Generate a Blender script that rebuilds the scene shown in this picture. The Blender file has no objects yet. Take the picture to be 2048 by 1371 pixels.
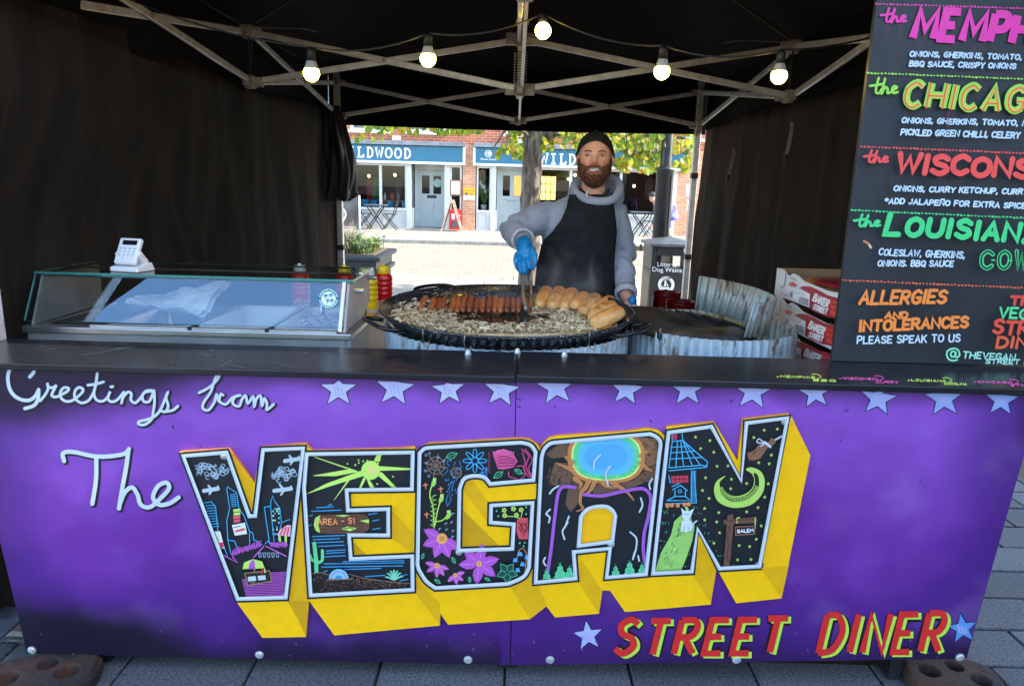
import bpy, bmesh, math, random
from mathutils import Vector, Matrix, noise
random.seed(7)
sc = bpy.context.scene
COL = sc.collection
PI = math.pi
# ------------------------------------------------------------------ camera
CAM = Vector((-0.0152, -1.9006, 1.5135)); YAW, PITCH, ROLL, FPX = -0.0025, 0.2197, 0.0268, 1422.2
UC, VC = 1024.0, 685.5                                     # centre of the photograph, in its own pixels
FW = Vector((-math.sin(YAW)*math.cos(PITCH), math.cos(YAW)*math.cos(PITCH), -math.sin(PITCH)))
_r = Vector((math.cos(YAW), math.sin(YAW), 0)); _d = FW.cross(_r)
RT = math.cos(ROLL)*_r - math.sin(ROLL)*_d; DN = math.sin(ROLL)*_r + math.cos(ROLL)*_d
cd = bpy.data.cameras.new('camera'); cam = bpy.data.objects.new('camera', cd); COL.objects.link(cam)
cd.sensor_width = 36; cd.lens = FPX/2048*36; cd.clip_end = 800; cd.clip_start = .02
cam.matrix_world = Matrix(((RT.x, -DN.x, -FW.x, CAM.x), (RT.y, -DN.y, -FW.y, CAM.y), (RT.z, -DN.z, -FW.z, CAM.z), (0, 0, 0, 1)))
sc.camera = cam
# ------------------------------------------------------------------ sky and sun
SUN_EL = math.radians(31); SX, SY = .995, -.07               # towards the sun: from the right, almost along the street
w = bpy.data.worlds.new('World'); sc.world = w; w.use_nodes = True
nt = w.node_tree; sky = nt.nodes.new('ShaderNodeTexSky'); sky.sky_type = 'NISHITA'; sky.sun_disc = False
sky.dust_density = 1.1; sky.ozone_density = 1.2; sky.air_density = 1.; sky.sun_elevation = SUN_EL; sky.sun_rotation = math.atan2(SX, SY)
nt.links.new(sky.outputs[0], nt.nodes['Background'].inputs[0]); nt.nodes['Background'].inputs[1].default_value = .15
sd = bpy.data.lights.new('sun', 'SUN'); sd.energy = 2.05; sd.angle = math.radians(.5); sd.color = (1, .95, .86)
so = bpy.data.objects.new('sun', sd); COL.objects.link(so); so.location = (8, -2, 12)
so.rotation_euler = Vector((SX*math.cos(SUN_EL), SY*math.cos(SUN_EL), math.sin(SUN_EL))).to_track_quat('Z', 'Y').to_euler()
sc.view_settings.view_transform = 'Standard'; sc.view_settings.look = 'None'
sc.view_settings.exposure = 2.7; sc.view_settings.gamma = 1; sc.view_settings.use_curve_mapping = False
sc.cycles.use_denoising = True; sc.cycles.max_bounces = 8; sc.cycles.transparent_max_bounces = 12
sc.cycles.sample_clamp_indirect = 6
# ------------------------------------------------------------------ helpers
def ray(u, v): return FW + RT*((u-UC)/FPX) + DN*((v-VC)/FPX)
def at(u, v, Y):
    d = ray(u, v); return CAM + d*((Y-CAM.y)/d.y)
def atz(u, v, Z=0.):
    d = ray(u, v); return CAM + d*((Z-CAM.z)/d.z)
def plane(p0, n):
    p0 = Vector(p0); n = Vector(n).normalized()
    def f(u, v, off=0.):
        d = ray(u, v); q = p0 + n*off
        return CAM + d*((q-CAM).dot(n)/d.dot(n))
    f.n = n
    return f
def H(s, k=1.):
    s = s.lstrip('#'); c = [int(s[i:i+2], 16)/255 for i in (0, 2, 4)]
    return tuple(k*(x/12.92 if x < .04045 else ((x+.055)/1.055)**2.4) for x in c)
MATS = {}
def mat(name, col=(.5, .5, .5), rough=.5, metal=0., var=.15, scale=6., bump=0., bscale=40., col2=None, spec=.5, emis=None, estr=0., coat=0., sheen=0., trans=0., lo=.35, hi=.65, detail=4., stretch=None, island=0.):
    if name in MATS: return MATS[name]
    m = bpy.data.materials.new(name); MATS[name] = m; m.use_nodes = True
    n = m.node_tree.nodes; L = m.node_tree.links; b = n['Principled BSDF']
    b.inputs['Roughness'].default_value = rough; b.inputs['Metallic'].default_value = metal
    b.inputs['Specular IOR Level'].default_value = spec; b.inputs['Coat Weight'].default_value = coat
    if sheen: b.inputs['Sheen Weight'].default_value = sheen
    if trans: b.inputs['Transmission Weight'].default_value = trans
    tc = n.new('ShaderNodeTexCoord'); src = tc.outputs['Object']
    if stretch:
        mp = n.new('ShaderNodeMapping'); mp.inputs['Scale'].default_value = stretch; L.new(src, mp.inputs[0]); src = mp.outputs[0]
    c2 = col2 if col2 else tuple(x*(1-var*2) for x in col)
    nz = n.new('ShaderNodeTexNoise'); nz.inputs['Scale'].default_value = scale; nz.inputs['Detail'].default_value = detail; L.new(src, nz.inputs[0])
    rp = n.new('ShaderNodeMapRange'); rp.inputs[1].default_value = lo; rp.inputs[2].default_value = hi; L.new(nz.outputs[0], rp.inputs[0])
    mx = n.new('ShaderNodeMix'); mx.data_type = 'RGBA'; mx.inputs[6].default_value = (*col, 1); mx.inputs[7].default_value = (*c2, 1)
    L.new(rp.outputs[0], mx.inputs[0]); out = mx.outputs[2]
    if island:
        gi = n.new('ShaderNodeNewGeometry'); hs = n.new('ShaderNodeHueSaturation'); mr = n.new('ShaderNodeMapRange')
        mr.inputs[3].default_value = 1-island; mr.inputs[4].default_value = 1+island; L.new(gi.outputs['Random Per Island'], mr.inputs[0])
        L.new(mr.outputs[0], hs.inputs['Value']); L.new(out, hs.inputs['Color']); out = hs.outputs[0]
    L.new(out, b.inputs['Base Color'])
    if bump:
        n2 = n.new('ShaderNodeTexNoise'); n2.inputs['Scale'].default_value = bscale; n2.inputs['Detail'].default_value = 5; L.new(src, n2.inputs[0])
        bp = n.new('ShaderNodeBump'); bp.inputs['Strength'].default_value = bump; bp.inputs['Distance'].default_value = .01
        L.new(n2.outputs[0], bp.inputs['Height']); L.new(bp.outputs[0], b.inputs['Normal'])
    if emis:
        b.inputs['Emission Color'].default_value = (*emis, 1); b.inputs['Emission Strength'].default_value = estr
    return m
def paint(hexc, rough=.45):                                  # flat paint-pen / chalk-pen colour with slight streaks
    c = H(hexc); return mat('paint_'+hexc.strip('#'), c, rough, 0, .12, 30, .08, 300, col2=tuple(x*.93 for x in c))
class MB:
    def __init__(s): s.v = []; s.f = []; s.mi = []; s.m = 0
    def add(s, vs, fs):
        o = len(s.v); s.v += [tuple(p) for p in vs]
        for f in fs: s.f.append([i+o for i in f]); s.mi.append(s.m)
        return s
    def box(s, c, d, R=None, tap=1.):
        x, y, z = d[0]/2, d[1]/2, d[2]/2
        ps = [Vector((sx*x*(tap if sz > 0 else 1), sy*y*(tap if sz > 0 else 1), sz*z)) for sz in (-1, 1) for sx, sy in ((-1, -1), (1, -1), (1, 1), (-1, 1))]
        if R is not None: ps = [R @ p for p in ps]
        c = Vector(c)
        return s.add([p+c for p in ps], [(3, 2, 1, 0), (4, 5, 6, 7), (0, 1, 5, 4), (1, 2, 6, 5), (2, 3, 7, 6), (3, 0, 4, 7)])
    def bb(s, x0, x1, y0, y1, z0, z1): return s.box(((x0+x1)/2, (y0+y1)/2, (z0+z1)/2), (abs(x1-x0), abs(y1-y0), abs(z1-z0)))
    def bar(s, a, b, w, h, up=(0, 0, 1)):                    # rectangular bar from a to b
        a = Vector(a); b = Vector(b); t = (b-a); L_ = t.length; t.normalize(); up = Vector(up)
        if abs(t.dot(up)) > .98: up = Vector((0, 1, 0))
        sx = t.cross(up).normalized(); uz = sx.cross(t)
        R = Matrix((sx, t, uz)).transposed()
        return s.box((a+b)/2, (w, L_, h), R)
    def tube(s, pts, r, n=8, cap=True, flat=1.):
        pts = [Vector(p) for p in pts]; rs = r if isinstance(r, (list, tuple)) else [r]*len(pts)
        t0 = (pts[1]-pts[0]).normalized(); up = Vector((0, 0, 1)) if abs(t0.z) < .9 else Vector((1, 0, 0))
        nx = t0.cross(up).normalized(); vs = []; fs = []
        for i, p in enumerate(pts):
            t = (pts[min(i+1, len(pts)-1)]-pts[max(i-1, 0)]).normalized()
            nx = (nx - t*nx.dot(t)).normalized(); ny = t.cross(nx)
            for k in range(n):
                a = 2*PI*k/n; vs.append(p + (nx*math.cos(a)*flat + ny*math.sin(a))*rs[i])
        for i in range(len(pts)-1):
            for k in range(n): fs.append((i*n+k, i*n+(k+1) % n, (i+1)*n+(k+1) % n, (i+1)*n+k))
        if cap: fs.append(tuple(range(n-1, -1, -1))); fs.append(tuple((len(pts)-1)*n+k for k in range(n)))
        return s.add(vs, fs)
    def loft(s, rings, cap=True):                            # rings: lists of equally many points
        n = len(rings[0]); vs = [p for r in rings for p in r]; fs = []
        for i in range(len(rings)-1):
            for k in range(n): fs.append((i*n+k, i*n+(k+1) % n, (i+1)*n+(k+1) % n, (i+1)*n+k))
        if cap: fs.append(tuple(range(n-1, -1, -1))); fs.append(tuple((len(rings)-1)*n+k for k in range(n)))
        return s.add(vs, fs)
    def lathe(s, prof, n=24, c=(0, 0, 0), a0=0, a1=2*PI, R=None):
        c = Vector(c); full = abs(a1-a0-2*PI) < 1e-6; m = n if full else n+1; vs = []; fs = []
        for r, z in prof:
            for k in range(m):
                a = a0+(a1-a0)*k/n; p = Vector((r*math.cos(a), r*math.sin(a), z)); vs.append((R @ p if R else p)+c)
        for i in range(len(prof)-1):
            for k in range(n):
                k2 = (k+1) % m; fs.append((i*m+k, i*m+k2, (i+1)*m+k2, (i+1)*m+k))
        return s.add(vs, fs)
    def sphere(s, c, r, n=12, R=None):
        c = Vector(c); r = Vector(r) if not isinstance(r, (int, float)) else Vector((r, r, r)); vs = []; fs = []
        m = n//2+1
        for i in range(m+1):
            t = PI*i/m
            for k in range(n):
                a = 2*PI*k/n; p = Vector((r.x*math.sin(t)*math.cos(a), r.y*math.sin(t)*math.sin(a), r.z*math.cos(t))); vs.append((R @ p if R else p)+c)
        for i in range(m):
            for k in range(n): fs.append(((i+1)*n+k, (i+1)*n+(k+1) % n, i*n+(k+1) % n, i*n+k))
        return s.add(vs, fs)
    def prism(s, front, back):                               # two matching outlines
        n = len(front); s.add(list(front)+list(back), [tuple(range(n)), tuple(range(2*n-1, n-1, -1))]+[(i, n+i, n+(i+1) % n, (i+1) % n) for i in range(n)]); return s
    def grid(s, fn, nu, nv):
        s.add([fn(i/nu, j/nv) for j in range(nv+1) for i in range(nu+1)], [(j*(nu+1)+i, j*(nu+1)+i+1, (j+1)*(nu+1)+i+1, (j+1)*(nu+1)+i) for j in range(nv) for i in range(nu)]); return s
    def build(s, name, mats, parent=None, smooth=False, bevel=0., world=True, seg=2, weld=False):
        me = bpy.data.meshes.new(name); o = bpy.data.objects.new(name, me); COL.objects.link(o)
        off = Vector((0, 0, 0))
        if parent is not None:
            o.parent = parent
            if world:
                q = parent
                while q is not None: off += Vector(q.location); q = q.parent
        elif world and s.v:
            xs, ys, zs = zip(*s.v); off = Vector(((min(xs)+max(xs))/2, (min(ys)+max(ys))/2, min(zs))); o.location = off
        me.from_pydata([(a-off.x, b-off.y, c-off.z) for a, b, c in s.v], [], s.f)
        for m in (mats if isinstance(mats, (list, tuple)) else [mats]): me.materials.append(m)
        me.polygons.foreach_set('material_index', s.mi)
        if smooth: me.polygons.foreach_set('use_smooth', [True]*len(s.f))
        if weld:
            bm = bmesh.new(); bm.from_mesh(me); bmesh.ops.remove_doubles(bm, verts=bm.verts, dist=1e-5); bmesh.ops.recalc_face_normals(bm, faces=bm.faces); bm.to_mesh(me); bm.free()
        if bevel:
            bv = o.modifiers.new('bevel', 'BEVEL'); bv.width = bevel; bv.segments = seg; bv.limit_method = 'ANGLE'
        me.update(); return o
def tag(o, label=None, cat=None, group=None, kind=None):
    if label: o['label'] = label
    if cat: o['category'] = cat
    if group: o['group'] = group
    if kind: o['kind'] = kind
    return o
def empty(name, loc, label, cat, group=None, rz=0.):
    o = bpy.data.objects.new(name, None); COL.objects.link(o); o.location = loc; o.rotation_euler = (0, 0, rz); o.empty_display_size = .1
    return tag(o, label, cat, group)
def copy_tree(o, parent=None):
    c = o.copy(); COL.objects.link(c); c.parent = parent
    for ch in list(o.children): copy_tree(ch, c)
    return c
def fbm(p, s=1., o=3):
    return noise.fractal(Vector(p)*s, 1., 2., o)
def crom(pts, n=6, closed=False):
    if len(pts) < 3: return list(pts)
    out = []; N = len(pts)
    for i in range(N if closed else N-1):
        p = [pts[(i+k) % N] if closed else pts[min(max(i+k, 0), N-1)] for k in (-1, 0, 1, 2)]
        for j in range(n):
            t = j/n; out.append(tuple(.5*(2*b+(c-a)*t+(2*a-5*b+4*c-d)*t*t+(3*b-a-3*c+d)*t**3) for a, b, c, d in zip(*p)))
    if not closed: out.append(tuple(pts[-1]))
    return out
class Paint:
    """paint strokes and filled shapes, given in photograph pixels, laid on a real plane in thin layers"""
    def __init__(s, mapper, base=.0006, step=.00004): s.mp = mapper; s.o = base; s.st = step; s.mb = MB(); s.mats = []
    def mi(s, hexc):
        m = paint(hexc)
        if m not in s.mats: s.mats.append(m)
        s.mb.m = s.mats.index(m)
    def fill(s, pts, hexc):
        s.mi(hexc); s.o += s.st; s.mb.add([s.mp(u, v, s.o) for u, v in pts], [tuple(range(len(pts)))])
    def disc(s, c, r, hexc, n=14, ry=None):
        s.fill([(c[0]+r*math.cos(2*PI*k/n), c[1]+(ry or r)*math.sin(2*PI*k/n)) for k in range(n)], hexc)
    def ring(s, c, r, w, hexc, ry=None):
        s.stroke([(c[0]+r*math.cos(2*PI*k/18), c[1]+(ry or r)*math.sin(2*PI*k/18)) for k in range(19)], w, hexc)
    def stroke(s, pts, w, hexc, curve=False, cap=True, w2=None):
        if curve: pts = crom(pts)
        P = [Vector((p[0], p[1])) for p in pts]; P = [p for i, p in enumerate(P) if i == 0 or (p-P[i-1]).length > 1e-4]
        if len(P) < 2: return
        s.mi(hexc); s.o += s.st; vs = []; fs = []; n = len(P)
        for i, p in enumerate(P):
            a = (P[i]-P[i-1]).normalized() if i else (P[1]-P[0]).normalized()
            b = (P[i+1]-P[i]).normalized() if i < n-1 else a
            t = (a+b); t = t.normalized() if t.length > .2 else a
            k = min(1/max(t.dot(a), .35), 1.45); nn = Vector((-t.y, t.x)); ww = w if w2 is None else w+(w2-w)*i/(n-1)
            o = s.o + s.st*.8*i/n
            vs += [s.mp(*(p+nn*ww/2*k), o), s.mp(*(p-nn*ww/2*k), o)]
        fs = [(2*i, 2*i+1, 2*i+3, 2*i+2) for i in range(n-1)]; s.mb.add(vs, fs)
        if cap:
            for p, t, ww, o in ((P[0], (P[0]-P[1]).normalized(), w, s.o), (P[-1], (P[-1]-P[-2]).normalized(), w2 or w, s.o+s.st*.8)):
                nn = Vector((-t.y, t.x)); q = [p+(nn*math.cos(PI*k/5)+t*math.sin(PI*k/5))*ww/2 for k in range(6)]
                s.mb.add([s.mp(x, y, o) for x, y in q], [tuple(range(6))])
    def text(s, txt, p0, p1, h, w, hexc, slant=0., jit=.04, cap=True, gap=1.6, off=(0, 0)):
        p0 = Vector(p0); p1 = Vector(p1); L_ = (p1-p0).length; d = (p1-p0).normalized(); up = Vector((d.y, -d.x))
        rnd = random.Random(sum(map(ord, txt))); adv = [GW.get(c, 4) for c in txt]; tot = sum(adv)+gap*(len(txt)-1); k = (L_-w)/tot; x = w/2/k
        for c, a in zip(txt, adv):
            jy = rnd.uniform(-jit, jit)*h; js = 1+rnd.uniform(-jit, jit)
            for cv, pts in GLYPH.get(c, []):
                q = [p0+d*((x+px)*k)+(up*(py/6*(h-w)*js+w/2+jy))+d*(slant*py/6*h)+Vector(off) for px, py in pts]
                s.stroke([(a_.x, a_.y) for a_ in q], w, hexc, cv, cap)
            x += a+gap
    def build(s, name, parent=None, **k): return s.mb.build(name, s.mats, parent, **k)
GLYPH = {}; GW = {}
for _l in """A 4 0,0 2,6 4,0|.8,2 3.2,2
B 3.8 0,0 0,6|~0,6 2.6,5.9 3.2,4.6 2.4,3.3 0,3.2|~0,3.2 2.9,3.1 3.8,1.6 2.8,.1 0,0
C 3.8 ~3.8,5 2.2,6 .4,4.8 0,3 .5,1 2.2,0 3.8,1
D 3.9 0,0 0,6|~0,6 2.4,5.8 3.9,3.4 2.8,.6 0,0
E 3.4 3.4,6 0,6 0,0 3.4,0|0,3 2.7,3
F 3.4 3.4,6 0,6 0,0|0,3 2.7,3
G 4 ~3.8,5 2.2,6 .4,4.8 0,3 .5,1 2.2,0 3.8,.9|3.8,.7 3.8,2.6 2.2,2.6
H 4 0,0 0,6|4,0 4,6|0,3 4,3
I .6 .3,0 .3,6
J 3 2.6,6 2.6,1.5 1.4,0 0,1.2
K 3.8 0,0 0,6|3.6,6 0,2.6|1.2,3.6 3.8,0
L 3.2 0,6 0,0 3.2,0
M 5 0,0 .4,6 2.5,1.8 4.6,6 5,0
N 4 0,0 0,6 4,0 4,6
O 4.2 ~2.1,6 .5,5 0,3 .5,1 2.1,0 3.7,1 4.2,3 3.7,5 2.1,6
P 3.6 0,0 0,6|~0,6 2.7,5.9 3.6,4.4 2.6,2.8 0,2.6
Q 4.2 ~2.1,6 .5,5 0,3 .5,1 2.1,0 3.7,1 4.2,3 3.7,5 2.1,6|2.6,1.6 4.2,-.4
R 3.8 0,0 0,6|~0,6 2.7,5.9 3.5,4.5 2.6,3.1 0,2.9|1.4,2.9 3.8,0
S 3.7 ~3.6,5.1 2,6 .3,5 .9,3.5 3,2.7 3.7,1.2 2,0 .1,.9
T 4 0,6 4,6|2,6 2,0
U 4 ~0,6 0,2 .8,.3 2,0 3.2,.3 4,2 4,6
V 4 0,6 2,0 4,6
W 5.4 0,6 1.3,0 2.7,5 4.1,0 5.4,6
X 3.8 0,0 3.8,6|0,6 3.8,0
Y 3.8 0,6 1.9,3 3.8,6|1.9,3 1.9,0
Z 3.6 0,6 3.6,6 0,0 3.6,0
1 1.2 0,5 1,6 1,0
5 3.4 3.2,6 .4,6 .2,3.4 2.4,3.6 3.4,2 2.4,.2 0,.4
8 3.6 ~1.8,3.2 .3,4.5 1.8,6 3.3,4.5 1.8,3.2 0,1.5 1.8,0 3.6,1.5 1.8,3.2
- 2.4 .2,3 2.2,3
, .8 .5,.6 0,-1
. .6 .3,0 .3,.3
* 2.6 0,3.5 2.6,5|2.6,3.5 0,5|1.3,2.8 1.3,5.8
@ 6 ~4,4 2.6,4.5 1.8,3 2.6,1.6 4,2.4 4.2,4.2 4,2.2 5,1.6 6,3 5,5.5 2.8,6 .4,4.6 0,2.6 1,.4 3,-.4 5,.2
& 4 ~4,0 1,4.6 1.6,6 2.6,4.8 .2,1.6 1.4,0 3.6,2.2""".split('\n'):
    _c, _w, _s = _l.split(' ', 2); GW[_c] = float(_w); GLYPH[_c] = []
    for _t in _s.split('|'):
        GLYPH[_c].append((_t[0] == '~', [tuple(map(float, q.split(','))) for q in _t.lstrip('~').split()]))
GW[' '] = 1.6; GLYPH['Ñ'] = GLYPH['N']+[(True, [(.4, 7), (1.4, 7.6), (2.4, 7), (3.6, 7.6)])]; GW['Ñ'] = 4
def bfont(txt, mapper, x0, x1, y0, y1, name, m, parent, off=.0015):
    """text in Blender's built-in face, fitted between photograph pixels on a real plane (y0, y1: baseline at both ends)"""
    cu = bpy.data.curves.new('t', 'FONT'); cu.body = txt; ob = bpy.data.objects.new('t', cu); COL.objects.link(ob)
    me = bpy.data.meshes.new_from_object(ob.evaluated_get(bpy.context.evaluated_depsgraph_get()))
    xs = [v.co.x for v in me.vertices]; a, b = min(xs), max(xs); k = (x1-x0)/(b-a); mb = MB()
    mb.add([mapper(x0+(v.co.x-a)*k, y0+(y1-y0)*(v.co.x-a)/(b-a)-v.co.y*k, off) for v in me.vertices], [tuple(p.vertices) for p in me.polygons])
    bpy.data.objects.remove(ob); bpy.data.meshes.remove(me); bpy.data.curves.remove(cu)
    return mb.build(name, m, parent)
def remesh(o, vox=.008, smooth=4, disp=0., dscale=20.):
    """fuse overlapping pieces of one mesh into one continuous surface"""
    md = o.modifiers.new('r', 'REMESH'); md.mode = 'VOXEL'; md.voxel_size = vox; md.use_smooth_shade = True
    me = bpy.data.meshes.new_from_object(o.evaluated_get(bpy.context.evaluated_depsgraph_get()))
    for m in o.data.materials:
        if m and m.name not in [x.name for x in me.materials if x]: me.materials.append(m)
    o.modifiers.clear(); old = o.data; nm = old.name; o.data = me; bpy.data.meshes.remove(old); me.name = nm
    bm = bmesh.new(); bm.from_mesh(me)
    for _ in range(smooth): bmesh.ops.smooth_vert(bm, verts=bm.verts, factor=.5, use_axis_x=True, use_axis_y=True, use_axis_z=True)
    if disp:
        bm.normal_update()
        for v in bm.verts: v.co += v.normal*disp*fbm(v.co, dscale, 3)
    for f in bm.faces: f.smooth = True
    bm.to_mesh(me); bm.free(); return o
# ------------------------------------------------------------------ ground
M_granite = mat('granite', (.105, .114, .126), .75, 0, .2, 110, .5, 160, col2=(.034, .039, .046), detail=6)
M_granite2 = mat('granite_dark', (.078, .087, .10), .75, 0, .2, 100, .5, 160, col2=(.025, .03, .036), detail=6)
M_granite3 = mat('granite_pale', (.145, .155, .166), .75, 0, .2, 120, .5, 160, col2=(.05, .056, .064), detail=6)
M_flag = mat('flagstone', (.31, .27, .205), .85, 0, .12, 5, .15, 60, col2=(.21, .185, .15))
M_flag2 = mat('flagstone_warm', (.35, .305, .235), .85, 0, .12, 4, .15, 60, col2=(.25, .22, .18))
def brickmat(name, c1, c2, mortar, bw, bh, ms=.012, axes='XZ', rough=.85, bumpd=.4, off=.5, sq=1.):
    m = bpy.data.materials.new(name); m.use_nodes = True; n = m.node_tree.nodes; L = m.node_tree.links; b = n['Principled BSDF']
    tc = n.new('ShaderNodeTexCoord'); sp = n.new('ShaderNodeSeparateXYZ'); cb = n.new('ShaderNodeCombineXYZ'); L.new(tc.outputs['Object'], sp.inputs[0])
    L.new(sp.outputs[axes[0]], cb.inputs[0]); L.new(sp.outputs[axes[1]], cb.inputs[1])
    br = n.new('ShaderNodeTexBrick'); L.new(cb.outputs[0], br.inputs[0]); br.inputs['Scale'].default_value = 1
    br.inputs['Brick Width'].default_value = bw; br.inputs['Row Height'].default_value = bh; br.inputs['Mortar Size'].default_value = ms; br.inputs['Mortar Smooth'].default_value = .2
    br.inputs['Color1'].default_value = (*c1, 1); br.inputs['Color2'].default_value = (*c2, 1); br.inputs['Mortar'].default_value = (*mortar, 1); br.offset = off; br.squash = sq
    nz = n.new('ShaderNodeTexNoise'); nz.inputs['Scale'].default_value = 3; nz.inputs['Detail'].default_value = 6; L.new(tc.outputs['Object'], nz.inputs[0])
    mr = n.new('ShaderNodeMapRange'); mr.inputs[3].default_value = .7; mr.inputs[4].default_value = 1.3; L.new(nz.outputs[0], mr.inputs[0])
    mx = n.new('ShaderNodeMix'); mx.data_type = 'RGBA'; mx.blend_type = 'MULTIPLY'; mx.inputs[0].default_value = 1; L.new(br.outputs[0], mx.inputs[6]); L.new(mr.outputs[0], mx.inputs[7])
    L.new(mx.outputs[2], b.inputs['Base Color']); b.inputs['Roughness'].default_value = rough
    bp = n.new('ShaderNodeBump'); bp.inputs['Strength'].default_value = bumpd; bp.inputs['Distance'].default_value = .01; bp.invert = True; L.new(br.outputs[1], bp.inputs['Height']); L.new(bp.outputs[0], b.inputs['Normal'])
    return m
M_blocks = brickmat('block_paving', (.31, .265, .19), (.245, .205, .145), (.14, .115, .08), .21, .105, .008, 'XY', .85, .3)
M_joint = mat('joint_dirt', (.085, .07, .055), .95, 0, .3, 12, .3, 60, col2=(.12, .075, .045))
g = MB(); g.grid(lambda a, b: (-150+300*a, -150+300*b, -.022), 4, 4); ground = g.build('ground', M_joint); tag(ground, kind='structure')
road = MB().add([(-40, 10.02, -.006), (40, 10.02, -.006), (40, 16.06, -.006), (-40, 16.06, -.006)], [(0, 1, 2, 3)]).build('road', M_blocks); tag(road, kind='structure')
def slab_mesh(nm, w_, d_, t_, m, ch=.004):
    b = MB(); x, y = w_/2, d_/2
    b.add([(-x, -y, -t_), (x, -y, -t_), (x, y, -t_), (-x, y, -t_), (-x, -y, -ch), (x, -y, -ch), (x, y, -ch), (-x, y, -ch), (-x+ch, -y+ch, 0), (x-ch, -y+ch, 0), (x-ch, y-ch, 0), (-x+ch, y-ch, 0)],
          [(0, 1, 5, 4), (1, 2, 6, 5), (2, 3, 7, 6), (3, 0, 4, 7), (4, 5, 9, 8), (5, 6, 10, 9), (6, 7, 11, 10), (7, 4, 8, 11), (8, 9, 10, 11)])
    me = bpy.data.meshes.new(nm); me.from_pydata(b.v, [], b.f); me.materials.append(m); return me
gs = [slab_mesh('slab', .392, .197, .04, m) for m in (M_granite, M_granite2, M_granite3)]
def put(me, name, loc, parent, rz=0., sc_=None):
    o = bpy.data.objects.new(name, me); COL.objects.link(o); o.parent = parent
    q = Vector((0, 0, 0)); p = parent
    while p is not None: q += Vector(p.location); p = p.parent
    o.location = Vector(loc)-q; o.rotation_euler = (0, 0, rz)
    if sc_: o.scale = sc_
    return o
rs = random.Random(3)
for j in range(-4, 9):
    y = .066+.205*j
    for i in range(-9, 10):
        x = .195+.4*i+(.2 if j % 2 else 0)
        if abs(x) < 1.3 and y > .25: continue
        if y > .9 and x < 0: continue
        o = put(gs[rs.choice((0, 0, 1, 1, 2))], 'paving_slab', (x, y, rs.uniform(-.002, .002)), ground, rs.uniform(-.004, .004)); o.rotation_euler[0] = rs.uniform(-.006, .006)
fs_ = [slab_mesh('flag', .892, .592, .04, M_flag, .006), slab_mesh('flag', .892, .592, .04, M_flag2, .006)]
for j in range(10):
    for i in range(-5, 6):
        put(rs.choice(fs_), 'flagstone', (i*.9+(.45 if j % 2 else 0), 4.35+.6*j, rs.uniform(-.001, .002)), ground)
# pavement in front of the shop, with kerb
FY = 20.4; PZ = .08
pv = MB().bb(-40, 40, 16.3, FY+6, -.02, PZ-.012).build('pavement', M_joint); tag(pv, kind='structure')
for j in range(7):
    for i in range(-8, 9):
        put(rs.choice(fs_), 'flagstone', (i*.9+(.45 if j % 2 else 0), 16.62+.6*j, PZ+rs.uniform(-.001, .001)), pv)
M_kerb = mat('kerb_stone', (.3, .28, .25), .85, 0, .2, 9, .2, 60)
km = slab_mesh('kerb', .905, .2, .1, M_kerb, .012)
for i in range(-9, 10): put(km, 'kerb_stone', (i*.912+.2, 16.19, PZ+.004), pv)
# ------------------------------------------------------------------ shop building across the street
M_brick = brickmat('red_brick', H('ab5c42'), H('8f4c37'), H('a98871'), .225, .075, .011)
M_brick2 = brickmat('pale_brick', H('c99272'), H('b5785a'), H('c2a68a'), .225, .075, .012)
M_teal = mat('teal_fascia', H('2c6c88'), .45, 0, .06, 2, 0)
M_frame = mat('pale_blue_grey_joinery', H('c4c8c8'), .5, 0, .06, 3, .03, 80)
M_door = mat('sage_grey_door', H('b3bdbb'), .45, 0, .06, 3, .03, 80)
M_white = mat('white_paint', (.78, .78, .76), .5, 0, .05, 4)
M_lead = mat('lead_flashing', H('8d939a'), .5, .3, .25, 3, .1, 30)
M_dark = mat('dark_interior', (.018, .016, .015), .9, 0, .3, 2)
M_black = mat('black_metal', (.015, .015, .017), .45, .0, .2, 10)
M_slate = mat('slate', (.08, .085, .1), .8, 0, .3, 4, .2, 20)
def glassmat(name, tint=(.9, .95, .94), refl=.12, rough=0., ior=1.5, gcol=(1, 1, 1)):
    m = bpy.data.materials.new(name); m.use_nodes = True; n = m.node_tree.nodes; L = m.node_tree.links
    for k in list(n):
        if k.type != 'OUTPUT_MATERIAL': n.remove(k)
    o = [k for k in n if k.type == 'OUTPUT_MATERIAL'][0]
    t = n.new('ShaderNodeBsdfTransparent'); t.inputs[0].default_value = (*tint, 1); gl = n.new('ShaderNodeBsdfGlossy'); gl.inputs['Roughness'].default_value = rough; gl.inputs[0].default_value = (*gcol, 1)
    fr = n.new('ShaderNodeFresnel'); fr.inputs[0].default_value = ior; ad = n.new('ShaderNodeMath'); ad.operation = 'MAXIMUM'; ad.inputs[1].default_value = refl; L.new(fr.outputs[0], ad.inputs[0])
    mx = n.new('ShaderNodeMixShader'); L.new(ad.outputs[0], mx.inputs[0]); L.new(t.outputs[0], mx.inputs[1]); L.new(gl.outputs[0], mx.inputs[2]); L.new(mx.outputs[0], o.inputs[0]); return m
M_wglass = glassmat('window_glass', (.8, .84, .84), .02, ior=1.34)
xs = lambda u: at(u, 380, FY).x
zf = lambda v, u=1024: at(u, v, FY).z
shop = empty('shop_building', (0, FY, PZ), 'red brick shop with teal fascias, pale grey joinery and wide windows', 'building')
S = lambda name, m, fn, **k: (lambda b: (fn(b), b.build(name, m, shop, **k))[1])(MB())
ZR, ZW0, ZW1, ZF0, ZF1, ZC = .62, .70, 2.03, 2.06, 2.57, 2.69
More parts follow.
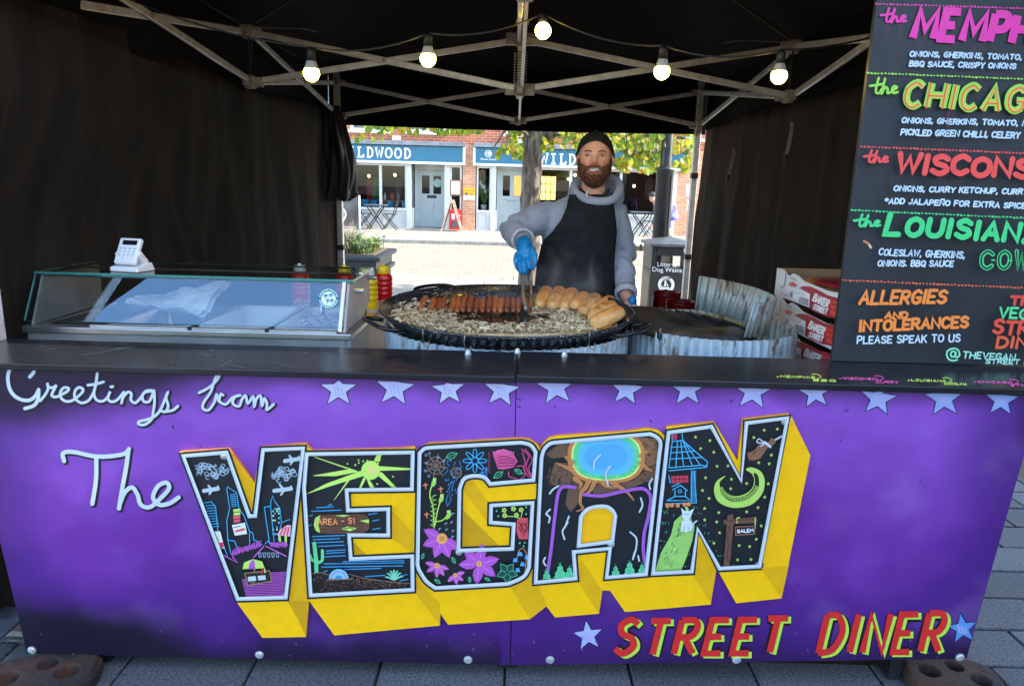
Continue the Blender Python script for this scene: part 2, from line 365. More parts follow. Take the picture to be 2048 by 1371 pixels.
def upper(b):
    b.bb(-13, 13, FY+.02, FY+.35, ZC-.06, 2.96)
    xsw = [(-8.9, -7.7), (-6.6, -5.4), (xs(703), xs(776)), (xs(818), xs(891)), (-.3, .9), (2.3, 3.5), (xs(1322), xs(1396)), (7.6, 8.8)]; x = -13
    for a, c in xsw: b.bb(x, a, FY+.02, FY+.35, 2.96, 4.5); x = c
    b.bb(x, 13, FY+.02, FY+.35, 2.96, 4.5); b.bb(-13, 13, FY+.02, FY+.35, 4.5, 6.4); return xsw
ub = MB(); XW = upper(ub); ub.build('brick_wall', M_brick, shop)
for a, c in XW:
    wf = MB(); wf.bb(a, c, FY+.1, FY+.16, 2.96, 3.04); wf.bb(a, c, FY+.1, FY+.16, 4.42, 4.5); wf.bb(a, a+.07, FY+.1, FY+.16, 3.04, 4.42); wf.bb(c-.07, c, FY+.1, FY+.16, 3.04, 4.42); wf.bb((a+c)/2-.03, (a+c)/2+.03, FY+.1, FY+.16, 3.04, 4.42); wf.bb(a+.07, c-.07, FY+.11, FY+.15, 3.7, 3.75)
    wo = wf.build('upper_window', M_white, shop); MB().bb(a+.05, c-.05, FY+.125, FY+.13, 3.0, 4.45).build('pane', M_wglass, wo)
    MB().bb(a-.08, c+.08, FY-.06, FY+.1, 2.9, 2.975).build('sill', M_white, wo); MB().bb(a, c, FY+.4, FY+.42, 2.9, 4.5).build('curtain', mat('net_curtain', (.6, .6, .58), .9), wo)
S('brick_pier', M_brick2, lambda b: b.bb(xs(925), xs(951), FY, FY+.5, PZ, ZC-.06))
S('brick_pier', M_brick2, lambda b: b.bb(xs(1353), 13, FY, FY+.5, PZ, ZC-.06))
S('brick_pier', M_brick2, lambda b: b.bb(-13, xs(600), FY, FY+.5, PZ, ZC-.06))
for a, c in ((600, 929), (947, 1372)):
    S('ledge', M_lead, lambda b: (b.bb(xs(a)-.03, xs(c)+.03, FY-.22, FY+.02, ZF1, ZF1+.05), b.bb(xs(a), xs(c), FY-.18, FY+.02, ZF1+.05, ZC)))
for n_ in range(3): S('vent_cover', M_white, lambda b: b.bb(xs(786+n_*240), xs(802+n_*240), FY-.06, FY+.02, ZC+.02, ZC+.14))
def fascia(a, c):
    f = S('fascia_sign', M_teal, lambda b: b.bb(xs(a), xs(c), FY-.14, FY, ZF0+.04, ZF1-.02))
    MB().bb(xs(a)-.03, xs(c)+.03, FY-.17, FY, ZF0-.03, ZF0+.038).build('lower_trim', M_white, f)
    for q in (a, c): MB().bb(xs(q)-.035, xs(q)+.035, FY-.165, FY, ZF0+.04, ZF1-.02).build('end_trim', M_white, f)
    return f
f1 = fascia(600, 928); f2 = fascia(948, 1372)
sgn = plane((0, FY-.14, 0), (0, -1, 0))
SL = {'W': [[(0, 6), (1.5, 0), (3, 4.6), (4.5, 0), (6, 6)], [(-.8, 6), (1.2, 6)], [(4.8, 6), (6.8, 6)]], 'I': [[(3, 0), (3, 6)], [(1, 0), (5, 0)], [(1, 6), (5, 6)]],
      'L': [[(1.6, 6), (1.6, 0), (5.4, 0), (5.4, 1.6)], [(.2, 6), (3.4, 6)], [(.2, 0), (2, 0)]], 'D': [[(1.2, 0), (1.2, 6)], [(.2, 6), (3, 6), (4.8, 5), (5.4, 3), (4.8, 1), (3, 0), (.2, 0)]], 'O': [[(3+2.7*math.sin(2*PI*k/16), 3+3*math.cos(2*PI*k/16)) for k in range(17)]]}
def slab_word(x0, y0, pitch, h, sl, parent):
    P_ = Paint(sgn, .004, .0004)
    for i, c in enumerate('WILDWOOD'):
        for st in SL[c]: P_.stroke([(x0+pitch*i+px*pitch*.122, y0+sl*pitch*i-py*h/6) for px, py in st], 3.3, '#f4f4f2', cap=False)
    P_.build('sign_lettering', parent)
slab_word(677, 312.5, 18.7, 19, .03, f1); slab_word(1081.5, 326.5, 18.7, 19, .03, f2)
P_ = Paint(sgn, .004, .0004); P_.ring((976.5, 307.5), 6.6, 1.1, '#f4f4f2'); P_.text('18', (972, 311), (981.5, 311.2), 7.6, 1.4, '#f4f4f2', jit=0); P_.build('house_number', f2)
bfont('Queen Street', sgn, 961, 992.5, 319.5, 320.8, 'street_lettering', paint('#f4f4f2'), f2, .006)
def shopwin(name, a, c, mull=(), riser=True, y=FY+.06):
    x0, x1 = xs(a), xs(c); f = MB(); f.bb(x0, x1, y-.04, y+.05, ZW1-.07, ZF0-.032); f.bb(x0, x1, y-.08, y+.05, ZW0-.07, ZW0); f.bb(x0, x0+.05, y-.04, y+.05, ZW0, ZW1-.07); f.bb(x1-.05, x1, y-.04, y+.05, ZW0, ZW1-.07)
    for q in mull: f.bb(xs(q)-.04, xs(q)+.04, y-.05, y+.05, ZW0, ZW1-.07)
    o = f.build(name, M_frame, shop); q = [a, *mull, c]
    for i in range(len(q)-1): MB().bb(xs(q[i])+.04, xs(q[i+1])-.04, y, y+.006, ZW0, ZW1-.07).build('pane', M_wglass, o)
    if riser:
        MB().bb(x0, x1, y-.03, y+.05, PZ, ZW0-.072).build('stall_riser', M_frame, o)
        n_ = max(1, round((x1-x0)/.9))
        for i in range(n_):
            c0 = x0+(x1-x0)*i/n_+.08; c1 = x0+(x1-x0)*(i+1)/n_-.08; pm_ = MB()
            for (p, q_, r, s_) in ((c0, c1, ZW0-.17, ZW0-.14), (c0, c1, PZ+.1, PZ+.13), (c0, c0+.03, PZ+.13, ZW0-.17), (c1-.03, c1, PZ+.13, ZW0-.17)): pm_.bb(p, q_, y-.05, y-.03, r, s_)
            if c1-c0 > .2: pm_.build('panel_moulding', M_frame, o)
    return o
shopwin('shop_window', 600, 813, (640, 690, 761)); shopwin('shop_window', 900, 923); shopwin('shop_window', 953, 982); shopwin('shop_window', 1054, 1345, (1078, 1141, 1241))
for a, c in ((813, 823), (889, 900), (982, 992), (1044, 1054), (1345, 1353)): S('post', M_frame, lambda b: b.bb(xs(a), xs(c), FY-.02, FY+.14, PZ, ZF0-.032))
def door(u0, u1, yd, pl):
    x0 = at(u0, 380, yd).x; x1 = at(u1, 380, yd).x; z1 = at(u0, 340, yd).z; b = MB(); W = x1-x0
    zz = [PZ+.02, PZ+.25, PZ+.85, PZ+1.06, z1-.16, z1]; xx = [x0, x0+.13, x0+W/2-.06, x0+W/2+.06, x1-.13, x1]
    for i in (0, 2, 4): b.bb(xx[i], xx[i+1], yd, yd+.05, zz[0], zz[5])
    for i in (1, 3):
        for j in (0, 2, 4): b.bb(xx[i], xx[i+1], yd, yd+.05, zz[j], zz[j+1])
        b.bb(xx[i], xx[i+1], yd+.022, yd+.04, zz[1], zz[2])
    o = b.build('door', M_door, shop)
    for i in (1, 3): MB().bb(xx[i], xx[i+1], yd+.02, yd+.026, zz[3], zz[4]).build('pane', M_wglass, o)
    if pl: MB().bb(x0+W/2-.14, x0+W/2+.16, yd-.008, yd, PZ+.93, PZ+1.02).build('letter_box', M_black, o)
    S('door_frame', M_frame, lambda b: (b.bb(x0-.09, x0, yd-.02, yd+.08, PZ, ZF0+.05), b.bb(x1, x1+.09, yd-.02, yd+.08, PZ, ZF0+.05), b.bb(x0, x1, yd-.02, yd+.08, z1+.01, ZF0+.05)))
    return o, x0, x1
d1, dx0, dx1 = door(835.5, 890.5, FY+.6, True); d2, ex0, ex1 = door(997, 1050, FY+.35, False)
MB().lathe([(0, 0), (.13, 0), (.13, .008), (0, .008)], 20, (dx1-.24, FY+.59, PZ+1.4), R=Matrix.Rotation(PI/2, 3, 'X')).build('round_notice', mat('mint_disc', H('a9c4b8'), .6), d1)
pdl = plane((0, FY+.35, 0), (0, -1, 0)); P_ = Paint(pdl, .003, .0003)
P_.stroke([(1007, 400), (1012, 399), (1016, 401), (1022, 400), (1030, 401), (1038, 400.5)], .9, '#5f6c70', True); P_.stroke([(1014, 403), (1022, 402.6), (1030, 403.6)], .8, '#5f6c70', True); P_.build('door_lettering', d2)
for x0, x1, ye in ((xs(823), dx0-.09, FY+.6), (xs(992), ex0-.09, FY+.35)):     # glazed side of each recess
    S('recess_side', M_frame, lambda b: (b.prism([(x0, FY+.1, PZ), (x0, FY+.1, ZW0), (x0+.05, FY+.1, ZW0), (x0+.05, FY+.1, PZ)], [(x1-.05, ye, PZ), (x1-.05, ye, ZW0), (x1, ye, ZW0), (x1, ye, PZ)])))
    S('recess_glass', M_wglass, lambda b: b.add([(x0+.02, FY+.12, ZW0), (x1-.02, ye, ZW0), (x1-.02, ye, ZF0), (x0+.02, FY+.12, ZF0)], [(0, 1, 2, 3)]))
for a, c, e in ((xs(892), xs(892)+.06, FY+.6), (xs(1046), xs(1046)+.06, FY+.35)): S('recess_side', M_frame, lambda b: b.bb(a, c, FY+.142, e, PZ, ZF0))
S('recess_ceiling', M_frame, lambda b: (b.bb(xs(823), xs(889), FY+.05, FY+.7, ZF0+.05, ZF0+.09), b.bb(xs(992), xs(1046), FY+.05, FY+.45, ZF0+.05, ZF0+.09)))
S('threshold', mat('grey_step', (.2, .2, .2), .8), lambda b: (b.bb(xs(823), xs(889), FY-.1, FY+.6, PZ, PZ+.03), b.bb(xs(992), xs(1044), FY-.1, FY+.35, PZ, PZ+.03)))
# rooms behind the glass
M_in = mat('brown_interior_wall', (.022, .018, .016), .9, 0, .4, .8, col2=(.008, .007, .007))
S('interior_wall', M_in, lambda b: (b.bb(-13, 13, FY+5, FY+5.1, PZ, 3), b.bb(xs(925), xs(951), FY+.5, FY+5, PZ, 3)))
S('interior_ceiling', M_in, lambda b: b.bb(-13, 13, FY+.36, FY+5, 2.72, 2.8)); S('interior_floor', mat('brown_floor', (.06, .045, .035), .6), lambda b: b.bb(-13, 13, FY+.5, FY+5, PZ, PZ+.02))
rb = MB(); rb.prism([(-13, FY-.1, 6.4), (-13, FY+3.2, 8.6), (-13, FY+6.5, 6.4)], [(13, FY-.1, 6.4), (13, FY+3.2, 8.6), (13, FY+6.5, 6.4)]); rb.build('roof', M_slate, shop)
S('side_wall', M_brick, lambda b: (b.bb(-13, -12.7, FY+.36, FY+6.4, PZ, 6.38), b.bb(12.7, 13, FY+.36, FY+6.4, PZ, 6.38), b.bb(-12.7, 12.7, FY+6.1, FY+6.4, PZ, 6.38)))
# small things fixed to the front
ys = S('parking_notice', paint('#e8b21c'), lambda b: b.bb(xs(927.5), xs(949.5), FY-.02, FY, zf(393), zf(378)))
MB().bb(xs(927.5), xs(949.5), FY-.02, FY, zf(402), zf(393.3)).build('notice_plate', paint('#eeeeea'), ys)
pp = plane((0, FY-.02, 0), (0, -1, 0)); P_ = Paint(pp, .002, .0004); P_.disc((932.5, 387.5), 3, '#c8302c'); P_.disc((932.5, 387.5), 2.1, '#2c3f9c')
for q in ((929, 381.6, 948, 382), (938, 386.5, 946.5, 386.7), (939, 389.6, 946, 389.8), (930, 396.5, 947, 397), (932, 399.6, 945, 400)): P_.stroke([q[:2], q[2:]], .9, '#4a3a20', cap=False)
P_.build('notice_print', ys)
mf = S('menu_frame', mat('oak_frame', H('a0693f'), .5, 0, .2, 20), lambda b: b.bb(xs(900.5), xs(922.5), FY-.02, FY+.015, zf(394), zf(363))); MB().bb(xs(902.8), xs(920.3), FY-.026, FY-.018, zf(391.5), zf(365.5)).build('menu_paper', paint('#e6e9e6'), mf)
P_ = Paint(plane((0, FY-.026, 0), (0, -1, 0)), .002, .0004)
for i in range(8): P_.stroke([(906+i % 2, 369+2.6*i), (917-(i*7) % 4, 369.1+2.6*i)], .7, '#a8b0b0', cap=False)
P_.build('menu_print', mf)
# ------------------------------------------------------------------ unseen terrace added on the right to keep the stall in shade
tb = empty('added_shade_terrace', (11, -9, 0), 'brick terrace added out of view on the right to shade the stall', 'building')
MB().bb(6.5, 14, -26, 3.1, -.02, 5.0).build('brick_wall', brickmat('shade_terrace_brick', H('9a5540'), H('834330'), H('a89a88'), .225, .075, .011, 'YZ'), tb)
MB().prism([(6.2, -26.3, 5.0), (10.25, -26.3, 7.0), (14.3, -26.3, 5.0)], [(6.2, 3.4, 5.0), (10.25, 3.4, 7.0), (14.3, 3.4, 5.0)]).build('roof', M_slate, tb)
for k in range(9):
    for z in (.9, 2.9):
        wn = MB().bb(6.44, 6.5, -24.5+3*k, -23.2+3*k, z, z+1.6).build('window', M_white, tb); MB().bb(6.42, 6.44, -24.4+3*k, -23.3+3*k, z+.08, z+1.52).build('pane', mat('dark_pane', (.03, .035, .04), .1), wn)
def smooth(a, b, x): t = min(1, max(0, (x-a)/(b-a))); return t*t*(3-2*t)
# ------------------------------------------------------------------ gazebo
GX, GY0, GYM, GY1 = 1.475, .12, 2.2, 4.17; ZL, ZH = 2.02, 2.275
M_alu = mat('brushed_aluminium', (.70, .69, .68), .38, .35, .12, 20, .05, 80, stretch=(1, 1, 1))
M_brk = mat('grey_bracket', (.42, .40, .38), .5, .3, .2, 20); M_cloth = mat('black_canopy_cloth', (.006, .006, .0072), .9, 0, .2, 6, .15, 90, spec=.12)
gz = empty('gazebo', (0, GYM, 0), 'black pop-up gazebo with aluminium scissor frame sheltering the stall', 'gazebo')
def bar(a, b, w_=.017, h_=.032, name='truss_bar'):
    d = (Vector(b)-Vector(a)).normalized()*.03; return MB().bar(Vector(a)+d, Vector(b)-d, w_, h_).build(name, M_alu, gz, bevel=.003)
def scissor(p, q, s=.011):
    p = Vector(p); q = Vector(q); t = (q-p).normalized(); n_ = Vector((-t.y, t.x, 0))*s; z = Vector((0, 0, 1))
    bar(p+z*ZL+n_, q+z*ZH+n_); bar(p+z*ZH-n_, q+z*ZL-n_); c = (p+q)/2+z*(ZL+ZH)/2
    MB().tube([c-n_*2.4, c+n_*2.4], .011, 10).build('pivot_bolt', M_brk, gz)
nodes = {(i, j): Vector((x, y, 0)) for i, x in enumerate((-GX, 0, GX)) for j, y in enumerate((GY0, GYM, GY1))}; nodes[0, 0] = Vector((-1.60, .26, 0)); nodes[2, 0] = Vector((1.46, .36, 0))
for j in (0, 1, 2):
    scissor(nodes[0, j], nodes[1, j]); scissor(nodes[1, j], nodes[2, j])
for i in (0, 1, 2):
    scissor(nodes[i, 0], nodes[i, 1]); scissor(nodes[i, 1], nodes[i, 2])
for (i, j), p in nodes.items():
    for z in (ZL, ZH):
        if (i, j) == (1, 1): continue
        b = MB(); b.box((p.x, p.y, z), (.045, .045, .07))
        for dx, dy in ((1, 0), (-1, 0), (0, 1), (0, -1)):
            if 0 <= i+dx <= 2 and 0 <= j+dy <= 2: b.box((p.x+dx*.045, p.y+dy*.045, z), (.05, .036, .05) if dx else (.036, .05, .05))
        b.build('bracket', M_brk, gz, bevel=.004)
for x, y in ((-1.625, .26), (1.46, .36), (-GX, GY1), (GX, GY1)):
    MB().box((x, y, 1.18), (.05, .05, 2.36)).build('leg', M_alu, gz, bevel=.006)
    for z in (.95, 1.62): MB().box((x, y, z), (.056, .056, .045)).build('strap', M_black, gz, bevel=.004)
    MB().box((x, y, .01), (.13, .13, .02)).build('foot_plate', M_brk, gz)
cp = MB(); cp.box((0, GYM, 2.58), (.034, .034, 1.22)); cp.build('centre_pole', M_alu, gz, bevel=.004)
sp = [(.034*math.cos(t), GYM+.034*math.sin(t), 2.055+.155*t/(2*PI*11)) for t in [2*PI*k/10 for k in range(111)]]; MB().tube(sp, .0032, 5).build('spring', mat('dark_steel', (.2, .19, .18), .4, .9), gz, smooth=True)
for z in (ZL, ZH):
    b = MB(); b.box((0, GYM, z), (.05, .05, .075))
    for dx, dy in ((1, 0), (-1, 0), (0, 1), (0, -1)): b.box((dx*.052, GYM+dy*.052, z), (.058, .036, .06) if dx else (.036, .058, .06))
    b.build('bracket', M_brk, gz, bevel=.004)
EX, EY0, EY1, EZ, PK = 1.56, .06, 4.24, 2.34, 3.2
def roof(u, v):
    x = -EX+2*EX*u; y = EY0+(EY1-EY0)*v; k = max(abs(x)/EX, abs((v-.5)*2)); sag = .10*math.sin(PI*min(1, k))*(1-.6*abs(abs(x)/EX-abs((v-.5)*2)))
    return (x, y, EZ+(PK-EZ)*(1-k)-sag*.6+.012*fbm((x, y, 0), 3)*(1-k))
MB().grid(roof, 36, 36).build('canopy', M_cloth, gz, smooth=True)
def val(p, q, zb): return lambda u, v: (p[0]+(q[0]-p[0])*u+(.012*math.sin(u*23)*(1-v) if p[0] == q[0] else 0), p[1]+(q[1]-p[1])*u+(.01*math.sin(u*19+1)*(1-v) if p[1] == q[1] else 0), zb+(EZ+.025-zb)*v-.012*math.sin(PI*u)*(1-v))
MB().grid(val((-EX, EY1), (EX, EY1), 1.955), 40, 6).build('valance', M_cloth, gz, smooth=True)
MB().grid(val((-EX, EY0), (EX, EY0), 2.3), 40, 6).build('valance', M_cloth, gz, smooth=True)
for x in (-EX, EX): MB().grid(val((x, EY0), (x, EY1), 1.99), 40, 6).build('valance', M_cloth, gz, smooth=True)
M_strap = mat('black_webbing', (.03, .03, .032), .8); M_beige = mat('beige_webbing', (.24, .21, .17), .8, 0, .2, 40)
for pts in ([(1.475, 2.2, 2.30), (1.1, 2.2, 2.52), (.5, 2.2, 2.83), (0, 2.2, 3.12)], [(-1.475, 2.2, 2.30), (-1.1, 2.2, 2.52), (-.5, 2.2, 2.83), (0, 2.2, 3.12)], [(1.475, 2.2, 2.3), (1.3, 2.6, 2.38), (1.28, 2.9, 2.42)], [(-1.475, 2.2, 2.3), (-1.3, 2.6, 2.38), (-1.28, 2.9, 2.42)]):
    MB().tube(pts, .008, 6).build('roof_strap', M_strap, gz)
for x in (-1, 1):
    for k in (-.03, .03): MB().tube([(x*GX*.99, 2.2+k, 2.26), (x*GX*.995, 2.2+k*.4, 2.14), (x*GX, 2.2, 2.06)], .005, 6).build('tie_cord', M_strap, gz)
# ------------------------------------------------------------------ canvas side walls
def cloth_side(name, cols):
    m = mat(name, cols[0], .92, 0, .2, 2.6, .9, 9, col2=cols[1], spec=.12, stretch=(1, 4.5, .7), detail=7, lo=.3, hi=.72); nd = m.node_tree.nodes; b = nd['Principled BSDF']  # stains plus wrinkle shading streaked into colour; brown stands in for light through cloth
    tr = nd.new('ShaderNodeBsdfTranslucent'); tr.inputs[0].default_value = (.022, .016, .011, 1); mx = nd.new('ShaderNodeMixShader'); mx.inputs[0].default_value = .16
    o = [k for k in nd if k.type == 'OUTPUT_MATERIAL'][0]; L = m.node_tree.links; L.new(b.outputs[0], mx.inputs[1]); L.new(tr.outputs[0], mx.inputs[2]); L.new(mx.outputs[0], o.inputs[0]); return m
M_canL = cloth_side('brown_black_canvas', ((.026, .0195, .0145), (.0035, .0038, .005))); M_canR = cloth_side('brown_canvas', ((.022, .0175, .0135), (.0045, .004, .0036)))
def wallL(u, v):                                             # u: front to back, v: bottom to top
    y = .15+(GY1-.15)*u; z = .03+(1.985+.02*math.sin(u*9))*v; d = 1-v
    f = .07*math.sin(u*16+1.5*math.sin(v*2.2)+.6)*(.25+.75*d)+.05*math.sin(u*41+v*3)*(.2+d)*(.4+.6*math.sin(u*7))+.02*math.sin(u*78+v*5)*(.2+d)+.03*fbm((u*5, v*2, 0), 1)
    k = math.exp(-((u-.52-.16*d)/.05)**2); f += .05*k*(v**.6)                     # gathered under the middle bracket
    f += smooth(.02, .22, u)*.16*math.exp(-((u-.12-.25*d)/.11)**2)*(1-.6*v)-.07*math.exp(-((u-.27-.22*d)/.06)**2)
    f += .07*math.exp(-abs(u-.30-.20*d+.03*math.sin(v*4))/.018)*(1-.5*v)+.05*math.exp(-abs(u-.20-.10*d)/.015)-.05*math.exp(-abs(u-.50+.25*d)/.02)*(.3+d)
    f += .006*math.sin(u*150)*math.exp(-((v-.985)/.02)**2)
    f = f*smooth(-.04, .16, u)*smooth(1.02, .93, u)+.035*smooth(.94, 1, u)-.19*smooth(1.75, 1.0, y)*smooth(1.8, 1.25, z)
    return (-GX-.055+f, y, z)
cl = MB().grid(wallL, 150, 60).build('canvas_wall', M_canL, smooth=True); tag(cl, 'grubby black-brown canvas side hung on the left of the gazebo', 'canvas wall', 'canvas sides of the gazebo')
rn = random.Random(5)
def wallR(u, v):
    y = .46+(GY1-.5)*u; z = .03+(1.965+.012*math.sin(u*12))*v; d = 1-v
    f = .06*math.sin(u*19+1.2*math.sin(v*2)+2)*(.2+.8*d)+.045*math.sin(u*47+v*2.2)*(.15+d)+.02*math.sin(u*83+v*3)*(.3+d)+.035*fbm((u*6, v*1.6, 4), 1)
    f -= .12*math.exp(-((u-.93+.03*d)/.035)**2)*(.35+.65*d)-.08*math.exp(-((u-.86+.04*d)/.025)**2)*d
    f += .005*math.sin(u*170)*math.exp(-((v-.985)/.02)**2)
    return (GX+.05+f, y, z)
cr = MB().grid(wallR, 150, 60).build('canvas_wall', M_canR, smooth=True); tag(cr, 'brown-black canvas side hung on the right, with two strap ties', 'canvas wall', 'canvas sides of the gazebo')
for u0, v0, L_ in ((1468, 298, 62), (1584, 244, 78)):
    Y = 2.9 if u0 < 1500 else 2.05
    pts = [at(u0-x, v0+y, Y) for x, y in ((0, 0), (1, L_*.25), (5, L_*.5), (9, L_*.75), (12, L_*.92))]
    for p in pts: p.x = min(p.x, GX-.02)
    s_ = MB().tube(pts, .011, 6, flat=.25).build('strap_tie', M_beige, cr); MB().box(pts[-1], (.022, .012, .04)).build('buckle', M_black, s_, bevel=.003)
# bunched curtain tied up against the back left leg
def bunch(u, v):
    a = 2*PI*u; zt = at(690, 212, 4.0).z; zb = at(690, 398, 4.0).z; z = zb+(zt-zb)*v
    wd = .035+.075*math.sin(PI*min(1, (1-v)*.62+.08))**.8; k = 1+.16*math.sin(a*5+v*3)+.08*math.sin(a*11-v*5)+.10*fbm((math.cos(a), math.sin(a), v*3), 1.6)
    if v < .08: wd *= 1.08+.1*math.sin(a*8)
    c = at(677-6*v+6*math.sin(v*5), 300, 4.0)
    return (c.x+wd*k*math.cos(a), 4.0+.8*wd*k*math.sin(a), z+(.02*math.sin(a*7) if v < .05 else 0))
bc = MB(); bc.grid(bunch, 72, 40); bc.add([bunch(i/72, 0) for i in range(72)], [tuple(range(71, -1, -1))]); bo = bc.build('tied_curtain', mat('black_nylon', (.012, .012, .013), .6, 0, .3, 5, .2, 30), smooth=True)
tag(bo, 'black curtain bunched up and tied against the back left gazebo leg', 'curtain')
# ------------------------------------------------------------------ festoon lights
M_bulb = mat('lit_bulb', (1, .8, .5), .4, emis=(1, .62, .06), estr=13); M_cap = mat('white_bulb_collar', (.5, .47, .42), .5); M_sock = mat('black_socket', (.012, .012, .012), .5)
fe = empty('festoon_lights', at(1086, 40, .76), 'string of five lit round bulbs on a black cable under the canopy', 'string lights')
spots = [(623, 147, .72), (856, 118, .74), (1086, 62, .76), (1324, 143, .74), (1558, 152, .72)]; tops = []
for k, (u, v, Y) in enumerate(spots):
    c = at(u, v, Y); R = Matrix.Rotation(math.radians(-38), 3, 'X') if k == 2 else None; r = .0275; q_ = .72
    def T(p): return (R @ Vector(p) if R else Vector(p))+c
    MB().sphere(c, (r, r, r*1.02), 20).build('bulb', M_bulb, fe, smooth=True)
    MB().lathe([(q_*x, q_*z) for x, z in ((.0325, .02), (.030, .033), (.024, .052), (.022, .056))], 18, c, R=R).build('bulb_collar', M_cap, fe, smooth=True)
    MB().lathe([(q_*x, q_*z) for x, z in ((0, .118), (.012, .118), (.0215, .105), (.0225, .054), (0, .054))], 16, c, R=R).build('socket', M_sock, fe, smooth=True); tops.append(T((0, 0, .118*q_)))
pts = [Vector((-1.46, .8, 2.14))]+tops+[Vector((1.46, .8, 2.14))]; path = []
for a, b in zip(pts[:-1], pts[1:]):
    for i in range(8): t = i/8; p = a.lerp(b, t); p.z -= .03*4*t*(1-t); path.append(p)
path.append(pts[-1]); MB().tube(path, .0035, 6).build('cable', M_sock, fe, smooth=True)
# ------------------------------------------------------------------ painted counter
pan = plane((0, .005, .985), (0, -.935, -.045)); NP = pan.n
counter = empty('stall_counter', (0, .14, 0), 'purple painted stall counter with black top and cut-out lettering', 'counter')
M_slab = mat('black_laminate', (.012, .013, .015), .26, 0, .3, 4, .05, 30, col2=(.02, .021, .025), stretch=(.4, 2, 1), spec=.3)
for x0, x1, z in ((-1.78, .002, .9975), (.009, 1.78, 1.0)):
    MB().bb(x0, x1, -.014, .284, z-.019, z).build('counter_top', M_slab, counter, bevel=.003)
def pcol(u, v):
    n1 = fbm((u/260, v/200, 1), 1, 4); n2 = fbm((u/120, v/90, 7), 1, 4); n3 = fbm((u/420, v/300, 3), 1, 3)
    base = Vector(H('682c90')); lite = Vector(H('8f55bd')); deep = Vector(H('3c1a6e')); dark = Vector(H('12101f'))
    k = smooth(1130, 800, v+60*n1)*.8+.18*n2; c = base.lerp(lite, min(1, max(0, k)))  # sprayed fade, with brighter light towards the top put into the colour
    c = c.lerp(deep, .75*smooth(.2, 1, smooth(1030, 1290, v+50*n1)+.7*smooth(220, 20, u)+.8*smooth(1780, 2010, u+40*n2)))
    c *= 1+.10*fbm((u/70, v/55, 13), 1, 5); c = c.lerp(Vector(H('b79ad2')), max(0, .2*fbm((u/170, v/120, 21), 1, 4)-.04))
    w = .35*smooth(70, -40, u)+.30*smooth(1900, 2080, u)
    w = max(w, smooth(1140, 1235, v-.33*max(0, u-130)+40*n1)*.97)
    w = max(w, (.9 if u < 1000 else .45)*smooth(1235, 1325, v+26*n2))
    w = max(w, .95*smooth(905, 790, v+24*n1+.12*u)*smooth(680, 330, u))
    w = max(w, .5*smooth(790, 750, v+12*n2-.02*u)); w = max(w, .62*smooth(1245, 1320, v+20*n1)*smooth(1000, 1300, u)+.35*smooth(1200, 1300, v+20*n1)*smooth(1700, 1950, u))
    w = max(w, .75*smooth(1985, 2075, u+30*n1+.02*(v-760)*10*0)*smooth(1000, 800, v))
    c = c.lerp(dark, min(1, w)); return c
def panel(c00, c10, c11, c01, name):                        # pixel corners: bottom left, bottom right, top right, top left
    nu, nv = 130, 56; b = MB()
    def px(s, t): return tuple((c00[i]*(1-s)+c10[i]*s)*(1-t)+(c01[i]*(1-s)+c11[i]*s)*t for i in (0, 1))
    b.grid(lambda s, t: pan(*px(s, t)), nu, nv); front = len(b.v)
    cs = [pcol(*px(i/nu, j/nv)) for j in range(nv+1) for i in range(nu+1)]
    ring = [pan(*px(s, t)) for s, t in ((0, 0), (1, 0), (1, 1), (0, 1))]; bk = [p-NP*.018 for p in ring]; b.m = 1
    b.add(ring+bk, [(1, 0, 4, 5), (2, 1, 5, 6), (3, 2, 6, 7), (0, 3, 7, 4), (4, 7, 6, 5)]); cs += [Vector((.1, .08, .06))]*8
    m = MATS.get('airbrushed_purple')
    if not m:
        m = mat('airbrushed_purple', (.2, .1, .4), .42, 0, .0, 4, .03, 120, spec=.4); n = m.node_tree.nodes; L = m.node_tree.links; a = n.new('ShaderNodeAttribute'); a.attribute_name = 'paint'
        nz = n.new('ShaderNodeTexNoise'); nz.inputs['Scale'].default_value = 700; mr = n.new('ShaderNodeMapRange'); mr.inputs[3].default_value = .85; mr.inputs[4].default_value = 1.15; L.new(nz.outputs[0], mr.inputs[0])
        mx = n.new('ShaderNodeMix'); mx.data_type = 'RGBA'; mx.blend_type = 'MULTIPLY'; mx.inputs[0].default_value = 1; L.new(a.outputs[0], mx.inputs[6]); L.new(mr.outputs[0], mx.inputs[7]); L.new(mx.outputs[2], n['Principled BSDF'].inputs['Base Color'])
    o = b.build(name, [m, mat('plywood_edge', (.16, .12, .1), .7, 0, .3, 30)], counter)
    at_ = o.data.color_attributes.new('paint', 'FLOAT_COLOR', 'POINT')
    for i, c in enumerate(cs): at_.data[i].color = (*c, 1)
    return o
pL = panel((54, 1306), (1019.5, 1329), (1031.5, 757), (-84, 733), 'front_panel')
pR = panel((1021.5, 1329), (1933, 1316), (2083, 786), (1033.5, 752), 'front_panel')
M_bolt = mat('zinc_bolt', (.62, .65, .68), .35, .45, .15, 60)
def bolt(c, n_, r, parent, h=.006):
    R = Vector(n_).to_track_quat('Z', 'Y').to_matrix(); return MB().lathe([(r*1.25, 0), (r*1.25, h*.3), (r, h*.35), (r*.85, h*.8), (r*.4, h), (0, h)], 10, c, R=R).build('bolt', M_bolt, parent, smooth=False)
for u, v in ((64, 1299), (519, 1308), (936, 1318), (1100, 1318), (1473, 1318), (1920, 1313)): bolt(pan(u, v, .0004), NP, .011, counter)
for u, v, z in ((936, 709, .9975), (1129, 712, 1.0), (1035, 706, 1.0)): bolt(atz(u, v, z), (0, 0, 1), .008, counter, .016)
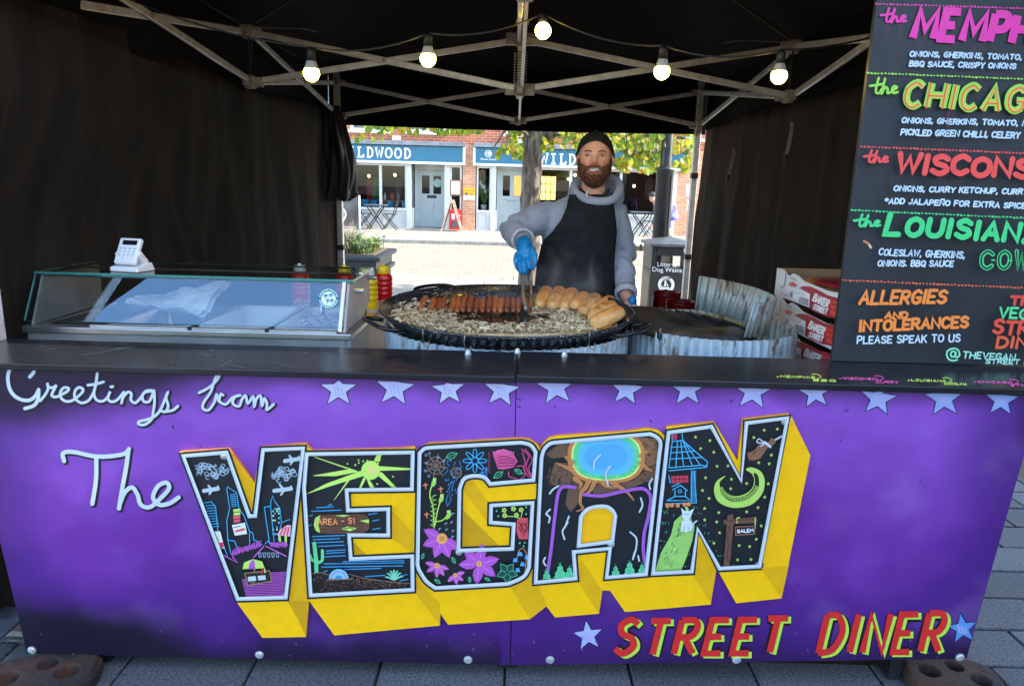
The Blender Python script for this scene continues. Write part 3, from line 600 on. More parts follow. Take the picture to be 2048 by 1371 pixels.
MB().bb(-1.3, -1.26, .08, .27, 0, .978).build('leg_frame', M_black, counter); MB().bb(1.22, 1.26, .09, .27, 0, .98).build('leg_frame', M_black, counter)
MB().bb(-.03, .03, .1, .14, 0, .978).build('leg_frame', M_black, counter)
# --- hand lettering
P1 = Paint(pan); g8 = lambda *q: [(x/5.12, 640+y/5.12) for x, y in q]; f4 = lambda *q: [(x/2.626, 450+y/2.626) for x, y in q]; t1 = lambda *q: [(x/2.043, 700+y/2.043) for x, y in q]
def script(P_, strokes, w, sh):
    for dx, dy, ww, c in ((sh, sh*.7, w+4, '#17141c'), (0, 0, w, '#c9d2e6')):
        for st in strokes: P_.stroke([(x+dx, y+dy) for x, y in st], ww, c, True)
script(P1, [g8((138, 452), (92, 520), (80, 600), (98, 700), (150, 775), (230, 815), (310, 815), (365, 770), (395, 710)), g8((395, 712), (390, 800), (350, 870), (255, 903)), g8((352, 462), (345, 530), (305, 580))], 7, 3)
script(P1, [g8((410, 825), (460, 765), (492, 700), (484, 640), (495, 680), (540, 690), (572, 672), (545, 725), (530, 770), (570, 785), (620, 765), (690, 725), (700, 695), (655, 690), (618, 735), (625, 795), (680, 830), (750, 815), (840, 740), (845, 700), (800, 690), (765, 735), (770, 800), (830, 845), (900, 825), (945, 765), (975, 680), (997, 530)),
            g8((997, 530), (985, 640), (962, 750), (990, 815), (1050, 828), (1100, 790), (1128, 728), (1105, 800), (1140, 833), (1200, 815), (1268, 735)), g8((1268, 735), (1245, 848), (1260, 790), (1310, 735), (1345, 755), (1340, 815), (1385, 845), (1440, 795), (1480, 740), (1565, 722), (1500, 722), (1460, 770), (1470, 828), (1530, 828), (1575, 722)),
            g8((1577, 720), (1582, 830), (1570, 930), (1550, 1015), (1480, 1068), (1420, 1062), (1425, 1035), (1500, 1018), (1580, 985), (1640, 920), (1685, 820), (1720, 735), (1700, 790), (1722, 880), (1690, 935), (1640, 922)), g8((1690, 935), (1770, 920), (1822, 878)), g8((900, 664), (985, 652), (1060, 630)), g8((1135, 682), (1155, 678))], 5.3, 3)
script(P1, [f4((1045, 880), (1100, 850), (1143, 808), (1158, 768), (1132, 800), (1108, 872), (1070, 930), (1066, 962), (1095, 970), (1125, 930), (1138, 888), (1148, 920), (1185, 940), (1222, 905), (1262, 893), (1235, 900), (1222, 935), (1255, 950), (1272, 912), (1290, 895), (1302, 935), (1330, 900), (1335, 952), (1345, 915), (1368, 895), (1376, 948), (1388, 910), (1402, 935), (1402, 968), (1437, 940)), f4((1150, 925), (1158, 888), (1172, 892))], 5.2, 2.5)
P1.build('painted_greeting', counter)
P1 = Paint(pan, .0007); script(P1, [t1((262, 452), (258, 420), (300, 415), (400, 434), (500, 425), (527, 403)), t1((393, 438), (392, 530), (377, 627)), t1((525, 405), (515, 480), (500, 560), (486, 646)), t1((488, 630), (510, 580), (540, 560), (562, 590), (575, 630), (612, 640), (655, 605), (690, 565), (680, 540), (645, 555), (625, 600), (650, 630), (692, 625), (730, 600))], 8.4, 3); P1.build('painted_greeting', counter)
def star(P_, c, r, rot, fc, oc='#1c1a30', w_=2.2, sq=1.):
    edge = lambda u: (742+.0235*u if u < 1032 else 730+.0272*u)
    ps = [(x, max(y, edge(x)+w_)) for x, y in [(c[0]+(r if k % 2 == 0 else r*.42)*math.sin(rot+PI*k/5)*sq, c[1]-(r if k % 2 == 0 else r*.42)*math.cos(rot+PI*k/5)) for k in range(10)]]
    P_.stroke(ps+[ps[0], ps[1]], w_*2, oc, cap=False); P_.fill(ps, fc)
    for k in range(3): P_.stroke([(c[0]-r*.3+k*r*.22, c[1]-r*.25+k*3), (c[0]-r*.15+k*r*.2, c[1]+r*.3)], 3.2, '#a9a8d2')
SC = ['#bcbde2', '#b9b8e0', '#bfc0e6', '#b8b9de', '#b1aee0', '#aeb0e0', '#a9aadf', '#a9aede', '#a7abdc', '#9fa6da', '#93a0d8', '#8b9fd8']
for k, ((u, v), rt) in enumerate(zip(((677, 779), (790, 776), (897, 779), (1003, 780), (1112, 774), (1253, 779), (1375, 778), (1506, 783), (1630, 785), (1757, 797), (1888, 797), (2003, 800)), (.0, .1, -.08, .12, -.1, .12, 0, .1, -.1, .14, -.05, .08))):
    P_ = Paint(pan); star(P_, (u, v), 34+3*math.sin(k*2.1), rt, SC[k], sq=1.08); P_.build('painted_star', counter)
for c, f_ in (((1176, 1270), '#a9b0e2'), ((1925, 1256), '#5b90d0')):
    P_ = Paint(pan); star(P_, c, 30, -.12, f_); P_.build('painted_star', counter)
def sd(txt, p0, p1, h):
    P1 = Paint(pan, .0006, .00006)
    for ox, oy, w_, c in ((6, 4, 18, '#15131c'), (0, 0, 18, '#15131c'), (6, 3.5, 13.2, '#b6e04a'), (0, 0, 13.2, '#d62c2a')): P1.text(txt, p0, p1, h, w_, c, slant=.22, jit=.015, cap=False, gap=2.3, off=(ox, oy))
    P1.build('painted_name', counter)
sd('STREET', (1220, 1314), (1566, 1310), 80); sd('DINER', (1630, 1311), (1884, 1308), 88)
P1 = Paint(pan, .0005)                                       # scuffs
for q in ((820, 1030, 822, 1034), (400, 891, 402, 894), (1594, 1168, 1597, 1170), (1690, 822, 1697, 818), (1460, 803, 1466, 799), (1957, 996, 1959, 998), (1108, 811, 1111, 813), (1035, 797, 1042, 800), (1036, 812, 1041, 813), (590, 1003, 593, 1010), (345, 850, 347, 856), (1840, 960, 1841, 962), (1680, 880, 1682, 882), (760, 1245, 762, 1250), (185, 1222, 186, 1227), (1300, 840, 1303, 843)): P1.stroke([q[:2], q[2:]], 2.2, '#2a2048')
for k in range(46): u = 20+k*27+rn.uniform(-12, 12); P1.stroke([(u, 734+.0235*u+rn.uniform(0, 1)), (u+rn.uniform(2, 9), 735+.0235*u)], 1.6, '#9c98b4')
for k in range(60): u = rn.uniform(80, 1900); v = rn.uniform(1260, 1312); P1.stroke([(u, v), (u+rn.uniform(-2, 3), v+rn.uniform(1, 5))], 1.1, rn.choice(['#6a5a94', '#8a86a0', '#2a2048']))
tag(P1.build('scuff_marks', counter), kind='stuff')
# --- the cut-out sign board
za = lambda q: [(350+x/2.856, 820+y/2.856) for x, y in q]; zb = lambda q: [(800+x/2.856, 820+y/2.856) for x, y in q]; zc = lambda q: [(1250+x/2.856, 800+y/2.856) for x, y in q]
out = za([(25, 238), (305, 220), (455, 415), (488, 212), (748, 190), (785, 232)])+zb([(0, 218), (82, 210), (97, 235), (130, 205), (165, 190), (690, 160), (740, 166), (780, 190), (800, 216), (815, 190), (850, 158), (900, 146)])+zc([(0, 178), (130, 160), (190, 170), (228, 204), (240, 150), (510, 125), (643, 345), (675, 108), (940, 78), (952, 95), (1060, 315), (895, 1130), (635, 1158), (535, 980), (520, 972), (490, 1165), (0, 1208)])+zb([(1200, 1028), (1157, 1028), (1137, 1160), (885, 1182), (837, 1118), (742, 1192), (275, 1223), (230, 1160), (228, 1228)])+za([(910, 1284), (765, 1085), (748, 1293), (500, 1298), (350, 1092)])
TH = .013
sb = MB(); n0 = len(out); fr = [pan(u, v, TH) for u, v in out]; bk = [p-NP*(TH-.0008) for p in fr]
sb.add(fr, [tuple(range(n0))]); sb.m = 1; sb.add(fr+bk, [(i, n0+i, n0+(i+1) % n0, (i+1) % n0) for i in range(n0)]); sb.m = 0; sb.add(bk, [tuple(range(n0-1, -1, -1))])
sign = sb.build('cutout_sign', [paint('#ffc400', .4), paint('#d9803a', .6)], counter)
fo = [0]
def facet(pts, c):
    fo[0] += 1; q = Paint(pan, TH+.0003+.00003*fo[0]); q.fill(pts, c); q.build('painted_facet', sign)
DY = '#cf9c06'; DY2 = '#e8ae04'
facet(za([(640, 1080), (716, 490), (766, 1082), (748, 1290)]), DY2); facet(za([(640, 1088), (700, 1180), (748, 1288), (766, 1088)]), DY); facet(za([(308, 235), (450, 412), (432, 600)]), DY2)
facet(za([(1228, 560), (1360, 700), (1360, 820), (1228, 722)]), DY2); facet(za([(995, 730), (1100, 830), (1000, 838)]), DY); facet(zb([(84, 1035), (90, 960), (228, 1105), (226, 1225)]), DY2); facet(zb([(345, 555), (590, 795), (345, 800)]), DY); facet(zb([(345, 430), (500, 640), (510, 530), (400, 380)]), DY2)
facet(zb([(625, 1000), (752, 900), (837, 1116), (742, 1190)]), DY2); facet(zb([(1012, 972), (1035, 850), (1155, 1028), (1135, 1158)]), DY2); facet(zc([(390, 990), (430, 805), (522, 970), (490, 1160)]), DY2); facet(zc([(778, 958), (935, 945), (895, 1128)]), DY2); facet(zc([(785, 930), (945, 100), (1058, 315), (930, 930)]), '#fec000')
BK = '#1b2026'; SV = '#bcc6d2'
VV = za([(46, 260), (294, 240), (424, 604), (458, 602), (503, 226), (732, 216), (632, 1068), (358, 1076)])
EE = za([(752, 250), (1358, 240), (1353, 450), (980, 455), (988, 571), (1218, 563), (1218, 713), (994, 712), (1004, 848), (1355, 832), (1357, 1024), (775, 1056), (737, 440)])
GG = zb(crom([(112, 245), (142, 218), (185, 212)], 4)+crom([(690, 184), (745, 198), (775, 238)], 4)+[(762, 398), (515, 420)]+crom([(515, 420), (480, 382), (420, 374), (365, 392), (340, 450)], 4)+[(334, 800), (642, 790), (650, 650), (518, 640), (520, 543), (757, 528), (737, 896)]+crom([(737, 896), (705, 950), (618, 990)], 4)+[(202, 1014)]+crom([(202, 1014), (150, 975), (108, 910)], 4)+[(100, 880)])
AA = zb([(775, 982)]+crom([(808, 275), (822, 225), (858, 190), (905, 182)], 4)+crom([(1428, 135), (1470, 155), (1488, 188), (1482, 245)], 4)+[(1405, 935), (1180, 954), (1200, 788), (992, 808), (1003, 960)])
AH = zb([(1020, 774), (1033, 608)]+crom([(1033, 608), (1066, 568), (1120, 550), (1180, 550), (1216, 575), (1230, 605)], 4)+[(1213, 748)])
NN = zc([(249, 184), (494, 150), (664, 462), (694, 130), (928, 101), (768, 947), (540, 960), (415, 732), (382, 977), (160, 989)])
def face(poly, hole=None):
    P_ = Paint(pan, TH+.0006, .00005); P_.stroke(poly+[poly[0], poly[1]], 15, BK, cap=False); P_.fill(poly, BK)
    if hole: P_.stroke(hole+[hole[0], hole[1]], 15, BK, cap=False); P_.fill(hole, '#fbbb02')
    return P_
def finish(P_, poly, hole, nm):
    for q in ([poly] if not hole else [poly, hole]): P_.stroke(q+[q[0], q[1]], 7.5, SV, cap=False); P_.stroke([(x+1.2, y-1) for x, y in q+[q[0]]], 1.6, '#e2e8ee', cap=False)
    return P_.build(nm, sign)
def Z(P_, f): return (lambda pts, w, c, cv=False: P_.stroke(f(pts), w, c, cv)), (lambda pts, c: P_.fill(f(pts), c))
rp = random.Random(11)
# V: a city street
P_ = face(VV); s_, f_ = Z(P_, za); CY_, PK_, LM, WH = '#3fa9dc', '#b458b8', '#b9dd6a', '#c3cfdc'
for cx, cy, rx, ry, n_ in ((205, 340, 92, 46, 46), (622, 368, 66, 38, 34)):
    for k in range(n_):
        a = rp.uniform(0, 2*PI); r = math.sqrt(rp.random()); x, y = cx+rx*r*math.cos(a), cy+ry*r*math.sin(a); t0_ = rp.uniform(0, 6); s_([(x+13*math.cos(t0_+q*.75), y+11*math.sin(t0_+q*.75)) for q in range(7)], 1.3, '#a9c0d0')
for x, y, k in ((205, 455, 1), (615, 455, 1.2), (668, 285, 1)):
    s_([(x-40*k, y+4), (x+40*k, y-8)], 8, '#b9c6cc'); s_([(x-14*k, y-26*k), (x+8*k, y), (x-8*k, y+22*k)], 4, '#b9c6cc'); s_([(x+40*k, y-22), (x+34*k, y-6)], 3.4, '#b9c6cc')
for L_ in ([(165, 528), (208, 522), (232, 550), (245, 690), (300, 830)], [(296, 452), (300, 436), (352, 470), (365, 560), (395, 600), (425, 690), (428, 790)], [(296, 452), (312, 560), (296, 630), (302, 740), (320, 820)], [(302, 740), (340, 745), (362, 800)], [(425, 690), (445, 700), (450, 740), (468, 745), (480, 770), (498, 765)], [(510, 552), (540, 760)], [(510, 552), (546, 548), (548, 515), (558, 488), (567, 515), (600, 560), (608, 640), (655, 622)], [(546, 550), (566, 745)], [(608, 640), (590, 740)], [(515, 762), (530, 745), (545, 765)]): s_(L_, 1.7, CY_)
for k in range(9): s_([(176+k*4, 545+k*15), (226+k*3.4, 540+k*15)], 1.5, CY_)
for k in range(7): s_([(316+k*1.5, 482+k*11), (344+k*1.7, 478+k*11)], 1.5, CY_)
for k in range(22): x = 556+rp.randint(0, 3)*11; y = 545+rp.randint(0, 12)*13; f_([(x, y), (x+8, y-1), (x+9, y+9), (x+1, y+10)], rp.choice(['#7fd0ea', '#3fa9dc', '#cfe6a0']))
for k, c in enumerate((LM, LM, '#e05a6a', '#e05a6a')): f_([(332+4*(k % 2), 565+k*20), (372, 560+k*20), (374, 576+k*20), (334, 582+k*20)], c)
f_([(325, 655), (400, 640), (412, 705), (342, 715)], '#dfe3e6'); s_([(348, 690), (395, 678)], 4.5, '#e0574a'); s_([(336, 668), (372, 660)], 1.6, '#4a4a50'); f_([(225, 690), (258, 690), (285, 790), (258, 785)], '#dfe3e6'); f_([(250, 755), (275, 752), (280, 782), (262, 785)], '#d9304a'); s_([(240, 720), (248, 745)], 3, LM)
f_([(584, 712), (600, 680), (640, 655), (662, 655), (658, 720)], '#e8b8c8'); [s_([(600+20*k, 712), (622+14*k, 668)], 3, '#e03a5a') for k in range(3)]; s_([(596, 716), (600, 745)], 4.5, LM); s_([(632, 718), (634, 765)], 4.5, LM)
for k in range(34): x = 325+k*5; s_([(x, 825-k*1.6+rp.uniform(-4, 8)), (x+rp.uniform(-3, 6), 800-k*1.5+rp.uniform(-14, 6))], 1.6, PK_)
for k in range(18): s_([(545+k*5.4, 755+rp.uniform(-4, 4)), (551+k*5.4, 775+rp.uniform(-4, 8))], 1.6, PK_)
s_([(280, 828), (355, 868), (330, 835)], 2.6, PK_); s_([(450, 838), (508, 775)], 2.6, PK_); s_([(520, 775), (635, 832)], 2.6, PK_)
for k in range(5): x = 482+k*25; s_([(x, 838), (x-6, 814), (x+8, 812), (x+10, 836), (x, 838)], 1.2, '#9ab0c8')
for k in range(15): y = 925+k*9.4; x0 = 520 if k < 4 else 376+k*2.2; s_([(x0, y+4), (632-k*1.2, y-2)], 1.8, PK_)
f_([(385, 905), (395, 868), (445, 848), (498, 862), (512, 900), (450, 905)], LM); f_([(418, 905), (428, 868), (446, 850), (455, 868), (458, 905)], PK_); s_([(452, 905), (456, 935)], 2, '#9a7a60'); f_([(398, 930), (540, 915), (552, 975), (415, 998)], '#2b221e'); s_([(398, 930), (540, 915), (552, 975), (415, 998), (398, 930)], 2, '#9a7a60'); f_([(415, 950), (460, 945), (464, 972), (418, 976)], WH); f_([(472, 945), (515, 940), (520, 966), (476, 970)], WH); P_.ring(za([(445, 990)])[0], 3.4, 1.4, '#9a7a60'); s_([(495, 930), (500, 908)], 3, '#d9304a'); s_([(514, 924), (512, 906)], 3, LM)
finish(P_, VV, None, 'sign_letter')
# E: desert night
P_ = face(EE); s_, f_ = Z(P_, za); RY = '#c3ea6a'
for q in ([(790, 262), (1040, 345), (1035, 352), (800, 270)], [(785, 372), (1000, 335), (1050, 350), (920, 375), (800, 375)], [(748, 478), (860, 420), (1060, 345), (1085, 372), (880, 435), (752, 478)], [(905, 515), (985, 400), (995, 402), (912, 510)], [(1135, 292), (1150, 258), (1180, 250), (1170, 292)], [(1160, 318), (1345, 330), (1345, 340), (1150, 345)], [(1150, 365), (1180, 352), (1265, 440), (1240, 440)], [(1050, 445), (1075, 385), (1092, 385), (1062, 448)], [(1100, 380), (1140, 440), (1115, 445), (1092, 385)]): f_(q, RY)
P_.disc(za([(1118, 342)])[0], 19, RY, 18); P_.disc(za([(1125, 342)])[0], 10, '#e2d97a', 14)
for q in ((1050, 300), (1075, 290), (1098, 288), (1030, 312), (1160, 300), (1245, 378), (1090, 372), (1155, 420), (985, 305), (1048, 284)): P_.disc(za([q])[0], 1.8, RY, 8)
for y, x0, x1 in ((538, 875, 895), (552, 808, 905), (572, 780, 948), (600, 765, 785), (655, 765, 778), (716, 785, 970), (734, 790, 940), (752, 780, 962), (772, 820, 966), (798, 865, 972), (812, 862, 970), (832, 850, 972), (860, 960, 1308), (872, 852, 1310), (890, 838, 1300), (904, 968, 1175), (918, 848, 870), (944, 1085, 1200), (590, 1105, 1155), (627, 1128, 1165), (675, 1128, 1172), (940, 1285, 1325), (968, 1285, 1330)): s_([(x0, y+4), (x1, y-3)], 1.8, '#3fa0d8')
pl = [(792, 655), (800, 615), (825, 595), (1085, 590), (1112, 620), (1110, 680), (1075, 704), (840, 704), (805, 690)]; f_(pl, '#6b4a38'); s_(pl+[pl[0]], 1.6, '#2a1a14')
for k in range(7): s_([(835+rp.uniform(-10, 20), 602+k*15), (930, 606+k*14), (1090+rp.uniform(-20, 5), 602+k*14)], 1.2, '#33211a', True)
f_([(792, 655), (800, 615), (830, 597), (818, 650), (830, 700), (805, 688)], LM); f_([(1055, 630), (1108, 622), (1108, 645)], LM); f_([(950, 676), (985, 662), (1040, 672), (1000, 690)], LM); f_([(915, 600), (960, 596), (1000, 600), (960, 608)], LM); s_([(965, 676), (1000, 668), (1020, 676)], 1.6, '#33211a')
q0, q1 = za([(815, 655), (1028, 648)]); P_.text('AREA - 51', q0, q1, 12.5, 3.4, '#5a1f10', jit=.03); P_.text('AREA - 51', q0, q1, 12.5, 2.2, '#f7a066', jit=.03)
for q in ([(808, 925), (805, 850), (795, 760)], [(800, 860), (778, 850), (774, 830)], [(812, 870), (840, 855), (842, 800)]): s_(q, 8 if q[0][1] > 900 else 6, '#6ad48e', True)
gnd = [(786, 932), (830, 925), (900, 945), (1000, 935), (1080, 958), (1200, 975), (1338, 988), (1340, 1012), (786, 1042)]; f_(gnd, '#231c1c'); s_(gnd[:7], 1.8, '#8a6a58')
for k in range(230):
    x = 790+rp.random()*545; y = 945+max(0, (x-1000)*.14)+rp.random()*(95-(x-790)*.03-max(0, (x-1000)*.14)); P_.disc(za([(x, y)])[0], .75, rp.choice(['#a87a68', '#b98a78']), 5)
for r, c in ((57, '#5fc0e0'), (46, '#b98ac8'), (36, '#7fc8e4'), (22, '#4a90c0')): f_([(935+r*math.cos(PI*k/12), 962-r*math.sin(PI*k/12)) for k in range(13)], c)
s_([(870, 968), (1010, 962)], 2.4, '#8a6a58')
for k in range(7): a = PI*(.12+.13*k); s_([(1252, 968), (1252+38*math.cos(a), 968-52*math.sin(a))], 3.2, '#7fd4b0'); s_([(1252+34*math.cos(a), 968-48*math.sin(a)), (1252+52*math.cos(a), 968-56*math.sin(a))], 2.4, '#7fd4b0')
finish(P_, EE, None, 'sign_letter')
# G: flowers
P_ = face(GG); s_, f_ = Z(P_, zb)
def petal(cx, cy, a, L_, W_, c): f_([(cx+L_*t*math.cos(a)-W_*math.sin(PI*t)*math.sin(a)*sg, cy+L_*t*math.sin(a)+W_*math.sin(PI*t)*math.cos(a)*sg) for t, sg in ((.12, 1), (.35, 1), (.6, 1), (.82, 1), (1, 1), (.82, -1), (.6, -1), (.35, -1), (.12, -1))], c)
def flower(cx, cy, L_, W_, angs, c, r):
    for a in angs: petal(cx, cy, a, L_, W_, c); s_([(cx+.25*L_*math.cos(a), cy+.25*L_*math.sin(a)), (cx+.85*L_*math.cos(a), cy+.85*L_*math.sin(a))], 1, '#e09ade')
    P_.disc(zb([(cx, cy)])[0], r, '#f2a860', 12); P_.disc(zb([(cx, cy)])[0], r*.5, '#d98a4a', 8)
flower(240, 732, 118, 30, (.55, 1.2, 1.95, 2.8, 3.6), '#b858c0', 11); flower(452, 876, 118, 30, (-.25, .65, 1.7, 3.1, -1.4, -2.4), '#b858c0', 6); flower(212, 886, 72, 15, (.3, .95, 1.6, 2.6, 3.4), '#c060b8', 5.5); flower(315, 940, 58, 14, (-.3, .6, 1.4, 2.4), '#c060b8', 4.2)
for k in range(8):
    a = PI*k/4+.2; s_([(205, 315), (205+68*math.cos(a), 315+68*math.sin(a))], 2, '#8a7060'); s_([(205+50*math.cos(a-.4), 315+50*math.sin(a-.4)), (205+50*math.cos(a+.4), 315+50*math.sin(a+.4))], 1.6, '#8a7060')
P_.ring(zb([(205, 315)])[0], 10, 1.6, '#8a7060'); P_.ring(zb([(322, 356)])[0], 10, 3.2, '#7a6254'); [s_([(322, 356), (322+26*math.cos(k*1.05), 356+26*math.sin(k*1.05))], 1.6, '#7a6254') for k in range(6)]
for q in ((150, 300), (218, 268), (250, 290), (145, 345), (165, 375), (148, 255), (168, 246)): P_.ring(zb([q])[0], 2, 1, '#9ab8d8')
for k in range(8): a = PI*k/4; cx, cy = 428+42*math.cos(a), 288+42*math.sin(a); s_([(cx+26*math.cos(t)*math.cos(a)-11*math.sin(t)*math.sin(a), cy+26*math.cos(t)*math.sin(a)+11*math.sin(t)*math.cos(a)) for t in [q*PI/5 for q in range(11)]], 1.5, '#46b4ea')
for k in range(95):
    a = rp.uniform(2.2, 4.2) if k < 62 else rp.uniform(.3, 1.5); r = rp.uniform(78, 190) if k < 62 else rp.uniform(60, 100); x, y = 430+r*math.cos(a), 300-r*math.sin(a)*(1.1 if k < 62 else -1)
    if 255 < x < 530 and 250 < y < 540 and not (x > 330 and y > 372): s_([(x, y), (x-5, y+9)], 1.3, '#3a9ad0')
for k in range(22): y = 400+k*6.5; x = 300-k*1.2+rp.uniform(-22, 16); s_([(x, y), (x-3, y+10)], 1.3, '#3a9ad0')
lf = lambda x, y, a, L_, c: (s_([(x+L_*(t-.5)*math.cos(a)-L_*.24*math.sin(PI*t)*math.sin(a)*sg, y+L_*(t-.5)*math.sin(a)+L_*.24*math.sin(PI*t)*math.cos(a)*sg) for t, sg in ((0, 1), (.3, 1), (.6, 1), (1, 1), (.6, -1), (.3, -1), (0, 1))], 1.5, c), s_([(x-L_*.4*math.cos(a), y-L_*.4*math.sin(a)), (x+L_*.4*math.cos(a), y+L_*.4*math.sin(a))], 1.2, c))
for q in ((295, 258, -.35, 70), (562, 368, -.6, 66), (678, 350, .5, 52), (130, 832, -1.2, 34), (306, 856, 1.1, 40), (215, 976, .6, 40), (398, 966, 1.5, 34), (500, 964, .5, 34)): lf(*q, '#52b98a')
f_([(560, 335), (530, 250), (560, 225), (600, 222), (650, 250), (672, 290), (650, 325), (590, 338)], '#d8508a')
for k in range(9): s_([(545+k*13, 255-8*math.sin(k)), (535+k*14, 226+4*abs(k-4))], 2, '#e86aa0'); P_.disc(zb([(535+k*14, 224+4*abs(k-4))])[0], 1.6, '#f090b8', 6)
for k in range(4): s_([(560, 270+k*17), (600, 262+k*18), (655, 285+k*10)], 1.3, '#3a1526', True)
for q in ([(668, 320), (705, 320), (712, 370), (690, 390)], [(620, 350), (625, 378), (670, 390)], [(695, 222), (735, 260), (720, 320), (750, 385)], [(715, 220), (755, 280), (735, 330), (755, 380)], [(700, 240), (715, 300), (705, 330), (735, 380)]): s_(q, 2, '#d04a80', True)
for k in range(16): P_.disc(zb([(508+rp.uniform(-6, 30)*(k % 3 == 0), 235+k*8)])[0], 1, '#d04a80', 6)
for q in ([(195, 670), (190, 560), (170, 480), (190, 405)], [(200, 655), (215, 570), (240, 490)], [(205, 635), (245, 625), (285, 585)]):
    s_(q, 2.4, '#b4dc5a', True)
for x, y, a in ((192, 420, -1.2), (232, 512, -1.1), (268, 604, -.9)):
    petal(x-10, y+22, a, 58, 13, '#a4d45a'); [s_([(x+12*math.cos(a)+k*6, y-20), (x+18*math.cos(a)+k*7, y-32)], 2, '#c8ea80') for k in (-1, 0, 1)]
for k in range(14): s_([(190-k % 2*4, 660-k*13), (176+(k % 2)*30, 652-k*13)], 1.6, '#a4d45a')
for x, y in ((145, 430), (232, 452), (152, 597)): s_([(x, y-14), (x+2, y+16)], 2.2, '#e8885a'); s_([(x-12, y-2), (x+12, y-6)], 2.2, '#e8885a')
for x, y in ((303, 592), (262, 648), (295, 640), (226, 678), (266, 682), (303, 690), (300, 724)): s_([(x-4, y+6), (x-3, y-5), (x+7, y-5)], 1.3, '#8ac0c8')
for cx, cy in ((595, 570), (648, 562), (692, 568), (598, 600), (665, 598)):
    for k in range(5): P_.disc(zb([(cx+9*math.cos(k*1.256), cy+9*math.sin(k*1.256))])[0], 2.2, '#b4dc5a', 6)
s_([(600, 605), (650, 605), (690, 618), (698, 580)], 1.6, '#b4dc5a'); f_([(668, 625), (690, 612), (730, 615), (732, 735), (680, 735), (665, 690)], '#d8505a'); P_.ring(zb([(705, 670)])[0], 8, 1.6, '#5a1a22'); [s_([(675+rp.random()*55, 630+rp.random()*100), (680+rp.random()*45, 632+rp.random()*95)], 1.1, '#7a2430') for k in range(10)]
for q in ((552, 574), (560, 604), (720, 552), (720, 592), (684, 757), (712, 755), (706, 775)): P_.disc(zb([q])[0], 2, '#4fc09a', 6)
for k in range(5): petal(612, 925, k*1.256+.3, 64, 22, '#1f4a40'); s_([(612+62*t*math.cos(k*1.256+.3)-20*math.sin(PI*t)*math.sin(k*1.256+.3)*sg, 925+62*t*math.sin(k*1.256+.3)+20*math.sin(PI*t)*math.cos(k*1.256+.3)*sg) for t, sg in ((.1, 1), (.5, 1), (1, 1), (.5, -1), (.1, -1))], 1.4, '#4fb090')
s_([(668, 850), (680, 800), (705, 790), (722, 830), (712, 950)], 2, '#a8785a', True)
for x, y in ((686, 820), (658, 855), (700, 878), (672, 912), (726, 838)): f_([(x-15, y+12), (x-8, y-12), (x+8, y-12), (x+16, y+12), (x+5, y+8), (x, y+14), (x-6, y+8)], '#4aa4e0')
finish(P_, GG, None, 'sign_letter')
# A: hot spring
P_ = face(AA, AH); s_, f_ = Z(P_, zb); br = '#6f5340'
f_([(830, 250), (905, 195), (985, 190), (985, 260), (870, 275)], br); f_([(885, 300), (1010, 300), (1100, 420), (1060, 480), (975, 580), (945, 535), (960, 450), (850, 420), (865, 350)], br); f_([(1090, 430), (1200, 400), (1330, 400), (1420, 330), (1480, 300), (1475, 400), (1400, 410), (1330, 440), (1170, 500), (1110, 495)], br); f_([(1350, 150), (1470, 165), (1480, 300), (1400, 330), (1370, 250)], '#8a6448')
for k in range(40): x = rp.uniform(850, 1010); y = rp.uniform(300, 420); s_([(x, y), (x+rp.uniform(-25, 10), y+rp.uniform(10, 30))], 1.4, rp.choice(['#4a3428', '#83634c', '#2a2022']))
for k in range(30): x = rp.uniform(1370, 1475); y = rp.uniform(160, 400); s_([(x, y), (x+rp.uniform(10, 30), y+rp.uniform(-10, 20))], 1.4, rp.choice(['#4a3428', '#a87a54']))
cx, cy = 1178, 265
def blob(rx, ry): return [(cx+rx*(abs(math.cos(t))**.75)*(1 if math.cos(t) > 0 else -1), max(cy+ry*(abs(math.sin(t))**.8)*(1 if math.sin(t) > 0 else -1), 158-(math.cos(t))*12)) for t in [2*PI*k/28 for k in range(28)]]
f_(blob(222, 152), '#c8804a'); f_(blob(200, 136), '#e2ea7a'); f_(blob(190, 127), '#5ccf8a'); f_(blob(160, 106), '#5fb8e2'); f_(blob(120, 74), '#55a8de')
for k in range(60):
    t = rp.uniform(.1, PI-.1); s_([(cx+178*math.cos(t), cy+118*math.sin(t)), (cx+192*math.cos(t), cy+128*math.sin(t))], 1.4, rp.choice(['#4fc07a', '#8ee0a0']))
for q in ([(1080, 400), (1060, 440), (1035, 470), (1030, 530), (1045, 560), (1010, 575)], [(1000, 390), (1035, 420), (1020, 450)], [(1110, 410), (1085, 460), (1050, 485)], [(1210, 410), (1260, 440), (1300, 470), (1335, 512)], [(1160, 415), (1190, 435), (1240, 440)], [(985, 300), (950, 270), (940, 262)], [(985, 340), (940, 320), (890, 300)], [(1375, 260), (1400, 240), (1430, 235)], [(1375, 300), (1410, 330), (1440, 345)]): P_.stroke(zb(crom(q)), 9, '#cf8a54', w2=2.5); P_.stroke(zb(crom(q)), 1, '#7a4a2a')
for q in ([(840, 940), (862, 800), (885, 600), (905, 470), (940, 435), (1000, 440)], [(1050, 480), (1150, 488), (1260, 465), (1360, 447), (1405, 455), (1432, 500), (1420, 600), (1395, 700), (1390, 800), (1402, 880)]): s_(q, 6.6, '#a35cc0', True)
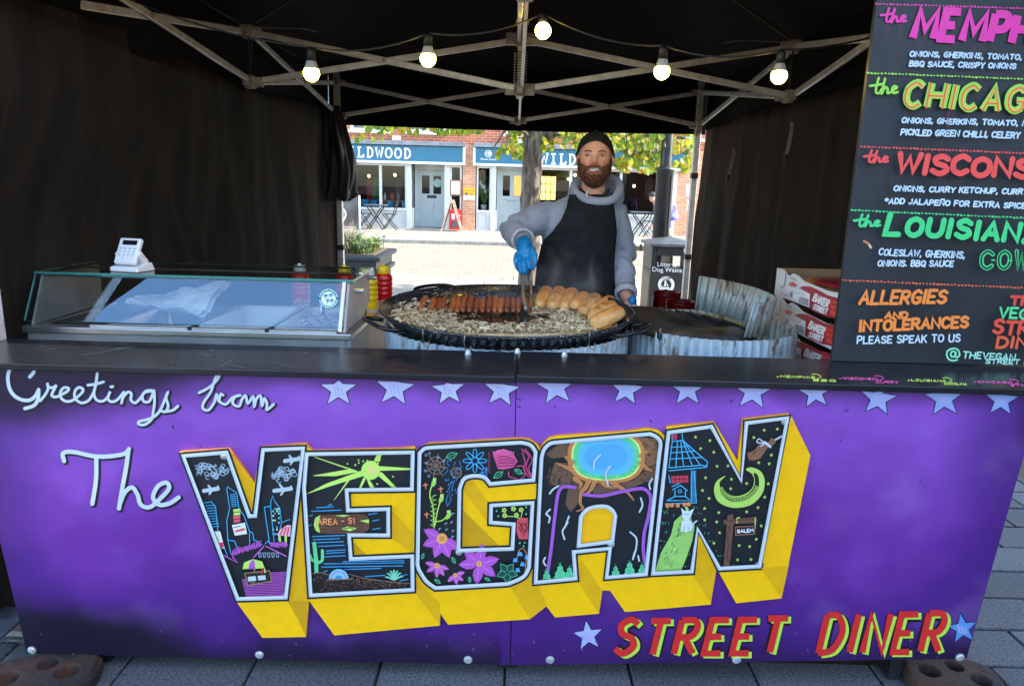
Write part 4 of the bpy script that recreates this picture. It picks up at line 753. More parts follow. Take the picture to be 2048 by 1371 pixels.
for q in ([(1145, 255), (1112, 290), (1108, 330)], [(1200, 320), (1175, 360), (1190, 430)], [(905, 432), (875, 450), (855, 475)], [(858, 565), (835, 590), (855, 610), (850, 640)], [(965, 605), (945, 660), (928, 690), (940, 735)], [(958, 640), (932, 680)], [(1375, 500), (1385, 540), (1368, 580)], [(1315, 695), (1350, 730), (1348, 790), (1330, 850)], [(830, 840), (820, 862), (832, 885)], [(1340, 810), (1330, 850)], [(1360, 830), (1366, 858)], [(1440, 390), (1424, 420), (1430, 450)]): s_(q, 3.4, '#c2ced8', True)
for x, y, h in ((838, 962, 62), (915, 958, 92), (968, 955, 74), (1232, 944, 66), (1312, 936, 84), (1382, 930, 62)):
    w_ = h*.42; f_([(x-w_, y)]+[(x-w_*(1-k/6)+(4 if k % 2 else -4), y-h*k/6) for k in range(1, 6)]+[(x, y-h)]+[(x+w_*(k/6)+(-4 if k % 2 else 4), y-h+h*k/6) for k in range(1, 6)]+[(x+w_, y)], '#5cc894')
    for k in range(7): s_([(x+rp.uniform(-w_*.4, 0), y-h*k/7-4), (x+rp.uniform(0, w_*.4), y-h*k/7-9)], 1.2, '#3a9a6c')
finish(P_, AA, AH, 'sign_letter')
# N: witch village
P_ = face(NN); s_, f_ = Z(P_, zc); CB = '#48b4e4'
f_([(168, 985), (205, 870), (262, 770), (282, 690), (320, 655), (372, 662), (398, 720), (385, 800), (350, 900), (320, 975)], '#9ccf6a'); s_([(346, 655), (356, 625), (350, 612)], 5, '#b4dc8a', True)
for k in range(70):
    t = rp.random(); x = 225+t*110+rp.uniform(-30, 50)*(1-.4*t); y = 960-t*270; s_([(x, y), (x+7, y-13)], 1.1, rp.choice(['#6fa84a', '#c6ec94', '#4c7c3a']))
for L_ in ([(268, 195), (270, 235), (330, 228), (325, 188)], [(270, 235), (250, 385)], [(330, 228), (400, 290), (472, 352), (465, 382), (250, 402)], [(248, 385), (440, 370), (468, 378)], [(258, 300), (400, 290)], [(255, 335), (440, 325)], [(262, 268), (372, 262)], [(300, 235), (290, 385)], [(318, 232), (335, 380)], [(330, 230), (385, 375)], [(332, 228), (430, 370)], [(395, 402), (408, 585)], [(380, 402), (378, 580)], [(230, 590), (408, 585), (405, 572)], [(272, 510), (318, 485), (356, 515)], [(285, 515), (285, 548), (345, 548), (345, 515)], [(240, 572), (285, 548)], [(345, 548), (372, 572), (240, 572)], [(268, 492), (318, 470)], [(250, 428), (258, 472)]): s_(L_, 1.9, CB)
for k in range(16): s_([(382, 410+k*11), (404, 406+k*11)], 1.5, CB)
P_.ring(zc([(313, 518)])[0], 3.2, 1.4, CB); f_([(262, 432), (360, 428), (362, 468), (266, 474)], '#c43c56'); [s_([(262+k*24, 434), (266+k*24, 472)], 1.3, '#4a1422') for k in range(1, 4)]; s_([(264, 452), (360, 447)], 1.3, '#4a1422'); f_([(270, 195), (298, 192), (298, 222), (272, 226)], '#c43c56')
for x, y in ((243, 602), (268, 598), (302, 600), (340, 594), (364, 592)): P_.disc(zc([(x, y)])[0], 4.4, '#e08a52', 10)
ct = '#d3dde6'; f_([(316, 745), (322, 700), (335, 680), (365, 680), (384, 700), (384, 742), (350, 752)], ct); P_.disc(zc([(352, 655)])[0], 9.5, ct, 12); f_([(328, 650), (320, 612), (346, 636)], ct); f_([(360, 636), (395, 616), (380, 655)], ct); s_([(380, 735), (395, 700), (410, 688)], 2.6, ct, True); s_([(335, 745), (338, 715)], 1.1, '#8a98a8'); s_([(362, 745), (360, 715)], 1.1, '#8a98a8')
for x in (344, 360): P_.disc(zc([(x, 650)])[0], 1.3, '#3a6a3a', 6)
for x, y in ((403, 210), (485, 230), (432, 275), (507, 296), (526, 376), (588, 374), (460, 442), (608, 450), (443, 514), (604, 504), (480, 560), (455, 617), (535, 640), (455, 682), (524, 694), (540, 755), (508, 815), (652, 828), (712, 834), (643, 910), (720, 908), (750, 792), (778, 716), (695, 636), (760, 612), (798, 552), (818, 476), (824, 362), (764, 356), (836, 312), (870, 164), (795, 170), (736, 212), (695, 474)):
    P_.fill(zc([(x+(11 if k % 2 == 0 else 5)*math.sin(PI*k/5), y-(11 if k % 2 == 0 else 5)*math.cos(PI*k/5)) for k in range(10)]), '#b4d86a')
mo = [(575, 430), (525, 460), (508, 515), (530, 575), (590, 608), (660, 612), (730, 590), (785, 530), (798, 460), (775, 405), (720, 382), (690, 395), (725, 420), (738, 460), (720, 510), (665, 542), (600, 545), (555, 515), (540, 470)]; f_(crom(mo, 4, True), '#b2d862'); inn = [(548, 470), (545, 520), (590, 570), (660, 578), (730, 545), (765, 490), (760, 430), (735, 415), (742, 470), (718, 520), (660, 552), (600, 550), (560, 520)]; f_(crom(inn, 3, True), '#1f2a26')
for k in range(34): a = .15+k*.083; s_([(650+96*math.cos(a), 478+72*math.sin(a)), (650+112*math.cos(a+.02), 478+100*math.sin(a+.02))], 1.3, '#b2d862')
f_([(740, 285), (765, 250), (812, 238), (820, 262), (775, 330), (735, 345), (705, 335), (698, 300)], '#8a5f48'); f_([(835, 215), (858, 222), (862, 240), (838, 262), (815, 245)], '#8a5f48')
for k in range(10): s_([(812-k*3, 250+k*2), (735-k*3, 300+k*5)], 1.1, rp.choice(['#4a2e22', '#a87a5e']))
s_([(860, 225), (895, 205)], 3.4, '#c9d2da'); s_([(800, 240), (830, 265)], 5, '#c9d2da'); s_([(795, 240), (765, 220), (755, 240), (795, 245), (775, 262)], 2.2, '#c9d2da', True)
f_([(585, 655), (618, 648), (622, 690), (598, 950), (562, 950)], '#6e4c40'); f_([(562, 682), (750, 665), (758, 690), (752, 700), (565, 708)], '#6e4c40'); s_([(640, 700), (640, 672), (655, 668)], 2, LM); s_([(744, 730), (742, 668)], 2, LM)
for k in range(9): s_([(585+rp.uniform(-8, 12), 720+k*24), (596+rp.uniform(-14, 10), 738+k*24)], 1.2, '#3c241e'); s_([(575+k*19, 690-k*1.5), (588+k*19, 685-k*1.5)], 1.2, '#3c241e')
sg = [(632, 722), (742, 718), (740, 762), (632, 770)]; f_(sg, '#241a18'); s_(sg+[sg[0]], 2.2, '#8a6250'); q0, q1 = zc([(640, 758), (736, 752)]); P_.text('SALEM', q0, q1, 7.6, 1.8, '#e4e8ec', jit=.05)
for k in range(60):
    x, y = rp.choice([(240, 640), (290, 655), (232, 700), (245, 750), (210, 800), (215, 840), (440, 712), (460, 758), (495, 800), (520, 855), (545, 890), (610, 940), (420, 645), (400, 612), (350, 945), (370, 880), (255, 620)]); P_.disc(zc([(x+rp.uniform(-20, 20), y+rp.uniform(-6, 6))])[0], 1, '#4fc08a', 5)
finish(P_, NN, None, 'sign_letter')
for u, v in ((448, 911), (570, 1191), (918, 1103), (1222, 1087), (1570, 843), (1517, 1129)): bolt(pan(u, v, TH+.002), NP, .0085, sign, .007)
# painted flavour names along the edge of the right-hand top
tp = plane((0, 0, 1.0), (0, 0, 1))
for x, c, a, b in ((1560, '#c4e05a', 'MEMPHIS', 'BBQ'), (1685, '#e85aa8', 'WISCONSIN', 'CURRY'), (1822, '#c4e05a', 'LOUISIANA', 'CAROLINA'), (1955, '#e85aa8', 'CHICAGO', 'STYLE')):
    P_ = Paint(tp, .0006, .00005); y = 752+(x-1560)*.027; P_.text(a, (x, y+3), (x+70, y+5), 5.4, 1.5, c); P_.text(b, (x+66, y+10), (x+112, y+11.5), 5.4, 1.5, c); P_.stroke([(x+74, y+5), (x+82, y+1), (x+74, y-4), (x+64, y-4)], 1.5, c, True); P_.stroke([(x-6, y+1), (x-3, y+1)], 2, c); P_.build('painted_flavour', counter)
# ------------------------------------------------------------------ cast-iron weights under the counter
M_rust = mat('rusty_cast_iron', (.055, .024, .012), .85, .1, .3, 9, .5, 60, col2=(.012, .010, .010))
def weight(name, c, sx, sy, rz, lab):
    hol = ((-.5, -.1, .22), (.1, .35, .18), (.5, -.2, .2)); b = MB(); nr, na = 44, 96; R = Matrix.Rotation(rz, 3, 'Z')
    def pt(r, a):
        e = 1/((abs(math.cos(a))**3.2+abs(math.sin(a))**3.2)**(1/3.2)); x, y = r*e*math.cos(a), r*e*math.sin(a); z = .046-.014*smooth(.9, 1., r)
        for hx, hy, hr in hol:
            d = math.hypot(x-hx, (y-hy)*sy/sx); z -= .036*(1-smooth(hr*.88, hr, d))
        return R @ Vector((x*sx, y*sy, z))+Vector(c)
    b.add([pt(max(i, .02)/nr, 2*PI*k/na) for i in range(nr+1) for k in range(na)], [(i*na+k, i*na+(k+1) % na, (i+1)*na+(k+1) % na, (i+1)*na+k) for i in range(nr) for k in range(na)])
    b.loft([[Vector((*pt(1, 2*PI*k/na).xy, c[2])) for k in range(na)], [pt(1, 2*PI*k/na) for k in range(na)]], cap=False)
    return tag(b.build(name, M_rust, smooth=True), lab, 'weight', 'cast-iron weights')
weight('iron_weight', (*atz(1905, 1353, .03).xy, .001), .145, .095, -.22, 'rusty iron weight with holes under the right end of the counter')
weight('iron_weight', (*atz(78, 1352, .03).xy, .001), .165, .10, .3, 'rusty iron weight with holes under the left end of the counter')
bp_ = MB(); c = atz(2, 1262, .07); bp_.box((c.x-.05, c.y+.02, .075), (.16, .2, .012)); bp_.box((c.x-.08, c.y+.05, .3), (.05, .05, .45)); bq = bp_.build('steel_base_plate', mat('galvanised_steel', (.32, .36, .4), .45, .8, .2, 20), bevel=.003); tag(bq, 'grey steel base plate with bolt beside the left weight', 'base plate')
MB().lathe([(.016, .081), (.016, .094), (0, .096)], 8, (c.x-.02, c.y-.02, 0)).build('bolt', M_bolt, bq)

P_ = Paint(plane((0, 0, .9975), (0, 0, 1)), .0004, .00003)        # scratches and spills on the black tops
for q in ((228, 698, 268, 693, 2.2), (165, 709, 205, 704, 1.4), (205, 704, 230, 698, 1.2), (440, 733, 470, 716, 1.6), (462, 730, 492, 735, 1.4), (400, 706, 420, 712, 1.6), (540, 720, 556, 727, 1.5), (560, 727, 590, 735, 1.3), (300, 690, 320, 692, 1.3), (640, 722, 652, 728, 1.2), (90, 700, 112, 696, 1.2), (735, 730, 738, 731, 2.2), (845, 722, 850, 723, 2), (985, 735, 990, 736, 2), (700, 741, 705, 742, 1.8), (420, 700, 428, 699, 2.4), (610, 705, 616, 705, 2)): P_.stroke([q[:2], q[2:4]], q[4]*.7, '#3c4148')
for k in range(60): u = rp.uniform(20, 1010); v = 692+.022*u+rp.uniform(0, 34); P_.stroke([(u, v), (u+rp.uniform(.5, 5), v+rp.uniform(-.6, .6))], rp.uniform(.8, 1.8), rp.choice(['#2a2e34', '#33383e', '#24282c']))
tag(P_.build('scratch_marks', counter), kind='stuff')
# ------------------------------------------------------------------ hand-lettered menu board
bd = plane((0, .255, 0), (0, -1, 0)); mb_ = empty('menu_board', (1.5, .262, 1.0), 'tall black menu board with bright hand-painted hot dog names, standing on the counter', 'menu board')
M_chalk = mat('black_chalkboard', (.016, .020, .024), .5, 0, .25, 3, .05, 90, col2=(.026, .031, .036), stretch=(1, 1, .35))
q = [bd(1664.5, 719), bd(2400, 738), bd(2530, -300), bd(1792, -300)]; b = MB(); q[0].z = q[1].z = 1.001; b.prism(q, [p+Vector((0, .018, 0)) for p in q]); b.build('board', M_chalk, mb_, bevel=.002)
P_ = Paint(bd, .0006, .00005); PKB, GRN, RED, GR2, ORG, WHT = '#f03aa4', '#98d848', '#f0504a', '#44cf7c', '#f58a3a', '#c8dcee'
def dots(a, b, c, r=2.1):
    n_ = int((b[0]-a[0])/7)
    for k in range(n_):
        t = k/n_; x = a[0]+(b[0]-a[0])*t; y = a[1]+(b[1]-a[1])*t+rp.uniform(-.6, .6); P_.stroke([(x, y), (x+rp.uniform(1, 3), y+.2)], r*rp.uniform(1.2, 1.9), c)
def the(x, y, w_, h, c):
    T = lambda q: [(x+a*w_, y-b*h) for a, b in q]
    for st in ([(.32, 1), (.24, .5), (.22, .1), (.34, .06), (.42, .3)], [(0, .5), (.25, .56), (.46, .62)], [(.55, .95), (.48, .5), (.43, .02), (.5, .3), (.58, .42), (.64, .3), (.64, .06), (.74, .1), (.9, .3), (.98, .42), (.88, .48), (.8, .28), (.86, .06), (1, .12)]): P_.stroke(T(st), 5, c, True)
dots((1752, 8), (2400, 28), PKB); the(1762, 45, 50, 28, PKB)
P_.text('MEMPHIS', (1817, 85), (2128, 97), 72, 16.5, PKB, slant=.15, jit=.02, gap=1.75, cap=False)
P_.text('ONIONS, GHERKINS, TOMATO,', (1818, 114), (2044, 121), 13, 3.1, WHT, slant=.15); P_.text('BBQ SAUCE, CRISPY ONIONS', (1817, 134), (2032, 139), 13, 3.1, WHT, slant=.15)
dots((1735, 146), (2400, 172), GRN); the(1740, 188, 55, 32, GRN)
for w_, c in ((14.5, GRN), (7, '#e8c25a'), (3, '#ea6a3a')): P_.text('CHICAGO', (1801, 219), (2098, 233), 62, 14.5, c, slant=.14, jit=.02, gap=1.9, cap=False) if w_ > 14 else P_.text('CHICAGO', (1804.5, 216), (2095, 229.5), 62-9, w_, c, slant=.15, jit=.02, gap=1.9+.0, cap=False)
P_.text('ONIONS, GHERKINS, TOMATO, M', (1802, 247), (2056, 253), 13, 3.1, WHT, slant=.15); P_.text('PICKLED GREEN CHILLI, CELERY', (1800, 271), (2040, 278), 14, 3.1, WHT, slant=.15)
dots((1722, 293), (2400, 321), RED); the(1728, 325, 48, 24, RED); P_.text('WISCONSIN', (1788, 348), (2122, 363), 46, 11.5, RED, slant=.12, jit=.03, gap=1.5)
P_.text('ONIONS, CURRY KETCHUP, CURRY', (1786, 383), (2056, 390), 13, 3.1, WHT, slant=.15); P_.text('*ADD JALAPEÑO FOR EXTRA SPICE', (1768, 408), (2052, 418), 13, 3.1, WHT, slant=.12)
dots((1703, 420), (2400, 452), GR2); the(1708, 453, 52, 24, GR2); P_.text('L', (1764, 473), (1802, 474), 50, 11.5, GR2, slant=.2); P_.text('OUISIANA', (1806, 474), (2080, 490), 44, 11, GR2, slant=.12, jit=.03, gap=1.9)
P_.text('COLESLAW, GHERKINS,', (1756, 511), (1930, 518), 15, 2.9, WHT, slant=.14); P_.text('ONIONS. BBQ SAUCE', (1754, 533), (1907, 534), 14, 2.9, WHT, slant=.14)
for x, c in ((1957, 'C'), (1992, 'O'), (2026, 'W')): P_.text(c, (x, 540), (x+30, 541), 42, 8.5, GR2, slant=.05, jit=0); P_.text(c, (x+2, 538), (x+28, 539), 38, 3.6, '#1c2a2a', slant=.05, jit=0)
P_.stroke([(1984, 520), (1989, 520)], 3, GR2); P_.stroke([(2019, 521), (2023, 521)], 3, GR2)
dots((1685, 560), (2400, 590), '#e8683c', 2.0)
P_.text('ALLERGIES', (1716, 611), (1893, 608), 31, 6.5, ORG, slant=.2); P_.text('AND', (1768, 638), (1816, 638), 16, 4.6, ORG, slant=.15); P_.text('INTOLERANCES', (1716, 664), (1938, 657), 26, 6.2, ORG, slant=.1); P_.text('PLEASE SPEAK TO US', (1713, 688), (1921, 684), 17, 3, WHT, slant=.08)
P_.text('THE', (2018, 612), (2082, 613), 22, 6, '#e24a3a', slant=.1); P_.text('VEGAN', (1996, 638), (2100, 640), 24, 5, '#5ad48a', slant=.1); P_.text('STREET', (1983, 670), (2130, 672), 32, 7, '#e2503a', slant=.14); P_.text('DINER', (1990, 697), (2110, 699), 26, 6, '#e2603a', slant=.14)
P_.text('@', (1891, 720), (1920, 722), 26, 3.4, '#8ae0b0'); P_.text('THEVEGAN', (1924, 716), (2030, 722), 15, 2.8, '#a8e0cc', slant=.12); P_.text('STREET DINER', (1970, 727), (2098, 731), 11, 2.4, '#a8e0cc', slant=.12)
P_.stroke([(1728, 482), (1736, 486), (1741, 494)], 5, '#c8785a'); P_.stroke([(1739, 490), (1742, 495)], 4, '#e0d090')
for k in range(26):
    u, v = rp.choice([(1795, 45), (1770, 45), (1830, 85), (1850, 85), (1900, 86), (1960, 88), (1820, 218), (1900, 222), (1790, 350), (1830, 352), (1880, 355), (1960, 358)]); u += rp.uniform(-12, 12); P_.stroke([(u, v), (u-rp.uniform(1, 4), v+rp.uniform(15, 60))], 1.4, rp.choice(['#5a2444', '#4a2a3c', '#5a2a30']), w2=.6)
P_.build('painted_menu', mb_)
# ------------------------------------------------------------------ chilled glass case
M_ss = mat('stainless_steel', (.52, .53, .54), .3, .95, .12, 6, .06, 40, stretch=(1, 12, 1)); M_ss2 = mat('worn_steel', (.36, .36, .35), .45, .45, .2, 5, .08, 30)
M_gcase = glassmat('case_glass', (.95, .98, .99), .22, gcol=(.6, .84, 1)); M_gedge = mat('green_glass_edge', H('3f8f86'), .15, 0, .1, 3); M_gtop = glassmat('case_top_glass', (.86, .95, .93), .16)
CX0, CX1 = -1.64, -.57; dc = empty('display_case', (-1.1, .8, 0), 'stainless steel food case with sloping glass front on the left of the counter', 'display case')
b = MB(); b.bb(CX0, CX1, .435, .465, .70, .985); b.bb(CX0, CX0+.02, .465, 1.28, .70, .985); b.bb(CX1, CX1+.02, .435, 1.28, .70, .985); b.bb(CX0+.02, CX1, 1.26, 1.28, .70, .95); b.bb(CX0+.02, CX1, .465, 1.26, .70, .72); b.build('body', M_ss2, dc, bevel=.003)
b = MB(); b.bb(CX0-.01, CX1+.022, .425, .475, .986, 1.008); b.bb(CX0-.01, CX0+.03, .476, .94, .986, 1.006); b.bb(CX1-.03, CX1+.022, .476, .75, .986, 1.006); b.bb(CX0-.01, CX1+.022, .941, 1.29, .951, .965); b.build('rim', M_ss, dc, bevel=.003)
for x0, x1 in ((-1.43, -1.10), (-1.09, -.84), (-.83, -.6)): MB().bb(x0, x1, .440, .452, 1.0085, 1.016).build('front_rail', M_ss, dc)
b = MB(); b.bb(-1.63, -.6, .925, .94, .967, 1.0); b.build('divider', M_ss2, dc)
for x, nm in ((CX0+.004, 0), (CX1-.012, 1)):
    o_ = [(.455, 1.009), (.535, 1.166), (.87, 1.166), (.87, 1.05), (.74, 1.009)] if nm else [(.455, 1.009), (.535, 1.166), (.87, 1.166), (.87, 1.009)]
    MB().prism([(x, y, z) for y, z in o_], [(x+.008, y, z) for y, z in o_]).build('end_plate', mat('dull_steel_plate', (.46, .45, .42), .5, .15, .15, 8, .05, 40), dc)
MB().bar((CX1-.02, .445, 1.012), (CX1-.02, .53, 1.17), .012, .01).build('corner_strip', M_white, dc)
def pane_(p, t, name, m):
    n_ = (Vector(p[1])-Vector(p[0])).cross(Vector(p[3])-Vector(p[0])).normalized()*t; q = [Vector(a)+n_ for a in p]; b = MB(); b.add([*p], [(0, 1, 2, 3)]); b.m = 1
    b.add([*p, *q], [(0, 4, 5, 1), (1, 5, 6, 2), (2, 6, 7, 3), (3, 7, 4, 0)]); return b.build(name, [m, M_gedge], dc)
pane_([(CX0-.012, .448, 1.022), (CX1-.014, .448, 1.022), (CX1-.014, .53, 1.168), (CX0-.012, .53, 1.168)], .005, 'front_glass', M_gcase)
pane_([(CX0-.012, .522, 1.179), (CX1+.012, .522, 1.179), (CX1+.012, .885, 1.179), (CX0-.012, .885, 1.179)], -.007, 'top_glass', M_gtop)
MB().tube([(CX0, .565, 1.163), (CX1, .565, 1.163)], .005, 8).build('glass_rail', M_ss, dc); MB().tube([(CX0, .80, 1.163), (CX1, .80, 1.163)], .004, 8).build('glass_rail', M_ss, dc)
for y, z in ((.60, 1.13), (.84, 1.145)): MB().tube([(CX1-.004, y, z), (CX1+.03, y, z)], .008, 10).build('knob', M_ss, dc)
for x in (-1.095, -.835): MB().sphere((x, .44, 1.012), .008, 8).build('rail_joint', M_black, dc)
n_f = Vector((0, -.146, .082)).normalized(); gp = plane((0, .448, 1.022), n_f); P_ = Paint(gp, .0012, .0002)
P_.disc((657, 596), 21, '#16727c', 28); P_.disc((657, 597), 14.5, '#e8eef0', 24)
for k in range(26):
    a = 2*PI*k/26
    if k not in (0, 13): P_.stroke([(657+16.3*math.cos(a), 596.5+16.3*math.sin(a)), (657+19.2*math.cos(a), 596.5+19.2*math.sin(a))], 2.4, '#dcecee', cap=False)
for x, y, r in ((651, 592, 5), (662, 590, 4.5), (655, 601, 4), (664, 601, 4.5)): P_.fill([(x+r*math.cos(t), y-r*.8*math.sin(t)) for t in [PI*k/8 for k in range(9)]], '#2a8a92'); P_.stroke([(x, y), (x, y+4)], 2, '#2a8a92')
P_.build('round_sticker', dc)
# containers in the case
M_wp = mat('white_plastic', (.72, .74, .74), .35, 0, .04, 4)
def tub(name, x0, x1, y0, y1, zt, dep, m, lab):
    t = .003; b = MB(); r_ = .02
    def ringp(i, z, k):
        xa, xb, ya, yb = x0+i, x1-i, y0+i, y1-i; out = []
        for cx, cy, a0 in ((xb-k, yb-k, 0), (xa+k, yb-k, PI/2), (xa+k, ya+k, PI), (xb-k, ya+k, 1.5*PI)):
            for j in range(5): a = a0+PI/2*j/4; out.append((cx+k*math.cos(a), cy+k*math.sin(a), z))
        return out
    b.loft([ringp(0, zt-.004, .02), ringp(0, zt, .02), ringp(.012, zt, .03), ringp(.016, zt-.01, .03), ringp(.03, zt-dep+.015, .035), ringp(.045, zt-dep, .04)], cap=False); rr = ringp(.045, zt-dep, .04); b.add(rr, [tuple(range(len(rr)))])
    b.loft([ringp(.028, zt-dep-.002, .035), ringp(.011, zt-.005, .03), ringp(0, zt-.004, .02)], cap=False)
    return tag(b.build(name, m, smooth=True), lab, 'container', 'containers in the glass case')
tub('food_container', -1.41, -1.105, .485, .92, 1.012, .10, M_ss, 'steel container on the left inside the glass case'); tub('food_container', -1.09, -.845, .485, .92, 1.012, .10, M_wp, 'white plastic container with a single gherkin inside the glass case'); tub('food_container', -.83, -.60, .485, .92, 1.012, .10, M_wp, 'white plastic container full of shredded coleslaw in the glass case')
b = MB().sphere((-1.0, .62, .936), (.024, .05, .018), 14, Matrix.Rotation(.5, 3, 'Z')); tag(b.build('gherkin', mat('gherkin_green', H('a9a75a'), .35, 0, .2, 40, .2, 90), smooth=True), 'pale green gherkin lying in the white container', 'gherkin')
rf = random.Random(21); b = MB()
for k in range(520):
    x = rf.uniform(-.795, -.635); y = rf.uniform(.525, .885); z = .95+.04*math.exp(-((y-.74)/.16)**2)+rf.uniform(-.012, .012); a = rf.uniform(0, 6.3); L_ = rf.uniform(.012, .028); d = Vector((math.cos(a), math.sin(a), rf.uniform(-.4, .6)))*L_; b.m = 0 if rf.random() < .68 else (1 if rf.random() < .6 else 2); p = Vector((x, y, z)); b.tube([p-d, p+Vector((0, 0, .004)), p+d], .0028, 4)
b.grid(lambda u, v: (-.80+.17*u, .52+.37*v, .935+.05*math.exp(-((v-.55)/.4)**2)), 8, 8)
tag(b.build('coleslaw', [mat('cabbage', (.62, .58, .52), .45), mat('red_cabbage', H('8a5a86'), .45), mat('carrot', H('d08a4a'), .45)]), 'heap of shredded white and red cabbage coleslaw in the container', 'coleslaw', kind='stuff')
b = MB(); b.bar((-.735, .78, .985), (-.77, .86, 1.12), .018, .008); b.sphere((-.73, .765, .978), (.03, .035, .014), 12); tag(b.build('serving_spoon', M_ss, smooth=True), 'steel serving spoon stuck upright in the coleslaw', 'spoon')
b = MB()
for k in range(26): b.m = k % 3 % 2; c = (-1.25+rf.uniform(-.09, .09), .6+rf.uniform(-.06, .1), .921+rf.uniform(0, .012)); b.sphere(c, (rf.uniform(.012, .022), rf.uniform(.012, .02), .01), 8)
tag(b.build('sliced_salad', [mat('tomato_red', H('b03036'), .3), mat('chilli_green', H('5f9a5a'), .35)], smooth=True), 'sliced tomatoes and green chillies in the steel container', 'salad', kind='stuff')
def nap(u, v):
    x = -1.46+.30*u; z = 1.012+.012+.075*max(0, v-.25)*(1.1*u+.35)+.006*math.sin(u*9+v*4); y = .66+.18*v+.03*math.sin(u*7)*v; z += .05*max(0, .35-v)*math.sin(u*5)*.5+.02*abs(math.sin(u*3.3+v*2.6)); return (x+.03*v, y, z+.02*fbm((u*3, v*3, 0), 1.5))
b = MB(); b.grid(nap, 18, 12); b.grid(lambda u, v: (lambda p: (p[0]+.01, p[1]+.012, p[2]-.012))(nap(u, v)), 18, 12); tag(b.build('paper_napkins', mat('white_tissue', (.78, .78, .76), .9, 0, .04, 20, .15, 120)), 'crumpled white paper napkins behind the sloping glass', 'napkins')
b = MB().bb(-.648, -.556, .76, 1.2, .966, .98); tag(b.build('cutting_board', paint('#f0b81c', .5), bevel=.003), 'yellow cutting board strip at the right end of the glass case', 'cutting board')
# card reader
cr_ = empty('card_reader', (*atz(266, 541, 1.18).xy, 1.18), 'white card reader in its stand on top of the glass case', 'card reader', rz=math.radians(-12))
M_wh = mat('white_gloss_plastic', (.82, .82, .82), .3, 0, .02, 5); Rr = Matrix.Rotation(math.radians(-48), 3, 'X')
b = MB(); b.prism([(-.056, -.045, 0), (-.056, .045, 0), (-.056, .03, .03), (-.056, -.045, .016)], [(.056, -.045, 0), (.056, .045, 0), (.056, .03, .03), (.056, -.045, .016)]); b.box((0, .0, .046), (.1, .02, .05), Rr @ Matrix.Rotation(PI/2, 3, 'X')); b.build('stand', M_wh, cr_, world=False, bevel=.004)
Rb = Matrix.Rotation(math.radians(62), 3, 'X'); tl = lambda x, y, z: Rb @ Vector((x, y, z))+Vector((0, -.012, .068))
b = MB(); b.box(tl(0, 0, 0), (.086, .098, .018), Rb); rd = b.build('reader', M_wh, cr_, world=False, bevel=.007, seg=3)
MB().box(tl(.003, .03, .0092), (.058, .017, .001), Rb).build('screen', mat('lcd_dark', (.012, .014, .02), .15), rd, world=False)
for i in range(4):
    for j in range(4):
        if j == 3 and i != 1: continue
        MB().box(tl(-.027+.018*i, .008-.012*j, .0092), (.0045, .0035, .001), Rb).build('key', mat('grey_print', (.2, .2, .2), .6), rd, world=False)
# sauce bottles
M_bred = mat('red_sauce_bottle', H('c9141c'), .3, 0, .05, 4, coat=.3); M_byel = mat('yellow_sauce_bottle', H('f0c81a'), .3, 0, .05, 4, coat=.3); M_cy = mat('yellow_cap', H('f2d21c'), .35); M_cw = mat('white_cap', (.75, .75, .75), .35)
def bottle(c, m, cap, lab, txt=None):
    e = empty('sauce_bottle', c, lab, 'bottle', 'squeezy sauce bottles'); r = .038; z0 = .062; pr = [(0, 0), (r*.93, 0), (r, .006), (r, .05)]
    for k in range(4):
        for t in range(6): pr.append((r*(.93+.09*math.sin(PI*t/6)), z0+.021*(k+t/6)))
    pr += [(r*.92, .148), (r*.8, .156), (r*.5, .160)]; MB().lathe(pr, 24, c).build('body', m, e, smooth=True)
    MB().lathe([(r*.66, .156), (r*.68, .158), (r*.66, .184), (r*.6, .188), (r*.2, .189), (r*.18, .197), (0, .198)], 20, c).build('cap', cap, e, smooth=True)
    MB().lathe([(r*1.008, .008), (r*1.008, .028)], 24, c).build('label', M_cw, e, smooth=True)
    if txt:
        cyl = lambda s, h: (c[0]+r*1.02*math.sin(s), c[1]-r*1.02*math.cos(s), c[2]+h); w_ = .2; x = -.62
        b = MB()
        for ch in txt:
            for cv, pts in GLYPH[ch]:
                for p, q in zip(pts[:-1], pts[1:]): b.tube([cyl(x+p[0]*.055, .032+p[1]*.0022), cyl(x+q[0]*.055, .032+q[1]*.0022)], .0012, 4)
            x += (GW[ch]+1.3)*.055
        b.build('lettering', M_cw, e)
for u, v, Y, m, cp_, lab, tx in ((767, 546, 1.15, M_bred, M_cy, 'red sauce bottle with yellow cap standing nearest the big pan', 'CURRY'), (737, 560, 1.02, M_byel, M_cw, 'yellow mustard bottle with white cap beside the glass case', None), (600, 560, 1.1, M_bred, M_cw, 'red ketchup bottle with white cap seen through the glass', 'KETCHUP'), (689, 560, 1.1, M_bred, M_cy, 'red sauce bottle with yellow cap seen through the glass behind the sticker', None)):
    p = at(u, v, Y); bottle((p.x, Y, .966), m, cp_, lab, tx)
